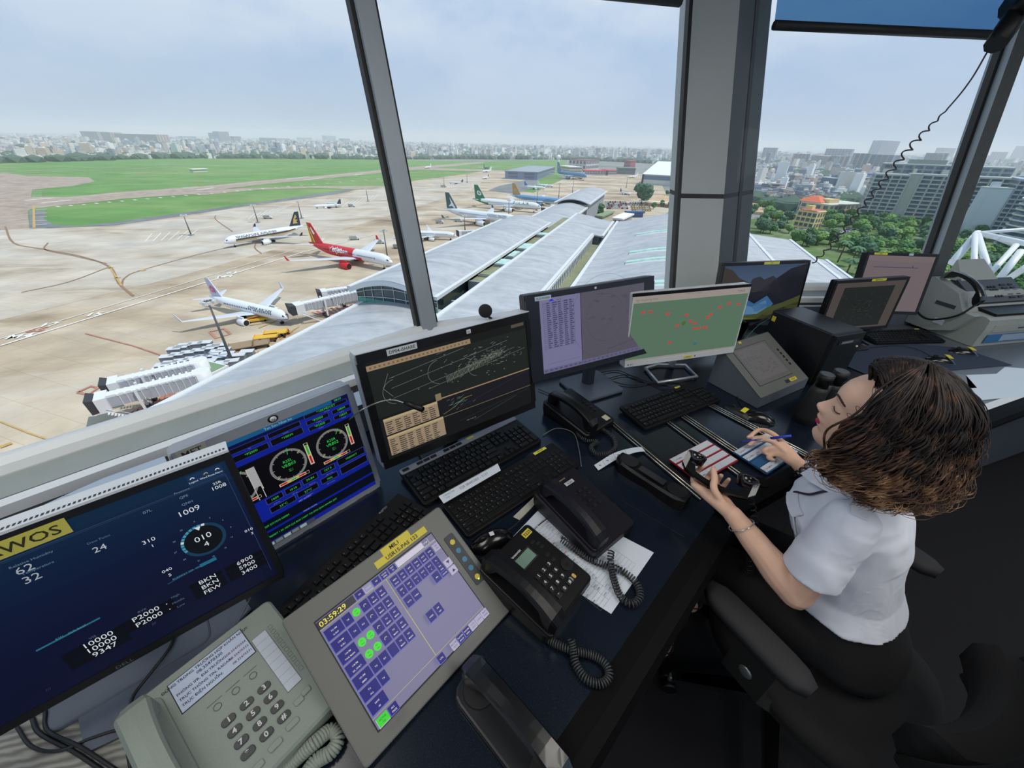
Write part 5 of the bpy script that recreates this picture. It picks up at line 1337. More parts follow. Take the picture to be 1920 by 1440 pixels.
mo1=monitor('large dark blue weather display at the lower left with round wind dial and yellow tape',(-.716,.351,1.006),41.3,12,.54,.325,(.010,.012,.014,.016),m_dell,scr_awos,k=.8,dep=.03,base=(-.80,.42),basem=m_plate,basesz=(.25,.2))
sh=MB();sh.box(-.27,.27,.1625,.167,-.045,.004,m_dtop);sh.build('top_shell',mo1)
gr=MB()
for k in range(88):gr.box(-.26+k*.006,-.26+k*.006+.0032,.1672,.1675,-.012,-.004,m_gask)
gr.build('vent_slots',mo1)
sticker(mo1,'TWR/AWOS',-.041,.140,.17,.028,(198,190,84),th=.016,z=.0046,sx=1.2)
lg=MB();lg.text('DELL',0,-.158,.0036,.006,mat('logo_grey',(96,100,106),.4),align='c',sx=1.3);lg.build('logo',mo1)
# ---- 2 MET screen, silver
m_hps=mat('bezel_silver',(150,156,166),.4,metal=.2,noise_amt=.02,noise_scale=30);m_hpd=mat('monitor_back_dark',(60,64,70),.5)
def scr_met(s):
 s.my=lambda y:y*1.333 if y<.3 else(.40+(y-.3)*1.055 if y<.66 else.78+(y-.66)*.647)
 NB=(14,34,150);GR=(60,210,90);BK=(6,6,10)
 s.rect(0,0,1,1,(8,14,70));s.up();s.rect(0,.94,.88,1,(20,92,140));s.rect(.0,.905,.1,.94,(20,92,140));s.rect(.1,.91,.17,.965,(176,30,40));s.up()
 s.text('Tan Son Nhat Int',.52,.955,.0065,(150,190,210),'c');s.text('METAR',.03,.92,.004,WHT);s.text('08:59',.9,.955,.006,GR)
 def cell(x0,y0,x1,y1,st='',sub='',h=.006):
  s.rect(x0-.004,y0-.004,x1+.004,y1+.004,(60,70,150));s.up();s.rect(x0,y0,x1,y1,BK);s.up()
  if st:s.text(st,(x0+x1)/2,(y0+y1)/2-.01,h,GR,'c',sx=1.1)
  if sub:s.text(sub,(x0+x1)/2,y0-.022,.0028,(120,130,190),'c')
 s.rect(0,.64,1,.90,NB);s.up()
 cell(.02,.84,.20,.895);cell(.22,.84,.42,.895,'','VIS');cell(.44,.84,.64,.895,'','Visibility');cell(.68,.89,.98,.935,'*10KMDUST','RVR 25R')
 cell(.02,.72,.20,.80,'*P2000');cell(.22,.73,.42,.80,'*P2000');cell(.44,.73,.64,.81,'*10KM');cell(.68,.80,.83,.85,'*P2000','Visibility');cell(.86,.80,.99,.85,'10KM','Visibility');cell(.68,.71,.83,.76,'*P2000','Visibility');cell(.86,.71,.99,.76,'10KM','Visibility')
 s.rect(0,.30,1,.66,BK);s.up()
 for x,y,r,a,b,hd in((.17,.505,.044,'R07L','VRB04',60),(.484,.505,.044,'R25L','VRB03',78),(.79,.505,.043,'R25R','VRB02',52)):
  s.ring(x,y,r-.006,r,(128,128,128));s.up()
  for k in range(12):q=R(30*k);s.line([(x+(r-.0065)*math.cos(q)/s.w,y+(r-.0065)*math.sin(q)/s.h),(x+(r-.010)*math.cos(q)/s.w,y+(r-.010)*math.sin(q)/s.h)],.0008,(190,190,170))
  for q in(R(35),R(215)):s.line([(x+(r-.001)*math.cos(q)/s.w,y+(r-.001)*math.sin(q)/s.h),(x+(r-.011)*math.cos(q)/s.w,y+(r-.011)*math.sin(q)/s.h)],.0016,(200,196,130))
  s.line([(x+r*math.cos(R(hd))/s.w,y+r*math.sin(R(hd))/s.h),(x+r*.62*math.cos(R(hd))/s.w,y+r*.62*math.sin(R(hd))/s.h)],.0014,GR)
  s.text(a,x,y+.025,.0075,GR,'c');s.text(b,x,y-.012,.0085,GR,'c');s.text('Mn: 1',x,y-.045,.003,GR,'c');s.text('Mx: 4',x,y-.06,.003,GR,'c')
  bx=x+(r+.003)/s.w;yb,yt=y-.09,y+.11
  s.rect(bx,yb,bx+.028,yt,(214,196,176));s.up();s.rect(bx+.007,yb+.01,bx+.021,y-.01,(190,24,34));s.rect(bx+.007,y-.01,bx+.021,y+.005,(196,190,60));s.rect(bx+.007,y+.005,bx+.021,yt-.02,(50,180,60));s.rect(bx+.004,yt-.018,bx+.024,yt-.002,BK)
  yy=y-.135;s.rect(x-.1,yy-.012,x+.1,yy+.012,(214,196,176));s.up();s.rect(x-.094,yy-.007,x-.05,yy+.007,(190,24,34));s.rect(x+.03,yy-.007,x+.074,yy+.007,(190,24,34));s.rect(x-.05,yy-.007,x-.02,yy+.007,(196,180,60));s.rect(x-.02,yy-.007,x+.01,yy+.007,(60,180,60));s.rect(x+.01,yy-.007,x+.03,yy+.007,(196,180,60));s.rect(x+.078,yy-.01,x+.098,yy+.01,BK);s.up()
 s.rect(.25,.45,.30,.62,(176,176,178));s.rect(.30,.36,.325,.62,BK);s.up();s.rect(.25,.34,.254,.62,(200,200,200));s.rect(.29,.34,.294,.45,(200,200,200))
 s.rect(0,.0,1,.335,NB);s.up()
 cell(.02,.26,.12,.31);cell(.28,.28,.38,.32,'1009','QNH hPa');cell(.40,.28,.50,.32,'1010','QFE hPa');cell(.52,.285,.62,.33,'29.84','QNH Inch');cell(.65,.29,.75,.33,'757.9','QFE mmHg');cell(.78,.29,.99,.345,'VRB02KT','',.0055)
 cell(.28,.215,.44,.25,'33°C');cell(.46,.22,.60,.255,'27°C','Dew Point');cell(.63,.225,.75,.26,'70%','Rel. Humidity');cell(.78,.22,.99,.27)
 s.rect(0,.115,1,.185,(5,12,30));s.rect(0,.035,1,.10,(5,12,30));s.up()
 s.text('TWR RWR SENSOR 10009 D7/Y010 6000M',.02,.14,.0055,GR,sx=.9);s.text('MET REPORT',.45,.19,.004,(150,160,220));s.text('WIND 25R 0TN 32M AND VRB03KT 1 SIS 10KM CLD BKN 2100FT T33 DP26 QNH1009HPA 33FT',.01,.062,.0052,GR,sx=.82)
 s.text('TREND NOSIG',.45,.105,.004,(150,160,220));s.rect(0,0,.5,.03,(60,66,80));s.up()
 for k in range(8):s.rect(.01+k*.055,.004,.055+k*.055,.026,(150,170,170)if k%2 else(110,120,120))
mo2=monitor('silver framed screen with green dials on a blue page, MET tape on its frame',(-.562,.737,.919),47.7,9.5,.41,.372,(.016,.018,.026,.032),m_hps,scr_met,k=.75,dep=.05,r=.018,basesz=(.22,.2))
lg=MB();lg.ball((0,.173,.004),.0095,m_blk,sc=(1.3,1,.3));lg.ball((0,.173,.0055),.0070,m_dtop,sc=(1.2,1,.3));lg.text('hp',0,.1695,.0082,.006,m_blk,align='c');lg.build('logo',mo2)
sticker(mo2,'MET',-.165,.172,.055,.022,(150,154,146),th=.014,z=.0038)
bt=MB()
for x0,x1 in((.155,.185),(.07,.12),(-.02,.06),(-.12,-.04)):bt.box(x0,x1,-.178,-.168,.003,.0045,m_hps)
bt.build('buttons',mo2)
# ---- 3 ground radar screen
def scr_ground(s):
 TAN=(150,128,100);LN=(120,124,124);DK=(26,30,26)
 s.rect(0,0,1,1,(20,22,20));s.up();s.rect(0,.915,.60,.965,TAN);s.rect(.89,.955,.985,.99,(84,74,66));s.rect(0,.45,1,.915,(28,33,30));s.rect(.0,.24,1,.43,(24,24,30));s.rect(.0,.0,1,.225,(20,22,22))
 s.up();s.rect(.36,.432,1,.445,TAN);s.rect(.36,.225,1,.232,(110,96,80))
 for k in range(24):s.rect(.015+k*.024,.93,.026+k*.024,.948,(110,92,72))
 s.line([(.1,.62),(.06,.72),(.1,.85)],.001,LN)
 for x,y,r in((.12,.66,.035),(.38,.72,.035),(.62,.66,.03)):s.ring(x,y,r,r+.001,LN,90,260,20)
 for a,b in(((.1,.60),(.9,.74)),((.1,.70),(.85,.84)),((.1,.80),(.55,.89)),((.3,.58),(.98,.70)),((.38,.9),(.6,.95))):s.line([a,b],.0008,LN)
 rr=random.Random(4)
 for k in range(46):x=.42+k*.0085;s.line([(x,.58+k*.0026),(x-.004,.65+k*.0026)],.0008,(150,154,140))
 for k in range(110):
  x,y=rr.gauss(.68,.13),rr.gauss(.72,.06)
  if.03<x<.97 and.47<y<.9:s.line([(x,y),(x+rr.uniform(-.02,.03),y+rr.uniform(-.015,.02))],.0007,(140,146,140))
 for k in range(26):x,y=rr.uniform(.05,.95),rr.uniform(.5,.88);s.text(rr.choice(['A4','B2','E6','NS3','W7','S5']),x,y,.003,(150,150,120))
 for y0,y1,x1 in((.255,.425,.335),(.03,.24,.355)):
  s.rect(.02,y0,x1,y1,(150,132,108));s.up();s.rect(.02,y1-.025,x1,y1,(176,160,120));s.up()
  n=int((y1-y0-.03)/.022)
  for i in range(n):
   for j in range(6):s.rect(.03+j*.05,y1-.05-i*.022,.03+j*.05+rr.uniform(.02,.04),y1-.04-i*.022,(64,56,48))
 s.rect(.33,.425,.365,.5,(130,116,90))
 for k in range(30):x,y=rr.gauss(.46,.05),rr.gauss(.34,.035);s.line([(x,y),(x+.02,y+rr.uniform(0,.02))],.0008,rr.choice([(60,130,120),(120,120,90)]))
 s.line([(.36,.26),(.44,.30),(.5,.36),(.56,.36)],.001,(140,140,60));s.line([(.45,.27),(.98,.42)],.0006,(60,60,66));s.line([(.45,.12),(.98,.2)],.0006,(60,60,66));s.text('10000   N 100   MR',.5,.09,.003,(150,150,150));s.line([(.55,.07),(.88,.17)],.0006,(90,90,90))
m_hpb=mat('bezel_piano_black',(18,18,19),.25,noise_amt=.05,noise_scale=30)
mo3=monitor('wide dark screen with taxiway diagram and two tan lists, silver top edge',(-.157,1.006,1.038),36.3,11.2,.56,.347,(.022,.018,.026,.026),m_hps,scr_ground,k=.9,dep=.055,basem=m_hpb,panelm=m_hpb,basesz=(.26,.16),r=.012)
sh=MB();sh.box(-.278,.278,.1735,.176,-.055,.004,m_dtop);sh.build('top_shell',mo3)
sticker(mo3,'DP04-iSHARE',-.155,.1595,.085,.017,(198,204,208),th=.009,z=.0046)
lg=MB();lg.box(.044,.058,.1545,.1665,.003,.0042,m_dtop);lg.text('hp',.051,.1575,.0046,.006,m_blk,align='c');lg.build('logo',mo3)
# ---- 4 purple flight list screen
def scr_list(s):
 s.rect(0,0,1,1,(86,84,96));s.up();s.rect(0,.0,.36,1,(120,117,152));s.rect(0,0,1,.06,(104,102,128));s.rect(.36,.0,.365,1,(30,30,60));s.up()
 s.poly([(.08,.955),(.13,.955),(.105,.985)],(30,40,200));s.text('Sim 10',.15,.955,.0045,(20,20,50));rr=random.Random(8)
 for i in range(22):
  y=.92-i*.028;s.rect(.03,y,.30,y+.003,(60,58,100));
  for j in range(5):s.rect(.06+j*.05,y+.007,.06+j*.05+rr.uniform(.02,.042),y+.018,(56,54,92))
 s.line([(.03,.30),(.03,.94),(.30,.94),(.30,.30)],.0006,(60,58,100));s.line([(.03,.12),(.34,.12)],.0006,(60,58,100))
 for k in range(22):s.rect(.01+k*.045,.012,.045+k*.045,.048,(92,90,126));s.rect(.02+k*.045,.025,.032+k*.045,.033,(30,30,60))
 s.up()
 for a,r in(((.60,.60),.085),((.60,.62),.15)):s.ring(*a,r,r+.0006,(58,58,66),20,330,50)
 for x,y in((.50,.86),(.55,.95),(.66,.89),(.78,.86),(.86,.78),(.66,.74),(.56,.60),(.63,.57),(.84,.64),(.46,.64),(.92,.7)):
  s.line([(x,y),(x+rr.uniform(-.04,.04),y+rr.uniform(-.03,.03))],.0009,(24,24,30));s.line([(x,y),(x+.035,y+.004)],.0006,(24,24,30));s.text(rr.choice(['VJC 12','HVN 7','SIA 17']),x+.01,y-.02,.0028,(24,24,30))
 s.line([(.62,.04),(.62,.14),(.93,.2),(.93,.1)],.0008,(36,36,60));s.line([(.4,.35),(.95,.75)],.0005,(66,66,74));s.line([(.5,.2),(.8,.9)],.0005,(66,66,74))
m_mb=mat('bezel_navy_black',(24,26,38),.4,noise_amt=.08,noise_scale=60)
mo4=monitor('dark bezel screen with a lilac flight list beside a grey radar picture, square grey foot',(.298,1.311,1.112),28.0,14,.56,.30,(.05,.05,.020,.022),m_mb,scr_list,k=.85,dep=.045,base=(.34,1.50),basem=m_plate,basesz=(.22,.2))
sticker(mo4,'FLO-SHARE',-.215,.133,.062,.014,(176,196,206),(60,80,110),th=.007,z=.0042)
sticker(mo4,'',.0,.139,.009,.007,(200,204,208),z=.0042)
# ---- 5 green map screen
def scr_green(s):
 G0=(86,112,92);s.rect(0,0,1,1,G0);s.up();s.rect(0,.90,1,1,(150,140,134));s.rect(0,.955,1,.958,(140,130,126));s.rect(0,0,1,.03,(140,136,130));s.up()
 s.text('System  Tables  Zoom  Tools  Windows',.02,.935,.004,(40,40,50));s.text('THALES',.93,.935,.0062,(46,50,96),'c',sx=1.2);s.text('12:59:29  A-CWP  TSN  GROUND',.5,.972,.0034,(60,60,60),'c')
 for k in range(3):s.ring(.04+k*.05,.918,.0015,.0022,(70,70,80))
 rr=random.Random(5)
 for x,y in((.5,.48),(.42,.3),(.7,.6),(.6,.2),(.25,.5)):
  s.ring(x,y,.06,.0606,(84,112,92),0,360,30)
 for _ in range(16):
  x,y=rr.uniform(.05,.95),rr.uniform(.08,.85);s.line([(x,y),(x+rr.uniform(-.2,.2),y+rr.uniform(-.2,.2))],.0006,(80,104,88))
 s.line([(.30,.36),(.42,.48),(.52,.52),(.62,.62),(.72,.86)],.0007,(120,90,70));s.line([(.28,.34),(.22,.24),(.2,.18)],.0007,(120,90,70));s.line([(.25,.77),(.27,.68)],.0007,(120,90,70));s.up()
 for x,y,m in((.09,.76,2),(.30,.70,1),(.47,.65,1),(.515,.55,1),(.56,.51,1),(.57,.42,1),(.61,.42,2),(.66,.42,1),(.665,.58,1),(.69,.62,1),(.76,.72,1),(.84,.77,1),(.93,.74,1),(.40,.50,1),(.36,.24,1)):
  for q in range(m):
   s.rect(x+q*.06-.014,y-.018,x+q*.06+.016,y+.018,(190,70,62));s.up();s.line([(x+q*.06-.02,y-.03),(x+q*.06,y)],.0008,(176,60,54));s.text('6:1',x+q*.06,y-.006,.0035,(90,20,20),'c')
 s.ring(.455,.53,0,.009,(70,104,46));s.rect(.58,.15,.615,.185,(46,110,116))
m_eizo=mat('bezel_light_grey',(196,200,202),.4,noise_amt=.02,noise_scale=30)
mo5=monitor('screen with green air map and red flight tags, pale grey frame, pentagon wire foot',(.696,1.454,1.066),17.4,5.5,.54,.296,(.006,.006,.012,.022),m_eizo,scr_green,k=.95,dep=.035,stand='none',base=(.75,1.56))
tp5=MB();tp5.box(-.269,.269,.136,.1475,-.004,.0035,m_hpb);tp5.build('camera_bar',mo5)
sticker(mo5,'ATM-02',.03,-.137,.04,.010,(206,190,70),th=.005,z=.0042)
lg=MB();lg.ring=None;lg.text('EIZO',-.245,-.1395,.0037,.005,m_blk);lg.ball((-.252,-.137,.0035),.003,m_blk,sc=(1,1,.2));lg.ball((.065,-.137,.0035),.003,m_blk,sc=(1,1,.2));lg.build('logo',mo5)
Mi5=frame_mat((.696,1.454,1.066),17.4,5.5).inverted()
pent=[P(u,v,ZD+.012)for u,v in((1210,690),(1233,683),(1285,684),(1307,706),(1234,717))]
k=MB(Mi5);k.tube(pent+[pent[0]],.0065,mat('wire_foot_silver',(214,218,222),.25,metal=.5),n=8);k.build('stand_base',mo5)
k=MB(Mi5);a_=(pent[1]+pent[2])/2;k.tube([a_,a_+Vector((0,.0,.12)),(.715,1.50,1.0)],[.018,.02,.025],m_eizo,n=8);k.build('stand_neck',mo5)
# ---- 6 mountain lake wallpaper
def scr_lake(s):
 for i in range(8):s.rect(0,.55+i*.056,1,.61+i*.056,(70+i*-2,92-i*3,116-i*3))
 s.rect(0,0,1,.55,(22,26,34));s.up()
 s.poly([(0,.52),(0,.98),(.10,.93),(.2,.78),(.32,.70),(.45,.52)],(56,50,44));s.poly([(.45,.5),(.62,.72),(.8,.92),(1,1),(1,.1),(.5,.3)],(26,27,36));s.poly([(.3,.55),(.36,.76),(.44,.80),(.5,.74),(.6,.80),(.66,.74),(.75,.5)],(44,44,52));s.up()
 s.poly([(.2,.5),(.42,.42),(.52,.44),(.62,.5),(.8,.3),(.5,.18),(.3,.1),(.1,.2)],(20,22,32));s.up()
 s.poly([(.04,.08),(.16,.30),(.3,.42),(.44,.30),(.58,.44),(.68,.28),(.62,.14),(.4,.08)],(52,92,132));s.poly([(.16,.12),(.3,.3),(.42,.24),(.58,.36),(.62,.2),(.5,.1)],(90,126,156));s.up()
 s.poly([(0,0),(0,.12),(.12,.14),(.3,.08),(.5,.1),(.62,.22),(.8,.3),(1,.42),(1,0)],(66,72,38));s.poly([(.5,0),(.6,.12),(.8,.2),(1,.3),(1,0)],(40,44,26));s.poly([(.1,.02),(.3,.05),(.5,.02)],(110,116,50))
mo6=monitor('screen showing a mountain lake wallpaper, yellow tape on its top bezel, by the column',(1.277,1.976,1.039),12.1,9.4,.51,.31,(.010,.010,.016,.016),m_dell,scr_lake,k=.9,dep=.035,base=(1.29,2.05))
sticker(mo6,'ATIS',.02,.147,.09,.013,(206,200,90),th=.006,z=.0042)
# ---- 7 dark map screen
def scr_dark(s):
 s.rect(0,0,1,1,(72,66,62));s.up();s.rect(.13,.04,.86,.90,(28,31,28));s.up();rr=random.Random(9)
 for k in range(60):x,y=rr.gauss(.5,.15),rr.gauss(.45,.18);x=min(.83,max(.15,x));y=min(.86,max(.06,y));s.line([(x,y),(min(.85,x+rr.uniform(-.05,.05)),min(.88,y+rr.uniform(-.06,.06)))],.0008,rr.choice([(76,76,56),(60,70,60),(88,84,60)]))
mo7=monitor('small screen with a dark green map and grey margins standing behind the black computer case',(1.795,1.938,.997),13.,4.3,.462,.276,(.014,.014,.016,.016),m_dell,scr_dark,k=.95,dep=.03,base=(1.80,2.0))
sticker(mo7,'MAP-SHARE',.03,.1305,.09,.012,(206,200,60),th=.006,z=.0042)
# ---- 8 rear pinkish screen
def scr_pink(s):
 s.rect(0,0,1,1,(104,92,94));s.rect(0,.9,1,1,(112,102,104));s.up();s.rect(.12,.79,.8,.805,(70,66,96));s.rect(.7,.8,.72,.83,(60,60,80));rr=random.Random(3)
 for k in range(14):s.rect(.1,.72-k*.045,.1+rr.uniform(.1,.7),.724-k*.045,(112,98,102))
mo8=monitor('rear screen with a blank brownish pink window, black bezel, beside the fax machine',(2.097,2.152,1.048),-1.9,12,.381,.329,(.014,.016,.016,.018),m_dell,scr_pink,k=1.,dep=.04,base=(2.12,2.2),basesz=(.2,.16))
sticker(mo8,'FDP',-.12,.157,.07,.011,(206,200,60),th=.006,z=.0042);sticker(mo8,'',.04,.157,.024,.011,(170,200,216),z=.0042)
# ---- touch panels
m_tp=mat('touch_panel_case',(98,100,96),.45,noise_amt=.12,noise_scale=900);m_tps=mat('touch_panel_side',(92,98,108),.5)
def scr_voice(s):
 BG=(126,124,158);NV=(28,26,122);HI=(96,100,200);s.rect(0,0,1,1,BG);s.up()
 Y=(206,196,110)
 def key(x,y,w,h,c=NV,t='',t2='',tc=(230,230,220),th=.0028):
  s.rect(x-.004,y-.006,x+w,y+h,HI if c==NV else(190,190,210));s.up();s.rect(x,y,x+w,y+h,c);s.up()
  if t2:s.text(t,x+w/2,y+h*.56,th,tc,'c',bold=.01);s.text(t2,x+w/2,y+h*.16,th,tc,'c',bold=.01)
  elif t:s.text(t,x+w/2,y+h*.38,th,tc,'c',bold=.01)
 s.rect(.0,.925,.275,.995,(50,48,60));s.up();s.text('03:59:29',.012,.938,.0098,(244,232,96),sx=1.12,bold=.012)
 s.rect(0,.915,1,.918,Y);s.rect(0,.085,1,.088,Y);s.rect(.515,.088,.519,.915,Y)
 x0=[.285,.35,.42,.49,.56]
 for x,a,b in((.285,'CA',''),(.425,'NF',''),(.495,'LOUD','SPKR'),(.565,'TEST','TX')):key(x,.93,.06,.062,NV,a,b)
 key(.355,.93,.06,.062,(150,148,186),'HOLD','',(200,200,220));s.rect(.635,.93,.885,.99,(212,206,224));key(.89,.93,.05,.06,(120,116,146),'DTMF');key(.945,.93,.05,.06,(120,116,146),'')
 fr=[('121.5M','G-SUP'),('118.2M','G-BU'),('118.7M','TWR MAIN'),('118.7M','EX_ONLY'),('121.5M','EMER'),('TX','ALL'),('SAVE','AS')]
 for i,(a,b)in enumerate(fr):
  y=.80-i*.115;key(.012,y,.12,.095,NV,a,b)
  if i<6:key(.14,y,.06,.095,NV,'TX')if i not in(2,3)else None
 rows=[.80,.685,.57,.455]
 for i,y in enumerate(rows):
  if i:key(.205,y,.06,.095,NV,'RX')if i<2 else None
  for j in range(3 if i<3 else 3):
   x=.275+j*.068+.0
   key(x,y,.06,.095,NV,['','TX','RX'][j],['','MAIN','MAIN'][j])
  s.ring(.305,y+.045,.0022,.0036,(190,190,150),20,200,12)
 for i in range(4):key(.205,.34 if i==0 else.34,.06,.095,NV,'RX')if i==0 else None
 key(.275,.34,.06,.095,NV,'');key(.343,.34,.06,.095,NV,'TX','MAIN');key(.411,.34,.06,.095,NV,'RX','MAIN')
 for x,y in((.235,.848),(.17,.615),(.235,.615),(.17,.5),(.235,.5)):
  s.rect(x-.034,y-.05,x+.034,y+.05,BG);s.up();s.ring(x,y,0,.0075,(72,232,60));s.up();s.text('TX' if x<.2 else 'RX',x,y+.006,.0026,(20,70,20),'c');s.text('ON',x,y-.02,.0026,(20,70,20),'c')
 nm=[('BIEN','HOA'),('KTL','ND'),('APP','DEP'),('TWR','SUP'),('ACC','EAST'),('GND','SUP')]
 for j in range(6):key(.53+j*.066,.80,.058,.095,NV,*nm[j])
 for j in range(6):key(.53+j*.066,.685,.058,.095,NV,*[('APP','E'),('APP','W'),('ACC','2'),('ACC','3'),('ACC','5'),('FL','UP')][j])
 for j in(0,1,4,5):key(.53+j*.066,.57,.058,.095,NV,['VVTS','VVBH','','','MIL','AMBU'][j],['','','','','','LANCE'][j])
 key(.60,.33,.058,.095,NV,'PABX');key(.67,.33,.058,.095,NV,'AIR','TRF')
 key(.93,.82,.05,.07,(170,166,196),'CPY','PG',(60,60,90));key(.93,.62,.06,.07,(184,180,208),'','');key(.93,.53,.06,.07,(184,180,208),'')
 s.poly([(.945,.67),(.975,.67),(.96,.64)],(40,40,60));s.poly([(.945,.545),(.975,.545),(.96,.575)],(40,40,60));key(.86,.62,.055,.09,NV,'RLS','ASN')
 key(.012,.01,.075,.068,(60,220,50),'ACTIVE','TX',(20,70,20));key(.095,.01,.062,.068,NV,'ALL','FREQ')
 for k_,(a,b,c)in enumerate((('UTIL','',NV),('','',BG),('RECORD','PLAY',(176,172,200)),('PLAYER','BACK',NV),('ROOM','SPKR',NV),('LOG','OUT',(176,172,200)),('CONF','',(176,172,200)),('MAIN','PAGE',(176,172,200)))):
  if c!=BG:key(.50+k_*.062,.01,.054,.068,c,a,b,(230,230,220)if c==NV else(90,90,120))
c10=Vector((-.204,.436,.832))
tp1=empty('touch_panel',mw=frame_mat(c10,48.4,60.9),label='big grey touch panel showing lilac page of blue keys and the clock 03:59:29',cat='touch panel')
k=MB();k.rbox(-.1875,.1875,-.1455,.1455,-.028,0,.008,m_tp,b=.003);k.build('housing',tp1)
k=MB();k.box(-.146,.134,-.118,.106,-.001,.0012,m_gask);k.build('screen_frame',tp1)
s=Scr(.276,.218,-.006,-.006,.85);s.z=.0016;scr_voice(s);s.mb.build('screen',tp1)
k=MB();k.rbox(.148,.174,-.055,.075,.0,.0018,.003,mat('key_strip_dark',(44,48,54),.5))
for i,c in enumerate(((206,186,60),(50,120,150),(50,120,150),(50,120,150),(206,186,60))):k.cyl((.161,.056-i*.024,.0015),(.161,.056-i*.024,.0026),.0062,mat('btn_%d'%c[0],c,.5),n=16)
k.ball((.161,-.046,.002),.002,lit((200,255,80),2),n=8);k.build('key_strip',tp1)
st_=MB();T_=Matrix.Rotation(R(0),4,'Z')
ys_=mat('sticker_lemon',(206,190,66),.6)
st_.box(.02,.092,.126,.143,.0002,.0010,ys_);st_.box(-.004,.128,.112,.1275,.0003,.0012,ys_);ink=mat('ink_black',(20,20,20),.7)
st_.text('MIL1',.05,.130,.0014,.0085,ink,align='c',bold=.02);st_.text('USR15-PAS 123',.062,.1155,.0016,.0085,ink,align='c',bold=.01,sx=1.05);st_.build('label_sticker',tp1)
Mi=frame_mat(c10,48.4,60.9).inverted();k=MB(Mi);k.tube([(c10.x-.02,c10.y+.02,ZD+.01),(c10.x-.01,c10.y+.01,.80)],[.07,.05],m_tps,n=12);k.build('stand_neck',tp1)
# second touch panel, wedge case
c9=Vector((1.119,1.531,.867));M9=frame_mat(c9,29.8,61.1)
tp2=empty('touch_panel',mw=M9,label='grey wedge shaped touch console with a dim grey page, left of the black computer case',cat='touch panel')
W9,H9=.355,.272
k=MB();Mi=M9.inverted()
fc=[Vector((-W9/2,-H9/2,0)),Vector((W9/2,-H9/2,0)),Vector((W9/2,H9/2,0)),Vector((-W9/2,H9/2,0))]
wc=[M9@p for p in fc];bk_=[Vector((wc[0].x,wc[0].y,ZD+.002)),Vector((wc[1].x,wc[1].y,ZD+.002)),Vector((wc[2].x,wc[2].y,ZD+.002)),Vector((wc[3].x,wc[3].y,ZD+.002))]
k.add([Mi@p for p in wc+bk_],[(0,4,5,1),(1,5,6,2),(2,6,7,3),(3,7,4,0),(7,6,5,4)],m_tps);k.rbox(-W9/2,W9/2,-H9/2,H9/2,-.012,.0,.008,m_tp);k.build('housing',tp2)
def scr_dim(s):
 s.rect(0,0,1,1,(90,88,88));s.up();s.rect(.06,.1,.94,.95,(98,96,96));rr=random.Random(2)
 for i in range(12):
  for j in range(7):
   if rr.random()<.6:s.rect(.09+j*.11,.86-i*.06,.17+j*.11,.90-i*.06,(84,84,88))
k=MB();k.box(-.135,.105,-.09,.10,-.001,.001,m_gask);k.build('screen_frame',tp2)
s=Scr(.236,.186,-.015,.005,.8);s.z=.0014;scr_dim(s);s.mb.build('screen',tp2)
k=MB()
for i in range(5):k.box(.135,.145,.03-i*.02,.042-i*.02,0,.001,m_blk)
k.build('key_strip',tp2)
sticker(tp2,'PAS-07',.08,-.112,.05,.015,(206,190,60),th=.007,z=.0014);sticker(tp2,'',.04,-.113,.03,.015,(30,30,34),z=.0014);sticker(tp2,'07',-.165,.12,.02,.012,(206,190,60),th=.006,z=.0014);sticker(tp2,'',-.05,.125,.018,.011,(206,190,60),z=.0014)
# ================================================================ KEYBOARDS, MICE
m_key=mat('keycap_black',(15,16,18),.5,spec=.3,noise_amt=.08,noise_scale=300);m_kb=mat('keyboard_case',(11,11,13),.5,spec=.3,noise_amt=.08,noise_scale=200);m_leg=mat('key_legend',(150,154,160),.6)
m_kb2=mat('keyboard_silver',(132,136,148),.45,metal=.1)
_cap={}
def cap_mesh(w,d,h,m):
 k=(round(w,4),round(d,4),round(h,4),m.name)
 if k not in _cap:
  mb=MB();t=.0018
  r0=[(-w/2,-d/2,0),(w/2,-d/2,0),(w/2,d/2,0),(-w/2,d/2,0)]
  r1=[(-w/2+t*.5,-d/2+t*.5,h*.75),(w/2-t*.5,-d/2+t*.5,h*.75),(w/2-t*.5,d/2-t*.5,h*.75),(-w/2+t*.5,d/2-t*.5,h*.75)]
  r2=[(-w/2+t,-d/2+t,h),(w/2-t,-d/2+t,h),(w/2-t,d/2-t,h),(-w/2+t,d/2-t,h)]
  mb.loft([r0,r1,r2],m,cap=True);o=mb.build('key');_cap[k]=o.data;bpy.data.objects.remove(o)
 return _cap[k]
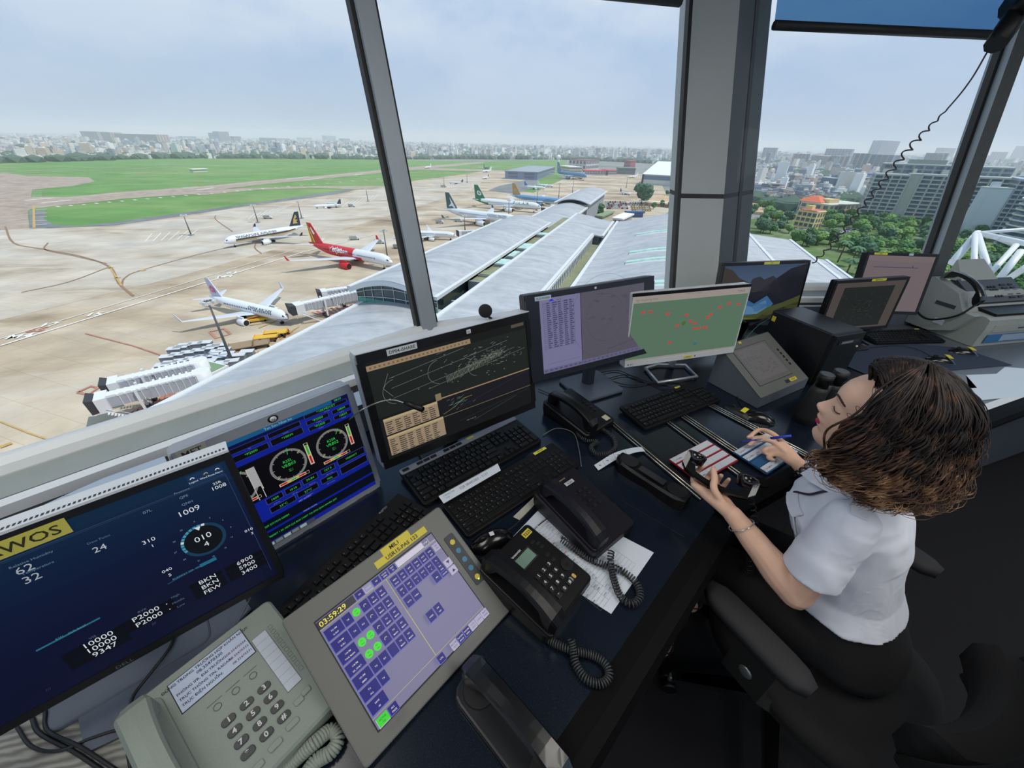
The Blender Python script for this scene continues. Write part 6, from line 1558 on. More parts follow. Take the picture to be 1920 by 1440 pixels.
def keyboard(label,corner,yaw,W_,D_,z=ZD,tilt=4,case=None,keym=None,gap=.0025,kh=.006,top=.012,backstrip=.0,thick=.014,legends=True,sil=None):
 """corner = front left corner on the desk; X to the right, Y away from the typist"""
 Mw=Matrix.Translation((corner[0],corner[1],z+.002))@Matrix.Rotation(R(yaw),4,'Z')@Matrix.Rotation(R(tilt),4,'X')
 root=empty('keyboard',mw=Mw,label=label,cat='keyboard')
 mb=MB();mb.rbox(0,W_,0,D_,0,thick,.008,case or m_kb,b=.002);mb.build('case',root)
 u=(W_-.014)/22.55;rows=[]
 y0=.010;v=(D_-y0-top-backstrip)/6.3
 main=[[(1.25,'Ctrl'),(1.25,''),(1.25,'Alt'),(6.25,''),(1.25,'Alt'),(1.25,''),(1.25,''),(1.25,'Ctrl')],[(2.25,'Shift')]+[(1,c)for c in 'ZXCVBNM,./']+[(2.75,'Shift')],[(1.75,'Caps')]+[(1,c)for c in "ASDFGHJKL;'"]+[(2.25,'Enter')],[(1.5,'Tab')]+[(1,c)for c in 'QWERTYUIOP[]']+[(1.5,'\\')],[(1,c)for c in '`1234567890-=']+[(2,'Back')]]
 lg=MB();x0=.007;zt=thick+kh+.0002
 def key(x,y,w,h,t):
  o=bpy.data.objects.new('key',cap_mesh(w*u-gap,h*v-gap,kh,keym or m_key));COL.objects.link(o);o.parent=root;o.location=(x0+(x+w/2)*u,y+h*v/2,thick)
  if t and legends:lg.text(t,x0+x*u+u*.18,y+h*v*.48,zt,.0036 if len(t)==1 else.0024,m_leg)
 for r_,row in enumerate(main):
  x=0
  for w,t in row:key(x,y0+r_*v,w,1,t);x+=w
 yf=y0+5.3*v;key(0,yf,1,.85,'Esc')
 for g_ in range(3):
  for k in range(4):key(2+g_*4.5+k,yf,1,.85,'F%d'%(g_*4+k+1))
 for k in range(3):key(15.25+k,yf,1,.85,'');key(15.25+k,y0+4*v,1,1,'');key(15.25+k,y0+3*v,1,1,'');key(15.25+k,y0,1,1,'')
 key(16.25,y0+v,1,1,'')
 for r_ in range(5):
  for k in range(4):
   if k==3 and r_ in(0,1,2,3):continue
   if r_==0 and k==1:continue
   if r_==0 and k==0:key(18.5,y0,2,1,'0');continue
   key(18.5+k,y0+r_*v,1,1,('','.','','')[k]if r_==0 else '%d'%(r_*3-2+k)if r_<4 and k<3 else '')
 key(21.5,y0,1,2,'');key(21.5,y0+2*v,1,2,'+')
 if legends:lg.build('key_legends',root)
 if sil:
  mb=MB();mb.rbox(0,W_,D_-sil,D_,thick*.6,thick+.0035,.006,m_kb2);mb.build('media_strip',root)
  for k in range(7):o=bpy.data.objects.new('media_key',cap_mesh(.022,.011,.003,m_key));COL.objects.link(o);o.parent=root;o.location=(.02+(0,.05,.075,.10,.15,.175,.20)[k],D_-sil*.5,thick+.0034)
 return root
def vec(yaw):return Vector((math.cos(R(yaw)),math.sin(R(yaw)),0))
a=P(1210,806,ZD+.012);kD=keyboard('black keyboard lying across the strip rails below the green map screen',a,29.5,.44,.150)
sticker(kD,'ATM-02',.33,.144,.03,.009,(206,200,70),th=.005,z=.0162)
a=P(877,1007,ZD+.012);kC=keyboard('slim black keyboard with yellow tape at its upper right corner, behind the two desk phones',a,40.3,.451,.135,thick=.010,kh=.003,gap=.0018,tilt=3)
sticker(kC,'XEROX',.385,.127,.055,.011,(206,200,70),th=.006,z=.0122)
a=P(795,948,ZD+.014);kB=keyboard('black keyboard with a silver strip of media keys in front of the taxiway diagram screen',a,40.3,.475,.165,sil=.024,top=.028)
sticker(kB,'',.27,.157,.028,.010,(190,184,70),z=.0182)
bl=P(478,1190,ZD+.012);br_=P(747,930,ZD+.012);yA=math.degrees(math.atan2(br_.y-bl.y,br_.x-bl.x));fA=bl+Vector((math.sin(R(yA)),-math.cos(R(yA)),0))*.16
kA=keyboard('black keyboard partly under the big grey touch panel, below the MET screen',fA,yA,.445,.160)
lg=MB();lg.text('FUJITSU',.36,.150,.0146,.006,m_leg);lg.build('logo',kA)
a=P(1642,645,ZD+.01);kE=keyboard('black keyboard on the right counter between the map screen and the fax machine',a,6.5,.44,.150)
sticker(kE,'',.40,.144,.03,.009,(206,200,130),z=.0162)
def mouse(label,front,yaw,L_=.115,W_=.062,H_=.036,tape=None,logo=None,m=None,z=ZD):
 """front = middle of the mouse on the desk, yaw = where its cable end points"""
 root=empty('mouse',(front[0],front[1],z+.001),R(yaw),label,'computer mouse')
 m=m or mat('mouse_black',(16,16,18),.22,coat=.3)
 rg=[]
 for i in range(9):
  t=i/8;x=L_*(t-.5);w=W_/2*(1-(abs(t-.45)/.58)**3.2)**.5 if abs(t-.45)<.57 else.004;w=max(w,.004)
  h=H_*(math.sin(min(1,(t+.05))*pi*.92)**.7)*(1-.25*t);h=max(h,.005)
  rg.append([(x,w*math.cos(a_),max(0,h*math.sin(a_)))for a_ in[pi*k/10 for k in range(11)]])
 mb=MB();n=len(rg[0]);mb.loft([r_ for r_ in rg],m,closed=False,smooth=True);mb.add(rg[0],[tuple(range(n))],m);mb.add(rg[-1],[tuple(range(n))[::-1]],m)
 mb.build('shell',root)
 k=MB();k.box(L_*.0,L_*.49,-.0006,.0006,H_*.5,H_*.72,m_gask);k.build('button_gap',root)
 k=MB();k.cyl((L_*.22,-.004,H_*.72),(L_*.22,.004,H_*.72),.009,m_gask,n=12);k.build('wheel',root)
 if tape:k=MB();k.box(-L_*.30,-L_*.12,-.020,.020,H_*.92,H_*1.0,mat('tape_yellow',(214,206,60),.6));k.build('yellow_tape',root)
 if logo:k=MB();k.box(-.006,.006,-.006,.006,H_*.98,H_*1.0,m_dtop);k.build('logo',root)
 return root
mouse('black mouse with a tiny silver logo in front of the slim keyboard',P(922,1008,ZD+.02),40+180-14,logo=True)
mouse('glossy black mouse right of the strip rails',P(1424,778,ZD+.02),155)
mouse('matte black mouse with a small yellow tag beside the glossy one',P(1385,768,ZD+.02),130,.10,.055,.03,tape=True,m=mat('mouse_matte',(20,20,22),.5))
mouse('right counter mouse with yellow tape, the nearer of two',P(1765,672,ZD+.02),160,tape=True)
mouse('right counter mouse with yellow tape, the farther one below the fax',P(1808,657,ZD+.02),160,tape=True)
# ================================================================ TELEPHONES
def handset(name,parent,T,L_=.205,W_=.046,m=None,arch=.022,thick=.020,cup=.030,cupr=.026):
 """grip along X, cups facing down (-Z)"""
 m=m or m_blk;mb=MB(T);rg=[]
 for i in range(15):
  t=i/14;x=(t-.5)*L_;e_=abs(t-.5)*2
  w=W_/2*(.80+.22*e_**2)*(1-max(0,e_-.86)**2*14);zt=arch*(1-e_**2)+thick;zb=arch*(1-e_**2)*1.1-(cup if e_>.62 else 0)*min(1,(e_-.62)/.12 if e_>.62 else 0)
  if e_>.9:zt-=(e_-.9)*.09
  c=.35
  rg.append([(x,-w,zb),(x,w,zb),(x,w,zt-.005),(x,w*.82,zt),(x,0,zt+.002),(x,-w*.82,zt),(x,-w,zt-.005)])
 mb.loft(rg,m,cap=True,smooth=False);o=mb.build(name,parent)
 return o
def phone(label,origin,yaw,W_,D_,hb,hf,body,keym,kx,ky,kw,kh_,kp,hand,lcd=None,texts=(),extra=None,legend=True,keytc=None,round_=False,name='desk_phone',cat='telephone',handm=None,hlen=.205,hside=.03,legh=.006,hz=0):
 """origin = front left corner, yaw = X axis; the top slopes from hb (back) to hf (front)"""
 root=empty(name,(origin[0],origin[1],ZD+.001),R(yaw),label,cat)
 mb=MB();rg=[]
 sl=(hb-hf)/D_;r_=.012
 def ring(z_f,ins):
  o=[]
  for cx,cy,a0 in((W_-r_,D_-r_,0),(r_,D_-r_,90),(r_,r_,180),(W_-r_,r_,270)):
   for k in range(5):
    a=R(a0+90*k/4);q=r_-ins;x,y=cx+q*math.cos(a),cy+q*math.sin(a);o.append((x,y,z_f(y)))
  return o
 tz=lambda y:hf+sl*y
 mb.loft([ring(lambda y:0,.004),ring(lambda y:tz(y)*.35,0),ring(lambda y:tz(y)-.004,0),ring(lambda y:tz(y),.004)],body,cap=True);mb.build('body',root)
 T0=Matrix.Translation((0,0,hf))@Matrix.Rotation(math.atan(sl),4,'X')
 lg=MB(T0)
 tm=mat('phone_print_%s'%('w' if keytc is None else 'k'),(196,198,200)if keytc is None else keytc,.6)
 for r0 in range(4):
  for c in range(3):
   x=kx+c*kp[0];y=ky-r0*kp[1]
   k=MB(T0);
   if round_:k.rbox(x-kw/2,x+kw/2,y-kh_/2,y+kh_/2,0,.003,min(kw,kh_)*.42,keym)
   else:k.rbox(x-kw/2,x+kw/2,y-kh_/2,y+kh_/2,0,.0035,.002,keym)
   k.build('key',root)
   if legend:lg.text('123456789*0#'[r0*3+c],x,y-legh/2,.0046,legh,tm,align='c',bold=.03)
 for st,x,y,h,c in texts:lg.text(st,x,y,.0008,h,mat('phone_ink_%d_%d'%c[:2],c,.6),align='l',bold=.01)
 if lg.f:lg.build('lettering',root)
 if lcd:
  x0,x1,y0,y1=lcd;k=MB(T0);k.box(x0-.004,x1+.004,y0-.004,y1+.004,0,.003,m_gask);k.box(x0,x1,y0,y1,.003,.0036,mat('lcd_green',(112,138,124),.3));k.build('display',root)
 if extra:extra(root,T0)
 if hand:
  hx,hy=hand;L2=hlen
  k=MB(T0);k.rbox(hx-.028,hx+.028,hy-L2*.5,hy+L2*.5,-.002,.007,.012,body);k.build('handset_cradle',root)
  handset('handset',root,T0@TR(hx,hy,.026+hz,R(90)),L2,.048,handm or body)
 return root
m_pan=mat('phone_dark_plum',(19,18,27),.45,spec=.35,noise_amt=.06,noise_scale=80);m_pk=mat('phone_key_black',(20,20,24),.4)
m_pan2=mat('phone_black',(10,10,12),.4,spec=.35,noise_amt=.06,noise_scale=80)
m_sie=mat('phone_grey_beige',(128,138,132),.55,noise_amt=.05,noise_scale=400);m_sk=mat('phone_key_charcoal',(50,54,54),.5)
STK=mat('sticker_white',(186,190,194),.7)
# Panasonic, label 3226
o_=P(1062,1012,ZD+.02)
fr=P(1191,985,ZD+.02);fl_=P(1123,1036,ZD+.025);yw=39.5
org=fr-vec(yw)*.175
def ex_ts(root,T0):
 k=MB(T0);k.text('Panasonic',.085,.222,.001,.0055,mat('phone_gold',(170,156,120),.5),bold=.01);k.build('logo',root)
 sticker(root,None,0,0,.001,.001,(186,190,194))if 0 else None
 k=MB(T0);k.box(.098,.132,.198,.210,.0005,.0012,STK);k.text('3226',.115,.2005,.0016,.007,ink,align='c');k.build('label_sticker',root)
phTS=phone('dark plum desk phone with a white 3226 tag, on the papers',org,yw,.175,.24,.062,.034,m_pan,m_pk,.098,.165,.013,.010,(.021,.020),(.034,.118),extra=ex_ts,legend=False,hlen=.225,round_=True)
# Panasonic caller ID, yellow 3225 tag
p1=P(1008.5,1080,ZD+.055);ywc=50.
body_w,body_d=.185,.205
org=p1-vec(ywc)*.090-vec(ywc+90)*.095
def ex_c(root,T0):
 k=MB(T0);k.text('Panasonic',.075,.166,.001,.0065,m_dtop,bold=.015);k.build('logo',root)
 k=MB(T0);k.box(.145,.172,.178,.194,.0005,.0014,ys_);k.text('3225',.1585,.1815,.0018,.0085,ink,align='c',bold=.02);k.build('label_sticker',root)
 k=MB(T0);k.cyl((.163,.062,0),(.163,.062,.004),.016,m_pk,n=24);k.cyl((.163,.062,.004),(.163,.062,.005),.006,m_blk,n=16);k.build('navigator',root)
 for x,y in((.150,.16),(.158,.148),(.158,.136),(.150,.112),(.15,.095)):
  k=MB(T0);k.rbox(x-.006,x+.006,y-.0035,y+.0035,0,.002,.002,m_pk);k.build('side_key',root)
 k=MB(T0);k.rbox(.148,.156,.028,.040,0,.003,.003,mat('key_orange',(196,160,90),.5));k.rbox(.136,.144,.028,.040,0,.003,.003,m_sie);k.build('redial_keys',root)
phC=phone('black caller display phone with a yellow 3225 tag, right of the big touch panel',org,ywc,body_w,body_d,.066,.040,m_pan2,m_pk,.090,.095,.016,.011,(.021,.0205),(.030,.100),lcd=(.068,.128,.130,.158),extra=ex_c,hlen=.215,hside=.03,legh=.0075)
# Siemens like phone in grey beige
q1,q3=P(431,1353,ZD+.05),P(484,1302,ZD+.05);yws=math.degrees(math.atan2(q3.y-q1.y,q3.x-q1.x))-2
org=q1-vec(yws)*.118-vec(yws+90)*.118
def ex_s(root,T0):
 k=MB(T0);k.box(.074,.198,.186,.250,.0004,.0010,m_gask);k.box(.0755,.1965,.1875,.2485,.0010,.0014,mat('sticker_lilac',(176,190,214),.7));
 k.text('DÙNG TRONG TRƯỜNG HỢP KHẨN NGUY',.136,.2395,.0018,.0052,ink,align='c',sx=.98,bold=.012);k.text('08.35470330',.136,.2295,.0018,.0058,mat('ink_blue',(30,50,90),.7),align='c',bold=.015)
 for i,(a,b)in enumerate((('PHÒNG IFR, ĐÀI TRƯỞNG:','08.35470334'),('TRỰC THÔNG TIN, RADAR:','08.35470332'),('TRỰC ĐIỆN NGUỒN:','08.35470331'))):
  k.text(a,.079,.2185-i*.0115,.0018,.0050,ink,sx=.95,bold=.012);k.text(b,.194,.2185-i*.0115,.0018,.0046,mat('ink_red',(110,50,60),.7),align='r',bold=.01)
 k.build('label_sticker',root)
 k=MB(T0);pz=mat('phone_print_dim',(96,102,100),.6)
 for i in range(10):y=.205-i*.0125;k.box(.232,.2325,y,y+.008,.0002,.0006,pz);k.box(.239,.2395,y,y+.008,.0002,.0006,pz);k.box(.232,.2395,y,y+.0005,.0002,.0006,pz);k.box(.232,.2395,y+.0078,y+.0083,.0002,.0006,pz)
 k.build('line_key_marks',root)
 k=MB(T0);k.box(.200,.228,.078,.212,.0002,.0008,pz);k.box(.201,.227,.079,.211,.0008,.0012,mat('name_card',(178,188,200),.7))
 for i in range(1,8):k.box(.201,.227,.079+i*.0165,.0793+i*.0165,.0012,.0014,pz)
 k.build('name_card',root)
 k=MB(T0)
 for x in(.115,.145,.175):k.tube([Vector((x+.006*math.cos(t),.152+.006*math.sin(t),.001))for t in[2*pi*i/16 for i in range(17)]],.0006,pz,n=4);k.box(x-.012,x+.012,.163,.164,.0004,.001,pz)
 k.build('lamp_marks',root)
 for x,y in((.118,.022),(.150,.026),(.182,.030)):k=MB(T0);k.rbox(x-.011,x+.011,y-.005,y+.005,0,.003,.003,m_sie);k.build('function_key',root)
 for x,y in((.206,.052),(.222,.056)):k=MB(T0);k.rbox(x-.008,x+.008,y-.005,y+.005,0,.003,.002,m_sie);k.build('volume_key',root)
phS=phone('grey beige desk phone with an emergency number sheet and charcoal keys at the lower left',org,yws,.262,.265,.075,.040,m_sie,m_sk,.118,.118,.022,.013,(.030,.0225),(.035,.125),extra=ex_s,hlen=.24,round_=True,legh=.0088)
# black phone between the ground radar and list screens
p0=P(1153,790,ZD+.02);org=p0-vec(41)*.165
def ex_b(root,T0):
 k=MB(T0);k.box(.125,.150,.012,.038,.0004,.0012,mat('tag_cream',(176,176,150),.7));k.box(.070,.100,.196,.218,.0004,.0012,STK);k.build('label_sticker',root)
phB=phone('black desk phone below the lilac list screen with a cream tag at its lower right',org,41,.165,.235,.058,.032,m_pan2,m_pk,.095,.140,.010,.008,(.021,.020),(.034,.112),extra=ex_b,legend=False,hlen=.225)
for q,(u,v)in enumerate(()):pass
# empty cradle of the handset the controller holds
cr_o=(P(1152,882,ZD)+P(1290,935,ZD))/2;cyw=-48
crd=empty('handset_cradle',(cr_o.x,cr_o.y,ZD+.001),R(cyw),'empty black handset cradle lying on the blue worktop, left of the strip rails','handset cradle')
k=MB()
rg=[]
for i in range(11):
 t=i/10;x=(t-.5)*.245;e_=abs(t-.5)*2;w=.036*(1-max(0,e_-.7)**2*5)*(1-.22*(1-e_)**2);h=.030+.012*e_
 rg.append([(x,-w,0),(x,w,0),(x,w*.9,h*.8),(x,w*.7,h),(x,-w*.7,h),(x,-w*.9,h*.8)])
k.loft(rg,m_pan2,cap=True);k.build('base',crd)
k=MB();k.rbox(-.115,-.055,-.024,.024,.0385,.042,.02,m_gask);k.rbox(.055,.115,-.024,.024,.0385,.042,.02,m_gask);k.build('cup_wells',crd)
k=MB();k.box(-.045,.045,-.012,.012,.036,.0395,mat('smoked_plastic',(48,50,54),.35));k.build('bridge',crd)
# handset standing at the bottom edge
hs_a,hs_b=P(900,1262,ZD+.05),P(1045,1435,ZD+.05);hy=math.degrees(math.atan2(hs_b.y-hs_a.y,hs_b.x-hs_a.x));hc=(hs_a+hs_b)/2
hst=empty('cradle_handset',(hc.x,hc.y,ZD+.001),R(hy),'black handset on its low cradle at the bottom edge, below the caller display phone','handset')
k=MB();k.rbox(-.125,.125,-.055,.02,0,.016,.03,mat('base_satin_black',(30,31,34),.35));k.build('cradle_base',hst)
for x in(-.085,.085):
 k=MB();k.tube([(x,-.012,.012),(x,-.012,.022)],[.034,.030],m_gask,n=24);k.build('cup_well',hst)
handset('handset',hst,TR(0,-.006,.055),.245,.046,mat('handset_gloss_black',(20,21,22),.22,coat=.4),arch=.022,cup=.030)
# spiral cords
m_cord=mat('cord_charcoal',(52,54,56),.45)
def D3(u,v,z=.012):return P(u,v,ZD+z)
coil([D3(1052,1010,.03),D3(1078,1030),D3(1105,1048),D3(1135,1060,.018),D3(1165,1070),D3(1192,1092),D3(1200,1118),D3(1185,1132),D3(1165,1120),D3(1152,1090,.014),D3(1145,1055,.02),D3(1146,1032,.04)],.0075,62,.0019,m_cord,'spiral_cord','charcoal spiral cord looped over the white paper below the dark plum phone',per=12)
coil([D3(1000,1172,.02),D3(1030,1200),D3(1070,1218,.016),D3(1110,1228),D3(1135,1245),D3(1142,1268),D3(1125,1282),D3(1098,1272),D3(1080,1245,.014),D3(1074,1215,.022),D3(1070,1198,.03)],.0072,60,.0019,m_cord,'spiral_cord','charcoal spiral cord looped near the worktop edge below the caller display phone',per=12)
coil([D3(1083,802,.03),D3(1085,815),D3(1100,826),D3(1120,828),D3(1108,838),D3(1118,850),D3(1140,850),D3(1154,838),D3(1150,820),D3(1135,808),D3(1125,804,.02)],.0065,56,.0017,m_cord,'spiral_cord','charcoal spiral cord curled in front of the black phone by the strip rails',per=12)
coil([D3(500,1470,.02),D3(545,1432),D3(590,1392,.02),D3(620,1370),D3(634,1385),D3(620,1410),D3(590,1430),D3(560,1475)],.0095,46,.0034,mat('cord_grey_beige',(132,140,132),.6),'spiral_cord','thick grey beige spiral cord curling beside the grey beige phone',per=12)
# ================================================================ FLIGHT STRIP BAY, PAPERS
m_rail=mat('rail_steel',(206,206,196),.22,metal=.75);m_railb=mat('rail_black',(14,14,15),.4)
bay=empty('strip_bay',P(1330,850,ZD),0,'flight strip bay of four steel railed tracks let into the worktop','strip bay');invb=Matrix.Translation(-bay.location)
for i,(a,b,n)in enumerate((((1148,792),(1318,935),2),((1225,770),(1402,900),2),((1262,768),(1440,888),3),((1322,755),(1520,858),3))):
 pa,pb=P(*a,ZD+.004),P(*b,ZD+.004);d=(pb-pa).normalized();nn=Vector((-d.y,d.x,0));k=MB(invb);q=MB(invb)
 q.add([pa-nn*.016,pb-nn*.016,pb+nn*.022,pa+nn*.022],[(0,1,2,3)],m_railb);q.build('track_base',bay)
 for j in range(n):o=nn*(-.011+j*.013);k.tube([pa+o+Vector((0,0,.002)),pb+o+Vector((0,0,.002))],.0022,m_rail,n=6)
 k.build('rails',bay)
k=MB(invb);a,b=P(1339,955,ZD),P(1545,842,ZD);d=(b-a).normalized();nn=Vector((-d.y,d.x,0))
k.add([a,b,b-nn*.05,a-nn*.05]+[p+Vector((0,0,.008))for p in(a,b,b-nn*.05,a-nn*.05)],[(0,1,2,3),(7,6,5,4),(0,4,5,1),(1,5,6,2),(2,6,7,3),(3,7,4,0)],m_trim);k.build('stop_block',bay)
k=MB(invb);c_=P(1428,905,ZD+.009);k.cyl(c_,c_+Vector((0,0,.003)),.022,m_trim,n=24);k.build('disc',bay)
m_sr=mat('strip_red',(150,26,34),.4);m_sb_=mat('strip_blue',(30,84,130),.4);m_sp=mat('strip_paper',(196,200,210),.7)
def strip(origin,dirv,L_,W_,m,label,group,words,z=ZD+.010,name='flight_strip',blank=False):
 yaw=math.atan2(dirv.y,dirv.x);root=empty(name,(origin.x,origin.y,z),yaw,label,'flight strip',group)
 k=MB();k.box(0,L_,0,W_,0,.006,m);k.build('holder',root)
 if blank:return root
 k=MB();k.box(.002,L_-.002,.0045,W_-.0015,.006,.0066,m_sp)
 k.build('paper',root)
 q=MB();q.box(.012,.0124,.004,W_-.001,.0066,.0068,ink)
 for x in(.03,.06,.095,.13):q.box(x,x+.0003,.004,W_-.001,.0066,.0068,mat('ink_grey',(120,124,130),.7))
 for x,t_ in zip((.003,.016,.034,.065),words):q.text(t_,x,W_*.4,.0067,.0048,ink,bold=.01)
 q.build('writing',root);return root
o=P(1253,863,ZD+.01);e_=P(1324,827,ZD+.01);dv=(e_-o).normalized();nv_=Vector((dv.y,-dv.x,0))
for i,(n_,wd)in enumerate((('topmost of the four, behind the held handset',('H','HVN255','A321','1010')),('second from the top',('V','VJC176','A320','0955')),('third from the top',('H','BAV209','A21N','1005')),('lowest, nearest the thumb',('N','HVN123','A359','1020')))):
 strip(o+nv_*(.031*(i+1)),dv,.205,.0295,m_sr,'white flight strip in a red holder, %s'%n_,'red flight strip holders in the bay',wd)
o=P(1373,849,ZD+.01);e_=P(1452,800,ZD+.01);dv=(P(1500,846,ZD+.01)-P(1437,888,ZD+.01)).normalized();nv_=Vector((dv.y,-dv.x,0))
for i,(n_,wd)in enumerate((('topmost, under the writing hand',('F','SIA178','A359','WSSS')),('second from the top, beside the pen hand',('W','CAL782','A333','RCTP')),('',()),('lowest, at the end of the rails',('B','EVA392','B77W','RCTP')))):
 strip(o+nv_*(.031*(i+1)),dv,.205,.0295,m_sb_,('white flight strip in a blue holder, '+n_)if wd else 'empty blue strip holder between the printed ones, below the writing hand','blue flight strip holders in the bay',wd,blank=not wd)
 # papers
def paper(uv,z,label,draw=None,m=None,th=.0006):
 pts=[P(u,v,ZD+z)for u,v in uv];root=empty('paper_sheet',pts[0],math.atan2(*(pts[1]-pts[0]).yx),label,'paper');mi=root.matrix_basis.inverted()if 0 else(Matrix.Translation(pts[0])@Matrix.Rotation(math.atan2(*(pts[1]-pts[0]).yx),4,'Z')).inverted()
 k=MB();q=[mi@p for p in pts]
 ar=sum(a.x*b.y-b.x*a.y for a,b in zip(q,q[1:]+q[:1]))
 if ar<0:q=q[::-1]
 k.prism([(p.x,p.y)for p in q],-th,0,m or m_paper);k.build('sheet',root)
 if draw:k=MB();draw(k);k.build('printing',root)
 return root
g1=mat('ink_grid',(110,116,126),.7)
def form(k):
 for i in range(20):k.box(.01,.19,-.015-i*.0115,-.0146-i*.0115,.0002,.0004,g1)
 for x in(.01,.05,.075,.10,.14,.19):k.box(x,x+.0004,-.235,-.015,.0002,.0004,g1)
 rr=random.Random(6)
 for i in range(20):
  for x in(.014,.053,.078,.104,.145):
   if rr.random()<.75:k.text(rr.choice(['10:35','HVN','A321','SGN','ACC','VVTS','121.0','OK','08']),x,-.023-i*.0115,.0004,.0035,ink)
 for i in(4,8):k.text('LATE',.06,-.024-i*.0115,.0005,.0042,mat('ink_orange',(200,80,50),.7))
pa,pb=P(964,1003,ZD+.002),P(1015,955,ZD+.002)
pp_=paper([(958,1010),(1030,935),(1226,1036),(1146,1151),(1075,1105)],.002,'printed form sheet lying under the dark plum and caller display phones',None)
fm_=MB();hd_=P(1035,940,ZD+.0028);Tm=Matrix.Translation(hd_)@Matrix.Rotation(R(-43),4,'Z')@Matrix.Rotation(R(90),4,'Z')
k=MB((Matrix.Translation(pp_.location)@Matrix.Rotation(pp_.rotation_euler.z,4,'Z')).inverted()@Tm);k2=k
k.text('DANH BA DIEN THOAI LIEN LAC',-.16,-.03,0,.006,ink)
for i in range(26):k.box(-.175,-.01,-.04-i*.0098,-.0397-i*.0098,0,.0002,g1)
for x in(-.175,-.14,-.12,-.085,-.05,-.01):k.box(x,x+.0003,-.285,-.04,0,.0002,g1)
rr=random.Random(6)
for i in range(24):
 for x in(-.173,-.138,-.118,-.083,-.047):
  if rr.random()<.7:k.text(rr.choice(['10:35','HVN','A321','SGN','ACC','VVTS','121.0','OK','0835']),x,-.0475-i*.0098,.0002,.0034,ink)
for i in(5,9):k.text('LATE',-.118,-.0475-i*.0098,.0004,.004,mat('ink_orange',(200,80,50),.7))
k.build('printing',pp_)
paper([(962,969),(1005,928),(1017,934),(974,975)],.003,'blank cream card strip between the slim keyboard and the printed form',None,mat('card_cream',(170,172,158),.8))
sp=paper([(822,930),(933,869),(939,882),(832,944)],.032,'white card with a handwritten phone number 02838485383 lying on the two keyboards',None)
Mi=(Matrix.Translation(sp.location)@Matrix.Rotation(sp.rotation_euler.z,4,'Z')).inverted()
k=MB(Mi@Matrix.Translation(P(822,930,ZD+.0325))@Matrix.Rotation(R(40),4,'Z'));k.text('028 38485383 - 3137',.065,-.019,0,.010,g1,sx=.85);k.text('CẢNG HK',.010,-.013,0,.006,g1);k.text('TSN',.012,-.024,0,.005,g1)
k.box(0,.21,-.001,-.0003,-.0002,.0003,mat('tape_green',(40,110,80),.6));k.build('handwriting',sp)
cs=[P(1114,872,ZD+.004),P(1150,850,ZD+.014),P(1183,840,ZD+.018),P(1203,838,ZD+.008)];ce_=[P(1122,882,ZD+.004),P(1155,862,ZD+.014),P(1188,849,ZD+.018),P(1210,846,ZD+.008)]
a1,a2=spline(cs,5),spline(ce_,5);k=MB();n=len(a1);k.add(a1+a2+[p-Vector((0,0,.0006))for p in a1+a2],[(i,i+n,i+n+1,i+1)for i in range(n-1)]+[(2*n+i,2*n+i+1,3*n+i+1,3*n+i)for i in range(n-1)],m_paper)
for t in(2,5,8):k.add([a1[t]+Vector((0,0,.0004)),a2[t]+Vector((0,0,.0004)),a2[t]+Vector((.0006,.0006,.0004)),a1[t]+Vector((.0006,.0006,.0004))],[(0,1,2,3)],ink)
for t in(1,3,6):c_=(a1[t]+a2[t])/2+Vector((0,0,.0008));k.box(c_.x-.004,c_.x+.004,c_.y-.0015,c_.y+.0015,c_.z,c_.z+.0001,ink)
tag(k.build('flight_strip'),'loose curled white flight strip above the empty handset cradle','flight strip')
# ================================================================ COMPUTER CASE, FAX, BINOCULARS, MICROPHONES
m_pc=mat('computer_case_black',(16,18,23),.38,noise_amt=.12,noise_scale=300)
zt=1.0;tpq=[Vector((1.271,1.827,0)),Vector((1.463,1.89,0)),Vector((1.558,1.602,0)),Vector((1.376,1.536,0))]
ax=(tpq[2]-tpq[3]).normalized();ay=(tpq[0]-tpq[3]).normalized();ay=Vector((-ax.y,ax.x,0))
pc=empty('computer_case',(tpq[3].x,tpq[3].y,ZD+.002),math.atan2(ax.y,ax.x),'black desktop computer case standing behind the binoculars','computer')
k=MB();k.rbox(0,.19,.01,.31,0,.25,.006,m_pc);k.build('case',pc)
k=MB();k.box(.004,.186,-.006,.012,.0,.245,m_blk);k.build('front_panel',pc)
k=MB();k.box(.03,.16,-.008,-.005,.20,.222,m_pc);k.box(.05,.12,-.009,-.007,.206,.216,mat('badge_grey',(120,124,126),.4));k.build('drive_slot',pc)
k=MB();k.ball((.165,-.008,.18),.005,m_lamp,n=8);k.build('power_button',pc)
k=MB();k.box(-.001,.0,.28,.30,.2,.225,ys_);k.build('yellow_tag',pc)
fx=P(1822,650,ZD+.004);FY=12
fax=empty('fax_machine',(fx.x,fx.y,ZD+.003),R(FY),'pale grey fax printer with a black corded handset on its left side, right edge','fax machine')
m_fx=mat('fax_shell',(156,162,158),.5,noise_amt=.04,noise_scale=200);m_fxd=mat('fax_panel_dark',(62,66,72),.45)
FW,FD=.44,.33
k=MB();prof=[(0,0),(0,.05),(-.004,.10),(.0,.155),(.02,.165),(.10,.17),(.16,.25),(.30,.285),(FD,.27),(FD,0)]
k.loft([[(x,y,z)for y,z in prof]for x in(0,FW)],m_fx,cap=True);k.build('body',fax)
k=MB();k.loft([[(x,y,z)for y,z in[(.04,.166),(.10,.171),(.165,.255),(.31,.305),(FD,.30),(FD,.02),(.2,.02),(.1,.06)]]for x in(-.055,0)],m_fx,cap=True);k.build('side_bulge',fax)
k=MB();k.box(.06,.42,-.006,.0,.085,.125,m_fx);k.box(.24,.28,-.008,-.006,.10,.106,m_fxd);k.build('drawer',fax)
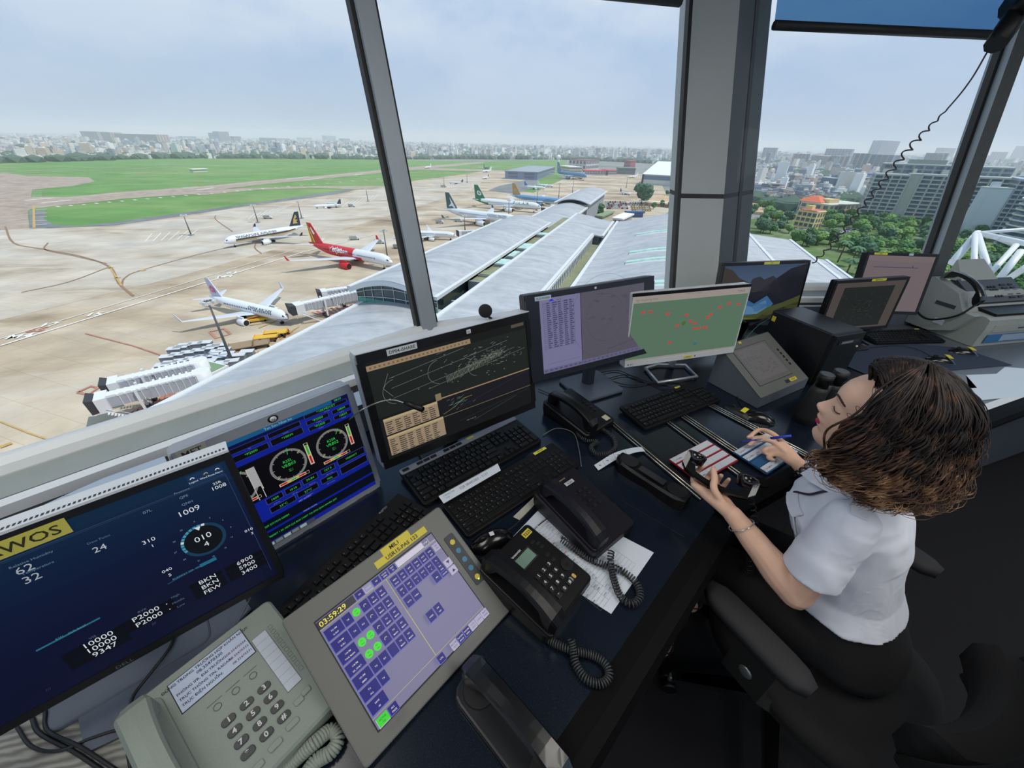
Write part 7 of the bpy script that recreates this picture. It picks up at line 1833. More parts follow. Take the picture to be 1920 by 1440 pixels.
k=MB();k.box(.05,.40,-.0065,-.004,.022,.070,mat('fax_sticker_blue',(54,110,160),.5));k.box(.16,.395,-.0072,-.006,.028,.066,mat('fax_sticker_pale',(150,170,190),.5));k.text('FAX',0,0,0,.001,m_fxd);k.build('sticker',fax)
T_=TR(0,0,0);kk=MB();kk.T=Matrix.Rotation(0,4,'X')
def fp(x,y,z):return(x,y,z)
k=MB();k.loft([[(.06,.02,.168),(.44,.02,.168),(.44,.13,.172),(.06,.13,.172)],[(.06,.02,.180),(.44,.02,.180),(.44,.13,.19),(.06,.13,.19)]],m_blk,cap=True);k.build('output_tray',fax)
k=MB();k.loft([[(.03,.12,.20),(.44,.12,.20),(.44,.26,.29),(.03,.26,.29)],[(.03,.115,.212),(.44,.115,.212),(.44,.255,.302),(.03,.255,.302)]],m_fxd,cap=True);pn=k.build('control_panel',fax)
Tp=Matrix.Translation((.03,.115,.2125))@Matrix.Rotation(math.atan2(.09,.14),4,'X')
k=MB(Tp)
for i in range(4):
 for j in range(3):k.box(.17+j*.022,.184+j*.022,.03+i*.022,.042+i*.022,0,.003,m_blk)
for i in range(5):k.box(.27,.31,.02+i*.022,.030+i*.022,0,.003,m_blk);k.box(.335,.365,.02+i*.022,.030+i*.022,0,.003,m_blk)
k.box(.08,.14,.09,.125,0,.003,mat('lcd_grey',(104,110,112),.3));k.build('buttons',pn)
k=MB();k.loft([[(.05,.24,.29),(.33,.24,.29),(.33,.33,.29),(.05,.33,.29)],[(.09,.34,.39),(.29,.34,.39),(.29,.345,.39),(.09,.345,.39)]],m_fx,cap=True);k.build('document_tray',fax)
k=MB();k.box(-.056,-.054,.15,.20,.07,.10,m_paper);k.box(-.057,-.055,.14,.24,.17,.19,m_fxd);k.build('side_labels',fax)
T2=Matrix.Translation((-.028,.175,.285))@Matrix.Rotation(R(90),4,'Z')@Matrix.Rotation(R(-24),4,'Y')
handset('handset',fax,T2,.235,.048,mat('handset_gloss_black2',(18,19,20),.25,coat=.3),arch=.034,cup=.03)
k=MB();k.tube(spline([(-.03,.07,.24),(-.08,.10,.15),(-.10,.20,.09),(-.08,.30,.12),(-.04,.33,.2)],6),.0055,m_blk,n=6);k.build('cord',fax)
bn=P(1520,785,ZD+.0);bino=empty('binoculars',(bn.x,bn.y,ZD+.001),R(20),'black binoculars standing on their objectives in front of the woman\'s forehead','binoculars')
m_rub=mat('rubber_armour',(20,21,22),.6,noise_amt=.1,noise_scale=200)
for s_ in(-1,1):
 k=MB();x=s_*.036;k.tube([(x,0,0),(x,0,.03),(x*.98,0,.09),(x*.95,0,.13),(x*.9,0,.145)],[.031,.031,.026,.024,.020],m_rub,n=20);k.build('barrel',bino)
 k=MB();k.tube([(x*.9,0,.145),(x*.9,0,.165),(x*.9,0,.17),(x*.9,0,.195)],[.017,.017,.021,.021],m_blk,n=20);k.build('eyepiece',bino)
 k=MB();k.tube([(x*.9,0,.1951),(x*.9,0,.1955)],[.0135,.0135],mat('lens_dark',(40,50,60),.1),n=20);k.tube([(x*.9,0,.193),(x*.9,0,.1958)],[.0185,.0175],m_fxd,n=20);k.build('lens',bino)
k=MB();k.tube([(0,0,.05),(0,0,.15)],[.012,.012],m_blk,n=12);k.box(-.03,.03,-.008,.008,.07,.13,m_rub);k.build('bridge',bino)
# gooseneck lamp/microphone in front of the ground radar screen
gm=empty('gooseneck_microphone',P(655,790,.9),0,'thin gooseneck microphone with black head bending over the taxiway diagram screen','microphone');gi=Matrix.Translation(-gm.location)
ptg=[P(640,800,.9),P(672,773,1.08),P(705,756,1.09),P(735,750,1.10),P(760,756,1.10)]
k=MB(gi);k.tube(spline(ptg,6),.0022,m_met,n=6);k.build('neck',gm)
k=MB(gi);k.tube([P(758,755,1.10),P(768,758,1.10),P(793,768,1.095)],[.004,.0075,.0075],m_blk,n=12);k.build('head',gm)
k=MB(gi);a=P(640,800,.9);k.tube([Vector((a.x,a.y,.87)),a],[.02,.008],m_blk,n=12);k.build('base',gm)
fm2=empty('foam_microphone',P(925,640,1.02),0,'microphone with a round black foam ball showing above the taxiway diagram screen','microphone');gi=Matrix.Translation(-fm2.location)
c_=P(910,583,1.235);k=MB(gi)
bmf=bmesh.new();bmesh.ops.create_icosphere(bmf,subdivisions=4,radius=1)
k.add([c_+v.co*.021*(1+.02*noise.noise(v.co*9))for v in bmf.verts],[[v.index for v in f.verts]for f in bmf.faces],mat('foam_black',(30,30,31),.95,bump=.6,bump_scale=900),smooth=True);bmf.free();k.build('foam_ball',fm2)
k=MB(gi);k.tube(spline([c_+Vector((.004,-.002,-.012)),c_+Vector((.03,.03,-.06)),c_+Vector((.03,.1,-.2)),Vector((c_.x+.02,c_.y+.14,.76))],8),.004,m_blk,n=6);k.build('gooseneck',fm2)
# ================================================================ CABLES
m_cab=mat('cable_black',(17,17,19),.45);m_cabg=mat('cable_grey',(92,96,100),.5)
def cable(pts,r,m,label,z=.006,zs=None):
 q=[P(u,v,ZD+(zs[i]if zs else z))for i,(u,v)in enumerate(pts)];k=MB();k.tube(spline(q,7),r,m,n=6);return tag(k.build('cable'),label,'cable')
cable([(1018,815),(1045,803),(1075,812),(1085,840),(1090,875)],.0018,m_cabg,'thin grey cable arching from the slim keyboard up past the black phone')
cable([(1110,690),(1150,715),(1190,722),(1240,715),(1290,720),(1340,740)],.0022,m_cab,'black cable trailing from behind the lilac list screen to the strip rails keyboard')
cable([(1120,700),(1160,695),(1200,712),(1260,722)],.0020,m_cab,'black cable crossing in front of the square grey screen foot')
cable([(1130,713),(1175,703),(1220,718),(1250,728),(1310,722)],.0020,m_cab,'black cable running beside the pentagon wire foot')
cable([(1010,730),(1035,742),(1050,765),(1062,790)],.0018,m_cab,'black cable from the taxiway diagram screen to the black phone')
cable([(1093,700),(1092,715),(1075,722),(1062,732)],.0030,m_cabg,'grey cable dropping behind the black phone under the list screen')
cable([(30,1360),(60,1400),(110,1408),(170,1385),(230,1368),(290,1375)],.0028,m_cab,'black cable looping over the grained board to the grey beige phone',.012)
cable([(60,1345),(75,1375),(140,1410),(200,1450)],.0035,m_cab,'thicker black cable across the grained board, left one',.010)
cable([(85,1330),(90,1370),(150,1400),(220,1445)],.0032,m_cab,'thicker black cable across the grained board, right one',.014)
cable([(330,1180),(318,1215),(280,1265),(248,1310),(247,1360),(240,1400),(245,1440)],.0030,m_cab,'black cable hanging from the weather screen across the slate panel',.02)
cable([(470,1120),(445,1170),(428,1200),(420,1230)],.0016,m_cabg,'thin grey cable under the right end of the weather screen',.02)
cable([(935,1003),(965,985),(1000,950),(1020,925),(1035,960),(1010,985)],.0016,m_cab,'thin cable looped over the cream card by the dark plum phone',.012)
cable([(900,1050),(935,1025),(965,1022),(1000,1030)],.0018,m_cab,'black mouse cable passing behind the caller display phone')
cable([(1355,725),(1375,735),(1392,760),(1400,770)],.0018,m_cab,'mouse cable beside the wedge shaped touch console')
cable([(1385,655),(1400,620),(1430,600),(1470,577)],.0045,m_cab,'thick black cable arching behind the computer case',zs=[.05,.12,.2,.26])
cable([(1380,665),(1395,640),(1420,612),(1455,590)],.0020,mat('cable_green',(60,120,100),.5),'thin green cable beside the thick one behind the computer case',zs=[.03,.08,.14,.2])
cable([(1512,540),(1530,560),(1535,600),(1545,640)],.003,m_cab,'black cable hanging over the grey upstand by the lake screen',zs=[.13,.10,.04,.01])
cable([(1508,548),(1540,562),(1580,572),(1600,590)],.004,m_cab,'thick black cable crossing toward the dark map screen',zs=[.12,.10,.08,.06])
cable([(1600,655),(1680,648),(1720,655),(1745,668)],.0016,m_cab,'mouse cable on the dark blue mat',.01)
bino.scale=(1.22,1.22,1.1)
# ================================================================ THE CONTROLLER
def V(*a):return Vector(a)
def pz(u,v,z):return P(u,v,z)
def limb(mb,pts,m=None,n=14,sub=6):
 """tapering limb through (point, radius) pairs, rounded at both ends"""
 c=spline([p for p,r in pts],sub);rs=[]
 k=len(pts)
 for i in range(len(c)):
  t=i/sub;a=min(int(t),k-1);b=min(a+1,k-1);f_=t-a;f_=f_*f_*(3-2*f_);rs.append(pts[a][1]*(1-f_)+pts[b][1]*f_)
 mb.tube(c,rs,m,n=n)
 for p,r in(pts[0],pts[-1]):mb.ball(p,r,m,n=12)
def weld(o,vox,it=6,fac=.5,disp=None):
 md=o.modifiers.new('r','REMESH');md.mode='VOXEL';md.voxel_size=vox;md.use_smooth_shade=True
 sm_=o.modifiers.new('s','SMOOTH');sm_.iterations=it;sm_.factor=fac
 bpy.context.view_layer.update()
 dg=bpy.context.evaluated_depsgraph_get();me=bpy.data.meshes.new_from_object(o.evaluated_get(dg))
 mats_=list(o.data.materials);o.modifiers.clear();old=o.data;o.data=me
 if not me.materials:
  for x in mats_:me.materials.append(x)
 if disp:
  for v in me.vertices:v.co=v.co+v.normal*disp(v.co)
 me.polygons.foreach_set('use_smooth',[True]*len(me.polygons));me.update()
 return o
HC=V(.772,.666,1.189);HY,HPt=R(131.4),R(4.7)
hf=V(math.cos(HY)*math.cos(HPt),math.sin(HY)*math.cos(HPt),math.sin(HPt));hl=V(-math.sin(HY),math.cos(HY),0);hu_=hf.cross(hl)
HM=Matrix.Identity(4)
for i in range(3):HM[i][0]=hf[i];HM[i][1]=hl[i];HM[i][2]=hu_[i];HM[i][3]=HC[i]
HS=.97
HM=HM@Matrix.Scale(HS,4)
def skinmat():
 m=mat('skin',(232,188,162),.45,noise_amt=.05,noise_scale=22,spec=.35)
 b=m.node_tree.nodes['Principled BSDF'];b.inputs['Subsurface Weight'].default_value=.12;b.inputs['Subsurface Radius'].default_value=(1,.35,.2);b.inputs['Subsurface Scale'].default_value=.006
 return m
m_skin=skinmat();m_lip=mat('lipstick',(192,40,72),.35);m_blush=mat('skin_nose_tip',(214,140,120),.45)
def interp(tab,z):
 if z<=tab[0][0]:return tab[0][1]
 for(a,b),(c,d)in zip(tab,tab[1:]):
  if z<=c:
   t=(z-a)/(c-a);t=t*t*(3-2*t)if False else t
   return b+(d-b)*t
 return tab[-1][1]
FX=[(-.112,.030),(-.108,.058),(-.100,.076),(-.090,.081),(-.080,.083),(-.070,.081),(-.060,.083),(-.050,.084),(-.040,.086),(-.030,.085),(-.015,.083),(0,.081),(.012,.081),(.026,.0865),(.040,.088),(.06,.0825),(.08,.069),(.10,.045),(.112,.028),(.118,0)]
BX=[(-.112,-.010),(-.10,-.035),(-.08,-.062),(-.05,-.080),(-.02,-.094),(.02,-.102),(.05,-.100),(.08,-.080),(.10,-.052),(.112,-.028),(.118,0)]
WY=[(-.112,.018),(-.106,.030),(-.095,.042),(-.08,.051),(-.06,.058),(-.04,.064),(-.01,.070),(.02,.074),(.05,.075),(.08,.063),(.10,.042),(.112,.022),(.118,.001)]
def gs(x,s):return math.exp(-(x/s)**2)
def head_pt(z,a):
 fx,bx,w=interp(FX,z),interp(BX,z),interp(WY,z)
 c,s_=math.cos(a),math.sin(a)
 ex=2.35
 r=1/((abs(c)**ex+abs(s_)**ex)**(1/ex))
 cx=(fx*.30+bx*.70)if fx>.03 else(fx+bx)/2
 cx=min(cx,-.005)
 x=cx+(fx-cx)*c*r if c>0 else cx+(cx-bx)*c*r
 y=w*s_*r
 if c>0:
 # nose
  nz=0
  if-.036<z<.022:
   t=(z+.036)/.058
   prof=interp([(0,.003),(.10,.014),(.20,.0235),(.32,.0255),(.45,.0205),(.7,.011),(1,0)],t)
   wd=interp([(0,.013),(.27,.0145),(.5,.0105),(1,.0095)],t);nz=prof*gs(y,wd)
   if t<.45:nz+=.0085*gs(abs(y)-.0145,.0065)*gs(t-.22,.16)
  x+=nz
  x+=.0125*gs(z+.0425,.0055)*gs(y,.023)+.0115*gs(z+.0565,.0055)*gs(y,.020)-.0035*gs(z+.0495,.0022)*gs(y,.022)
  x+=.0055*gs(z+.084,.011)*gs(y,.018)-.003*gs(z+.068,.005)*gs(y,.02)
  for sg in(-1,1):
   x-=.0115*gs(z-.008,.014)*gs(y-sg*.031,.016)
   x+=.0085*gs(z-.006,.0080)*gs(y-sg*.031,.0135)
   x+=.0035*gs(z-.026,.006)*gs(y-sg*.03,.020)
   x+=.004*gs(z+.025,.018)*gs(y-sg*.042,.016)
 return V(x,y,z)
body=MB()
rings=[]
zs_=[-.112+.230*i/110 for i in range(111)]
for z in zs_:rings.append([HM@head_pt(min(z,.1175),2*pi*j/120)for j in range(120)])
body.loft(rings,m_skin,cap=True)
# torso
NB=V(.858,.70,1.01);PV=V(.945,.61,.58)
def fdir(t):a=R(125+15*t);return V(math.cos(a),math.sin(a),0)
def torso(mb,tab,m,grow=0.,n=36,fold=None,nz=False):
 rg=[]
 for t,hw,hd,off in tab:
  f_=fdir(min(1,max(0,t)));l_=V(-f_.y,f_.x,0);c=PV.lerp(NB,t)+f_*off
  up_=(NB-PV).normalized();tilt=.35 if 0<t<1 else 0
  r_=[]
  for j in range(n):
   a=2*pi*j/n;co,si=math.cos(a),math.sin(a);e=2.3;q=1/((abs(co)**e+abs(si)**e)**(1/e))
   d=f_*(hd+grow)*co*q+l_*(hw+grow)*si*q
   r_.append(c+d+V(0,0,-.0))
  rg.append(r_)
 mb.loft(rg,m,cap=True,smooth=True)
TT=[(-.22,.13,.10,-.02),(-.12,.165,.125,-.015),(0,.168,.120,-.005),(.15,.145,.108,0),(.30,.128,.096,.0),(.45,.132,.098,.004),(.60,.140,.108,.010),(.70,.146,.114,.012),(.80,.150,.094,-.002),(.90,.150,.068,-.010),(.96,.114,.052,-.012),(1.02,.06,.046,-.01)]
torso(body,TT,m_skin)
LS=NB+V(-.643,-.766,0)*.150+V(0,0,-.045);RS=NB-V(-.643,-.766,0)*.150+V(0,0,-.045)
LE=pz(1492,1112,.735);LW=pz(1374,965,.862)
RE=V(1.055,.80,.735);RW=pz(1500,873,.798)
limb(body,[(NB+V(.0,-.0,-.06),.066),(NB+V(-.012,-.006,.02),.050),(NB.lerp(HC,.5)+V(.006,0,0),.047),(HC+hf*-.02+V(0,0,-.05),.05)],m_skin)
limb(body,[(LS,.050),(LS.lerp(LE,.5),.046),(LE,.037)],m_skin);limb(body,[(LE,.038),(LE.lerp(LW,.25),.040),(LE.lerp(LW,.6),.032),(LW,.0235)],m_skin)
limb(body,[(RS,.050),(RS.lerp(RE,.5),.045),(RE,.037)],m_skin);limb(body,[(RE,.037),(RE.lerp(RW,.3),.038),(RE.lerp(RW,.65),.031),(RW,.0235)],m_skin)
FR=.0082
def finger(pts,r=FR):limb(body,[(p,r*k)for p,k in zip(pts,(1.12,1.02,.96,.84))],m_skin,n=12,sub=5)
# writing hand (right)
ri=[pz(1466,828,.822),pz(1447,812,.834),pz(1424,806,.822),pz(1403,820,.797)]
rm=[pz(1466,838,.818),pz(1442,826,.822),pz(1418,826,.803),pz(1405,834,.787)]
rr4=[pz(1466,849,.806),pz(1446,840,.807),pz(1431,846,.793),pz(1442,852,.784)]
rl=[pz(1469,858,.797),pz(1452,852,.795),pz(1440,858,.782),pz(1450,862,.777)]
rt_h=[pz(1486,862,.803),pz(1462,838,.820),pz(1437,821,.820),pz(1413,822,.802)]
for q in(ri,rm,rr4):finger(q)
finger(rl,.0072);finger(rt_h,.0094)
for q in(ri,rm,rr4,rl):limb(body,[(RW,.019),(RW.lerp(q[0],.55),.0150),(q[0],.0098)],m_skin,n=12)
limb(body,[(RW,.020),(rt_h[0].lerp(RW,.4),.0145),(rt_h[0],.0125)],m_skin,n=12)
limb(body,[(RW.lerp(ri[0],.7),.013),(ri[0].lerp(rt_h[1],.5),.0095),(rt_h[1],.0095)],m_skin,n=10)
limb(body,[(RW.lerp(rr4[0],.8),.013),(rr4[1].lerp(rr4[3],.5),.009)],m_skin,n=10)
# hand round the receiver (left)
HA=pz(1291,868,.905);HB=pz(1404,921,.895);hx_=(HB-HA).normalized();away=V(-.35,-.62,-.70);hz_=(away-hx_*away.dot(hx_)).normalized();hy_=hz_.cross(hx_)
HMID=(HA+HB)/2
def hl_(x,y,z):return HMID+hx_*x-hy_*y+hz_*z
pc_=hl_(-.005,.0,.052)
lth=[LW.lerp(pc_,.45)+hx_*.012,hl_(.004,-.034,.040),hl_(-.006,-.031,.012),hl_(-.018,-.023,-.010)]
kn=[hl_(-.042,.010,.048),hl_(-.018,.018,.050),hl_(.006,.018,.048),hl_(.028,.014,.042)]
fg=[]
for i,kk_ in enumerate(kn):
 x=(-.046,-.022,.002,.023)[i]
 fg.append([kk_,hl_(x,.034,.030),hl_(x+.003,.032,.004),hl_(x+.005,.012,-.008)])
fg[0]=[kn[0],hl_(-.052,.030,.030),hl_(-.050,.032,.006),hl_(-.044,.016,-.008)]
for i,q in enumerate(fg):finger(q,FR if i<3 else.0072)
finger(lth,.0098)
for q in kn:limb(body,[(LW,.020),(LW.lerp(q,.55),.0165),(q,.0115)],m_skin,n=12)
limb(body,[(LW,.019),(LW.lerp(lth[0],.6),.017),(lth[0],.0125)],m_skin,n=12)
# legs and feet
KL,KR=V(.585,.875,.50),V(.70,.985,.50);AL,AR=V(.640,.800,.10),V(.74,.93,.10)
fp_=fdir(0);lp_=V(-fp_.y,fp_.x,0)
for s_,K_,A_ in((1,KL,AL),(-1,KR,AR)):
 hp=PV+lp_*.09*s_+V(0,0,-.02)
 limb(body,[(hp,.082),(hp.lerp(K_,.5),.070),(K_,.052)],m_skin);limb(body,[(K_,.052),(K_.lerp(A_,.3),.050),(A_,.032)],m_skin)
 tip=A_+V(-.09,.075,-.065)if s_<0 else V(.545,.80,.035)
 heel=V(.598,.735,.045)if s_>0 else A_+V(.03,-.03,-.05)
 limb(body,[(heel,.026),(A_.lerp(heel,.5),.029),(A_,.031)],m_skin);limb(body,[(heel,.025),(heel.lerp(tip,.5)+V(0,0,.01),.028),(tip,.022)],m_skin)
po=body.build('person');weld(po,.0030,it=5,fac=.5)
tag(po,'seated woman in a white short sleeved shirt holding a phone receiver and writing with a blue pen','person')
po['label']='seated woman in white short sleeved shirt holding a receiver and writing with a pen'
# lips, nose tip: regions of the face
HI=HM.inverted();me=po.data;me.materials.clear();me.materials.append(m_skin);me.materials.append(m_lip);me.materials.append(m_blush)
for p_ in me.polygons:
 q=HI@p_.center
 if q.x>.05 and abs(q.y)<.0235 and-.064<q.z<-.0385:
  k=abs(q.y)/.0235;up_b=-.0390-.0085*k**1.5+(.0016 if abs(q.y)<.003 else 0)*-1;lo_b=-.0625+.011*k**2
  if lo_b<q.z<up_b:p_.material_index=1
  # brows, lashes
def on_face(y,z,lift=.0012):
 best=None
 for j in range(0,31):
  a=-pi/2+pi*j/30;p=head_pt(z,a)
  if best is None or abs(p.y-y)<abs(best.y-y):best=p
 lo,hi=-pi/2,pi/2
 for _ in range(24):
  mid=(lo+hi)/2
  if head_pt(z,mid).y<y:lo=mid
  else:hi=mid
 p=head_pt(z,(lo+hi)/2);return HM@(p+V(lift,0,0))
m_brow=mat('eyebrow_hair',(44,34,32),.8)
for sg in(-1,1):
 k=MB();pts=[on_face(sg*y,z,.0008)for y,z in((.012,.027),(.022,.0315),(.034,.0335),(.046,.030),(.052,.026))]
 k.tube(spline(pts,4),[.0012]+[.0023]*12+[.0018]*3+[.0008],m_brow,n=6);k.build('eyebrow',po)
 k=MB();pts=[on_face(sg*y,z,.0012)for y,z in((.020,.0015),(.027,-.0015),(.034,-.002),(.042,.001),(.045,.003))]
 k.tube(spline(pts,4),.0009,m_brow,n=5)
 for t in range(0,17,2):
  q=spline(pts,4)[min(t,16)];k.tube([q,q+hf*.005+V(0,0,-.004)],[.0005,.0002],m_brow,n=4)
 k.build('eyelashes',po)
 # nails
m_nail=mat('nail',(226,184,176),.25)
k=MB()
for q in(ri,rm,rt_h,rr4,lth):d=(q[3]-q[2]).normalized();c_=q[3]+d*.003+V(0,0,.0052);k.ball(c_,.0052,m_nail,sc=(1,1,.4),n=8)
k.build('fingernails',po)
# ---- shirt
m_shirt=mat('shirt_white',(224,228,240),.8,noise_amt=.015,noise_scale=30,bump=.15,bump_scale=900)
sh_=MB()
TS=[(.155,.164,.124,-.002),(.18,.162,.123,-.001),(.22,.156,.119,.0),(.30,.143,.112,.002),(.45,.147,.114,.006),(.60,.156,.124,.013),(.70,.160,.130,.016),(.80,.162,.106,-.002),(.90,.158,.080,-.012),(.96,.124,.064,-.014),(1.01,.066,.054,-.012)]
torso(sh_,TS,m_shirt,.002)
for S_,E_ in((LS,LE),(RS,RE)):
 d=(E_-S_).normalized();limb(sh_,[(S_+V(0,0,-.0),.058),(S_.lerp(E_,.25),.0595),(S_.lerp(E_,.5),.061)],m_shirt,n=20)
 c_=S_.lerp(E_,.52);sh_.tube([c_-d*.03,c_+d*.045],[.062,.066],m_shirt,n=24)
so=sh_.build('shirt',po)
def folds(co):
 q=co-PV;n1=noise.noise(V(co.x*9,co.y*9,co.z*5+co.x*6));n2=noise.noise(V(co.x*22+co.z*9,co.y*22,co.z*12))
 n3=noise.noise(V(co.x*14-co.z*20,co.y*10+co.z*16,3));return.0065*n1+.004*n2+.005*max(0,n3)**1.5-.003
weld(so,.0055,it=4,fac=.5,disp=folds)
# hem band, collar, epaulette, pocket, lanyard
f1=fdir(1);l1=V(-f1.y,f1.x,0)
k=MB()
for sg in(1,-1):
 a0=NB+V(0,0,.020)-f1*.052;rg=[]
 for i in range(9):
  t=i/8;an=pi-t*pi*.90;base=NB+V(0,0,.012-.030*t)+(f1*math.cos(an)*(.060+.018*t)+l1*sg*math.sin(an)*.062)
  out_=(f1*math.cos(an)+l1*sg*math.sin(an)).normalized();wd=.034+.020*max(0,t-.6)*2.5
  rg.append([base+V(0,0,.016),base+out_*.012+V(0,0,.012),base+out_*(.018+wd*.35)+V(0,0,-wd*.62),base+out_*(.014+wd*.33)+V(0,0,-wd*.66),base-out_*.002])
 k.loft(rg if sg>0 else[r_[::-1]for r_ in rg],m_shirt,cap=True)
k.build('collar',so)
for sg,S_ in((1,LS),(-1,RS)):
 a=NB+l1*sg*.072+V(0,0,-.012);b=S_+l1*sg*.030+V(0,0,.048);w_=f1*.024;k=MB();up_=V(0,0,.012)
 pts=[a.lerp(b,t)+up_*(.4+math.sin(t*pi)*.9)for t in(0,.25,.5,.75,1)]
 k.loft([[p-w_*(1-.1*i),p+w_*(1-.1*i),p+w_*(1-.1*i)-up_*.4,p-w_*(1-.1*i)-up_*.4]for i,p in enumerate(pts)],m_shirt,cap=True);k.build('epaulette',so)
cz=PV.lerp(NB,.66)+f1*.016
k=MB()
def on_chest(t,s_,lift=.003):
 tt=min(1.0,max(0,t));tab=TS;hw=interp([(x[0],x[1])for x in tab],tt);hd=interp([(x[0],x[2])for x in tab],tt);of=interp([(x[0],x[3])for x in tab],tt)
 f_=fdir(tt);l_=V(-f_.y,f_.x,0);c=PV.lerp(NB,tt)+f_*of;si=max(-.98,min(.98,s_/hw));e=2.3
 co=(1-abs(si)**e)**(1/e);return c+f_*(hd+lift+.004)*co+l_*(hw*si)
def patch(mb,t0,t1,s0,s1,m,lift=.004,nn_=4):
 g_=[[on_chest(t0+(t1-t0)*i/nn_,s0+(s1-s0)*j/nn_,lift)for j in range(nn_+1)]for i in range(nn_+1)]
 q=[p for r_ in g_ for p in r_];b2=[p-f1*.004 for p in q];w2_=nn_+1;N2=w2_*w2_
 fs=[(i*w2_+j,i*w2_+j+1,(i+1)*w2_+j+1,(i+1)*w2_+j)for i in range(nn_)for j in range(nn_)]
 per=[j for j in range(w2_)]+[i*w2_+nn_ for i in range(1,w2_)]+[nn_*w2_+j for j in range(nn_-1,-1,-1)]+[i*w2_ for i in range(nn_-1,0,-1)]
 fs+=[(per[i],per[(i+1)%len(per)],per[(i+1)%len(per)]+N2,per[i]+N2)for i in range(len(per))]
 mb.add(q+b2,fs,m)
patch(k,.58,.74,.035,.115,m_shirt,-.002);k.build('breast_pocket',so)
k=MB();patch(k,.70,.755,.033,.117,m_shirt,.001);k.build('pocket_flap',so)
m_lan=mat('lanyard_dark',(44,42,52),.7)
k=MB();lp=[NB+l1*.040-f1*.060+V(0,0,.020),NB+l1*.066-f1*.012+V(0,0,.016),on_chest(.90,.075,.0),on_chest(.82,.066,.0),on_chest(.74,.040,.0),on_chest(.60,.0,.004)]
cpt=spline(lp,6);k.tube(cpt,.0028,m_lan,n=6);k.build('lanyard',po)
k=MB();c_=on_chest(.47,0,.016);T_=Matrix.Translation(c_)@Matrix.Rotation(math.atan2(f1.y,f1.x)-pi/2+pi,4,'Z');k.box(-.028,.028,-.002,.002,-.045,.04,mat('badge_holder',(70,76,84),.3),T=T_);k.box(-.024,.024,.002,.0025,-.04,.03,m_paper,T=T_);k.build('badge',po)
# ---- trousers, shoes
m_tr2=mat('trousers_black',(12,12,15),.85,noise_amt=.1,noise_scale=60)
k=MB();torso(k,[(-.24,.15,.12,-.02),(-.13,.180,.138,-.015),(0,.176,.128,-.005),(.10,.164,.120,0),(.19,.150,.114,0),(.22,.13,.10,0)],m_tr2,.002)
for s_,K_,A_ in((1,KL,AL),(-1,KR,AR)):
 hp=PV+lp_*.09*s_+V(0,0,-.025);limb(k,[(hp,.096),(hp.lerp(K_,.5),.084),(K_,.066)],m_tr2,n=18);limb(k,[(K_,.066),(K_.lerp(A_,.4),.062),(K_.lerp(A_,.86),.060)],m_tr2,n=18)
to=k.build('trousers',po);weld(to,.009,it=4)
m_shoe=mat('sandal_black',(20,18,18),.4)
for s_,A_ in((1,AL),(-1,AR)):
 tip=A_+V(-.09,.075,-.065)if s_<0 else V(.545,.80,.035);heel=V(.598,.735,.045)if s_>0 else A_+V(.03,-.03,-.05)
 k=MB();d=(tip-heel).normalized();n_=V(-d.y,d.x,0).normalized()
 k.loft([[p+n_*w-V(0,0,.024),p-n_*w-V(0,0,.024),p-n_*w-V(0,0,.034),p+n_*w-V(0,0,.034)]for p,w in((heel-d*.02,.018),(heel+d*.02,.028),(heel.lerp(tip,.6),.026),(tip,.034),(tip+d*.03,.016))],m_shoe,cap=True)
 c_=heel+V(0,0,.03);k.tube([c_+(n_*math.cos(t)+d*math.sin(t))*.031 for t in[2*pi*i/16 for i in range(17)]],.003,m_shoe,n=6);k.build('sandal',po)
 # ---- bracelets
def bangle(c,axis,r,wire,m,name,beads=0):
 a1=axis.orthogonal().normalized();a2=axis.cross(a1);k=MB()
 if beads:
  for i in range(beads):
   t=2*pi*i/beads;p=c+(a1*math.cos(t)+a2*math.sin(t))*r;o_=(a1*math.cos(t)+a2*math.sin(t));tg_=-a1*math.sin(t)+a2*math.cos(t)
   k.tube([p+(tg_*math.cos(q)*.0085+axis*math.sin(q)*.0095)for q in[2*pi*j/14 for j in range(15)]],.0022,m,n=6)
   k.ball(p,.0045,m_met,n=8,sc=(1,1,1))
 else:
  k.tube([c+(a1*math.cos(t)+a2*math.sin(t))*r for t in[2*pi*i/32 for i in range(33)]],wire,m,n=8)
  k.ball(c+a1*r,.004,m,n=8);k.ball(c+a1*r*.98+a2*.008,.004,m,n=8)
 return k.build(name,po)
bangle(LE.lerp(LW,.86),(LW-LE+V(.02,.01,.05)).normalized(),.031,.0016,mat('silver_bright',(220,222,224),.15,metal=.9),'bangle')
bangle(RE.lerp(RW,.93),(RW-RE).normalized(),.029,.002,mat('bead_black',(14,14,14),.25),'bracelet',beads=10)
# ---- hair
m_hair=bpy.data.materials.new('hair_dyed');m_hair.use_nodes=True;t=m_hair.node_tree;b=t.nodes['Principled BSDF'];b.inputs['Roughness'].default_value=.5;b.inputs['Specular IOR Level'].default_value=.3
tc_=t.nodes.new('ShaderNodeTexCoord');sp_=t.nodes.new('ShaderNodeSeparateXYZ');t.links.new(tc_.outputs['Object'],sp_.inputs[0])
nz_=t.nodes.new('ShaderNodeTexNoise');nz_.inputs['Scale'].default_value=34;nz_.inputs['Detail'].default_value=4;t.links.new(tc_.outputs['Object'],nz_.inputs['Vector'])
mr_=t.nodes.new('ShaderNodeMapRange');mr_.inputs['From Min'].default_value=.08;mr_.inputs['From Max'].default_value=-.19;t.links.new(sp_.outputs[2],mr_.inputs[0])
ad=t.nodes.new('ShaderNodeMath');ad.operation='MULTIPLY_ADD';ad.inputs[1].default_value=2.2;ad.inputs[2].default_value=-1.1;t.links.new(nz_.outputs['Fac'],ad.inputs[0])
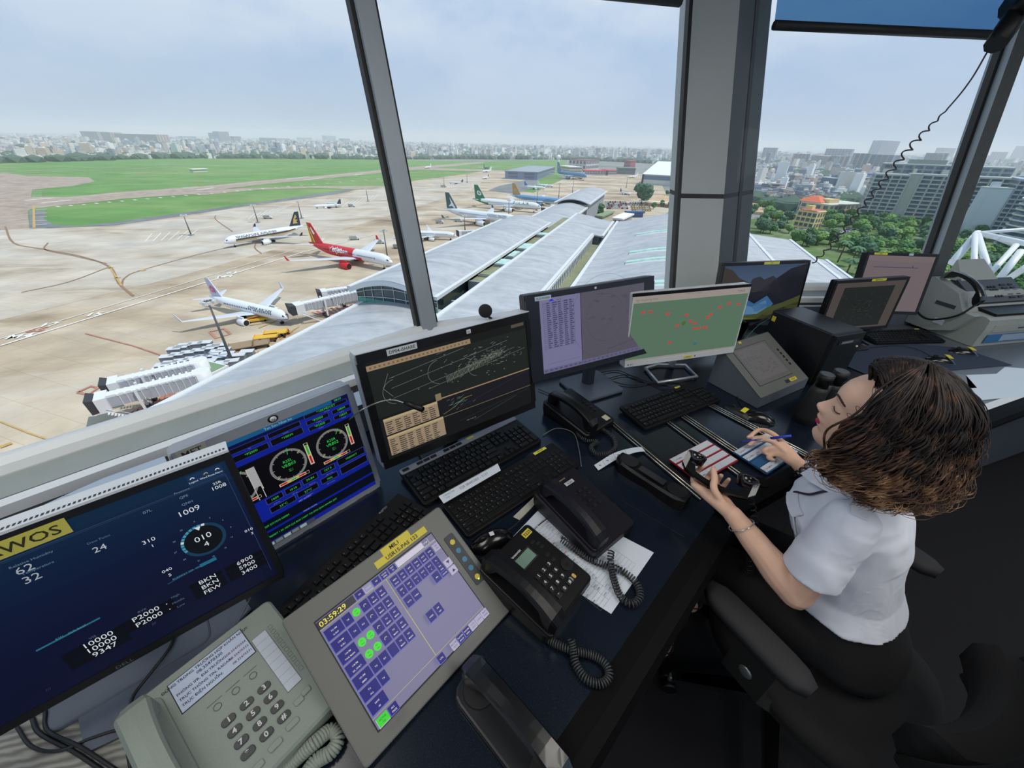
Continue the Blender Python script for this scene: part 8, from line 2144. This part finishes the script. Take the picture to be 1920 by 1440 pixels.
ad2=t.nodes.new('ShaderNodeMath');ad2.operation='ADD';t.links.new(ad.outputs[0],ad2.inputs[0]);t.links.new(mr_.outputs[0],ad2.inputs[1])
rp_2=t.nodes.new('ShaderNodeValToRGB');e=rp_2.color_ramp.elements;e[0].position=.1;e[0].color=srgb((32,25,24));e[1].position=1.05 if 0 else 1;e[1].color=srgb((186,146,106));x_=e.new(.5);x_.color=srgb((84,58,44));t.links.new(ad2.outputs[0],rp_2.inputs[0]);t.links.new(rp_2.outputs[0],b.inputs['Base Color'])
hr2=random.Random(21)
hb_=MB()
def scalp(a,el,k=1.0):
 return V((.099*math.cos(a)*math.cos(el)-.006)*k,.076*math.sin(a)*math.cos(el)*k,(.116*math.sin(el))*k+.004)
def hair_strand(a,el,rad,mbx,amp=1.,seed=0.,lay=1.):
 S0=scalp(a,el,1.0);sg=1 if a>=0 else-1;aa=abs(a)
 front_=aa<R(70)
 ta=max(aa,R(80))+(R(12)if front_ else 0)+hr2.uniform(-.12,.12)if front_ else aa+hr2.uniform(-.15,.15)
 ta=min(ta,R(178));e0=S0.z
 Rx,Ry=.130+hr2.uniform(-.005,.005),.124+hr2.uniform(-.005,.005)
 Rx*=lay;Ry*=lay;lr=random.Random(seed)
 cx=-.012
 pts=[S0]
 lift=V(0,0,.018)+(S0-V(-.006,0,0)).normalized()*.016
 pts.append(S0+lift)
 m1=(aa+ta)/2 if front_ else aa
 zz1=e0*.62+.012
 def rp(an,kx,z):return V(cx+Rx*kx*math.cos(an),sg*Ry*kx*math.sin(an),z)
 pts.append(rp(m1*.25+ta*.75,.74+.2*(1-max(0,e0)/.12),max(zz1,.015)+.016))
 pts.append(rp(ta,.93,min(.02,zz1*.4)))
 zl=-.118+lr.uniform(-.02,.05)+hr2.uniform(-.01,.01)+(.03 if ta<R(100)else 0)
 pts.append(rp(ta,1.05,-.045));pts.append(rp(ta,1.02,-.082));pts.append(rp(ta+hr2.uniform(-.12,.12),lr.uniform(.74,1.0),zl))
 c=spline(pts,8);n_=len(c);ph=lr.uniform(0,6.28)+hr2.gauss(0,.35);fr=lr.uniform(5.,9.);am=lr.uniform(.008,.019)*amp;out=[]
 up=None
 for i,p in enumerate(c):
  d=(c[min(i+1,n_-1)]-c[max(0,i-1)]).normalized();s1_=d.orthogonal().normalized()if up is None else(up-d*up.dot(d)).normalized();up=s1_;s2_=d.cross(s1_);t_=i/(n_-1);g_=min(1,max(0,(t_-.18)*1.5));q=ph+fr*t_*2*pi*.55
  out.append(p+(s1_*math.cos(q)+s2_*math.sin(q))*am*g_)
 rs=[rad*(.7+.5*math.sin(min(1,i/(n_-1)*1.2)*pi*.8))*(1 if i<n_-4 else(n_-i)/5)for i in range(n_)]
 mbx.tube(out,rs,m_hair,n=5,cap=False)
for i in range(250):
 a=hr2.uniform(-pi,pi);el=hr2.uniform(-.40,1.5)if abs(a)>R(72)else hr2.uniform(.80,1.5)
 if abs(a)<=R(72)and math.cos(a)*math.cos(el)>.60:continue
 seed=hr2.random();nst=hr2.randint(9,15);lay=hr2.uniform(.80,1.06)
 for q in range(nst):hair_strand(a+hr2.gauss(0,.05),min(1.5,el+hr2.gauss(0,.04)),hr2.uniform(.0010,.0024),hb_,1.,seed,lay)
for i in range(420):
 a=hr2.uniform(R(60),R(200))*hr2.choice((-1,1));hair_strand(max(-pi,min(pi,a)),hr2.uniform(-.3,1.4),.0006,hb_,1.6,hr2.random(),hr2.uniform(.98,1.12))
ho_=hb_.build('hair',po);ho_.matrix_world=HM
# soft dark under layer that fills the bob
ul=MB();rg=[]
for i in range(26):
 t_=i/25;z=.126-t_*.215;w_=math.sin(min(1,(t_*1.25+.03))*pi/2)**.75;k_=w_*(1 if t_<.86 else 1-(t_-.86)*3.2)
 r_=[]
 for j in range(48):
  an=2*pi*j/48;cxx=-.012+.128*k_*math.cos(an);cy=.112*k_*math.sin(an)
  lim=.046
  lim=.022 if z>.02 else.014
  cxx=min(cxx,lim);r_.append(V(cxx,cy,z)*(1+.03*noise.noise(V(cxx*30,cy*30,z*30))))
 rg.append(r_)
ul.loft(rg,mat('hair_under',(30,24,22),.8),cap=True,smooth=True);uo=ul.build('hair_base',po);uo.matrix_world=HM
# ---- the receiver in her left hand, its cord, the pen
m_rcv=mat('receiver_gloss_black',(12,12,13),.18,coat=.5)
RM=Matrix.Identity(4)
for i in range(3):RM[i][0]=hx_[i];RM[i][1]=hy_[i];RM[i][2]=hz_[i];RM[i][3]=HMID[i]
rcv=empty('telephone_receiver',mw=RM,label='glossy black telephone receiver held in the woman\'s left hand',cat='receiver')
handset('grip',rcv,Matrix.Identity(4),(HB-HA).length+.03,.042,m_rcv,arch=.020,thick=.018,cup=.030)
for x in(-1,1):
 k=MB();c_=x*((HB-HA).length/2-.012);k.tube([(c_,0,-.004),(c_,0,-.030),(c_,0,-.036)],[.022,.027,.024],m_rcv,n=20);k.build('cup',rcv)
e0_=HB+hz_*.0
coil([HB,HB+V(.02,-.02,-.05),pz(1416,985,.80),pz(1408,1030,.72),pz(1398,1070,.62),V(.70,.80,.50),V(.78,.95,.55)],.010,34,.0022,m_blk,'spiral_cord','glossy black spiral cord hanging from the receiver in her hand',per=14,taper=lambda t:.5+.5*min(1,t*4))
pt,pe_=pz(1386,829,.779),pz(1484,817,.862);pd=(pe_-pt).normalized()
pen=empty('pen',pt,0,'blue ballpoint pen held in the woman\'s right hand','pen');ip=Matrix.Translation(-pt)
k=MB(ip);k.tube([pt,pt+pd*.012,pt+pd*.055],[.0006,.0028,.0036],mat('pen_blue',(44,52,160),.3),n=10);k.build('tip',pen)
k=MB(ip);L_p=(pe_-pt).length;k.tube([pt+pd*.055,pt+pd*L_p*.62],.0040,mat('pen_clear',(150,170,206),.2),n=10);k.build('barrel',pen)
k=MB(ip);k.tube([pt+pd*L_p*.62,pe_],.0047,mat('pen_cap',(38,66,190),.25),n=10);k.box(0,0,0,0,0,0);k.build('cap',pen)
# ================================================================ THE OFFICE CHAIR
m_ch=mat('chair_fabric',(10,10,12),.9,noise_amt=.3,noise_scale=300);m_arm=mat('armrest_pad',(27,27,31),.75,noise_amt=.1,noise_scale=200);m_mesh=mat('mesh_grey',(40,42,46),.8)
m_chr=mat('chrome',(200,206,210),.12,metal=1.)
cc=V(.90,.58,0);ca=R(118);CF=V(math.cos(ca),math.sin(ca),0);CR_=V(math.sin(ca),-math.cos(ca),0)
ch=empty('office_chair',cc,ca-pi/2,'black office chair with grey armrests and mesh back under the woman','office chair')
k=MB();rg=[]
for z,ins in((.40,.03),(.415,0),(.45,-.004),(.468,.012),(.470,.05)):
 r_=[]
 for j in range(40):
  a=2*pi*j/40;co,si=math.cos(a),math.sin(a);q=1/((abs(co)**3+abs(si)**3)**(1/3));r_.append(((.255-ins)*co*q,(.25-ins)*si*q-.01,z))
 rg.append(r_)
k.loft(rg,m_ch,cap=True,smooth=True);k.build('seat',ch)
# backrest: curved mesh panel with a lumbar pad
k=MB();rg=[];fr_=[]
for i in range(11):
 t=i/10;z=.56+t*.46;hw=.16+.075*math.sin(t*pi*.75+.4);yb=-.29-.06*t-.03*math.sin(t*pi)
 r_=[(hw*math.sin(s1),yb+.10*(1-math.cos(s1)),z)for s1 in[-1.15+2.3*j/14 for j in range(15)]]
 rg.append(r_+[(x,y-.012,zz)for x,y,zz in reversed(r_)]);fr_.append((r_[0],r_[-1]))
m_mesh.node_tree.nodes['Principled BSDF'].inputs['Specular IOR Level'].default_value=.2
_t=m_mesh.node_tree;_w=_t.nodes.new('ShaderNodeTexWave');_w.inputs['Scale'].default_value=60;_w.inputs['Distortion'].default_value=.6;_c=_t.nodes.new('ShaderNodeTexCoord');_t.links.new(_c.outputs['Object'],_w.inputs[0]);_r=_t.nodes.new('ShaderNodeValToRGB');_r.color_ramp.elements[0].color=srgb((40,42,46));_r.color_ramp.elements[1].color=srgb((104,108,116));_t.links.new(_w.outputs['Fac'],_r.inputs[0]);_t.links.new(_r.outputs[0],_t.nodes['Principled BSDF'].inputs['Base Color'])
k.loft(rg,m_mesh,cap=True);bk2=k.build('mesh_back',ch)
k=MB();k.tube(spline([a for a,b in fr_]+[fr_[-1][0]],3),.012,m_ch,n=8);k.tube(spline([b for a,b in fr_]+[fr_[-1][1]],3),.012,m_ch,n=8);k.tube([V(x,y,z)for x,y,z in rg[-1][:15]],.012,m_ch,n=8);k.tube([V(x,y,z)for x,y,z in rg[0][:15]],.016,m_ch,n=8);k.build('back_frame',ch)
k=MB();lg_=[]
for z,o_ in((.56,.02),(.60,.05),(.66,.055),(.70,.03)):
 lg_.append([(.19*math.sin(s1),-.30-.03*(z-.56)+.10*(1-math.cos(s1))+o_,z)for s1 in[-1.1+2.2*j/10 for j in range(11)]]+[(.19*math.sin(s1),-.325+.10*(1-math.cos(s1)),z)for s1 in[1.1-2.2*j/10 for j in range(11)]])
k.loft(lg_,m_ch,cap=True,smooth=True);k.build('lumbar_pad',ch)
k=MB();k.tube([V(0,-.10,.40),V(0,-.30,.42),V(0,-.335,.60)],[.022,.022,.018],m_ch,n=10);k.build('back_bracket',ch)
for s_ in(-1,1):
 yo=.05
 k=MB();x=s_*.305;rg=[]
 for i in range(11):
  t=i/10;y=yo+.145-t*.27;w=.040*(1-abs(t-.5)**4*9)**.5 if abs(t-.5)<.5 else.012;w=max(w,.014)
  rg.append([(x-w,y,.665),(x+w,y,.665),(x+w,y,.682),(x+w*.7,y,.692),(x-w*.7,y,.692),(x-w,y,.682)])
 k.loft(rg,m_arm,cap=True,smooth=True);ao=k.build('armrest',ch)
 k=MB();k.loft([[(x-.018,yo+.05,z)if 0 else(x+dx,y,z)for dx,y in((-.016,yo-.07),(.016,yo-.07),(.016,yo+.03),(-.016,yo+.03))]for z in(.66,.50)]+[[(x*.75+dx,y,.41)for dx,y in((-.02,-.05),(.02,-.05),(.02,.05),(-.02,.05))]],m_ch,cap=True);k.ball((x+s_*.018,yo-.02,.56),.018,m_met,n=12,sc=(.3,1,1));k.build('arm_post',ch)
k=MB();k.cyl((0,0,.12),(0,0,.28),.028,m_blk);k.cyl((0,0,.28),(0,0,.40),.014,m_chr);k.box(-.09,.09,-.11,.09,.385,.405,m_blk);k.build('gas_column',ch)
Bw=math.atan2(.636-.58,.574-.90)-(ca-pi/2)
for i in range(5):
 a=Bw+i*2*pi/5;k=MB();d=V(math.cos(a),math.sin(a),0);e_=d*.315+V(0,0,.075);n2=V(-d.y,d.x,0)
 k.loft([[p+n2*w,p-n2*w,p-n2*w-V(0,0,h),p+n2*w-V(0,0,h)]for p,w,h in((V(0,0,.125)+d*.02,.024,.035),(d*.17+V(0,0,.11),.019,.028),(e_+V(0,0,.01),.014,.02))],m_chr,cap=True);k.build('base_arm',ch)
 k=MB()
 for q in(-.016,.016):k.cyl(e_+n2*(q-.008)-V(0,0,.047),e_+n2*(q+.008)-V(0,0,.047),.027,m_blk,n=16)
 k.cyl(e_-V(0,0,.045),e_+V(0,0,.01),.008,m_met,n=8);k.build('caster',ch)
bpy.context.view_layer.update()
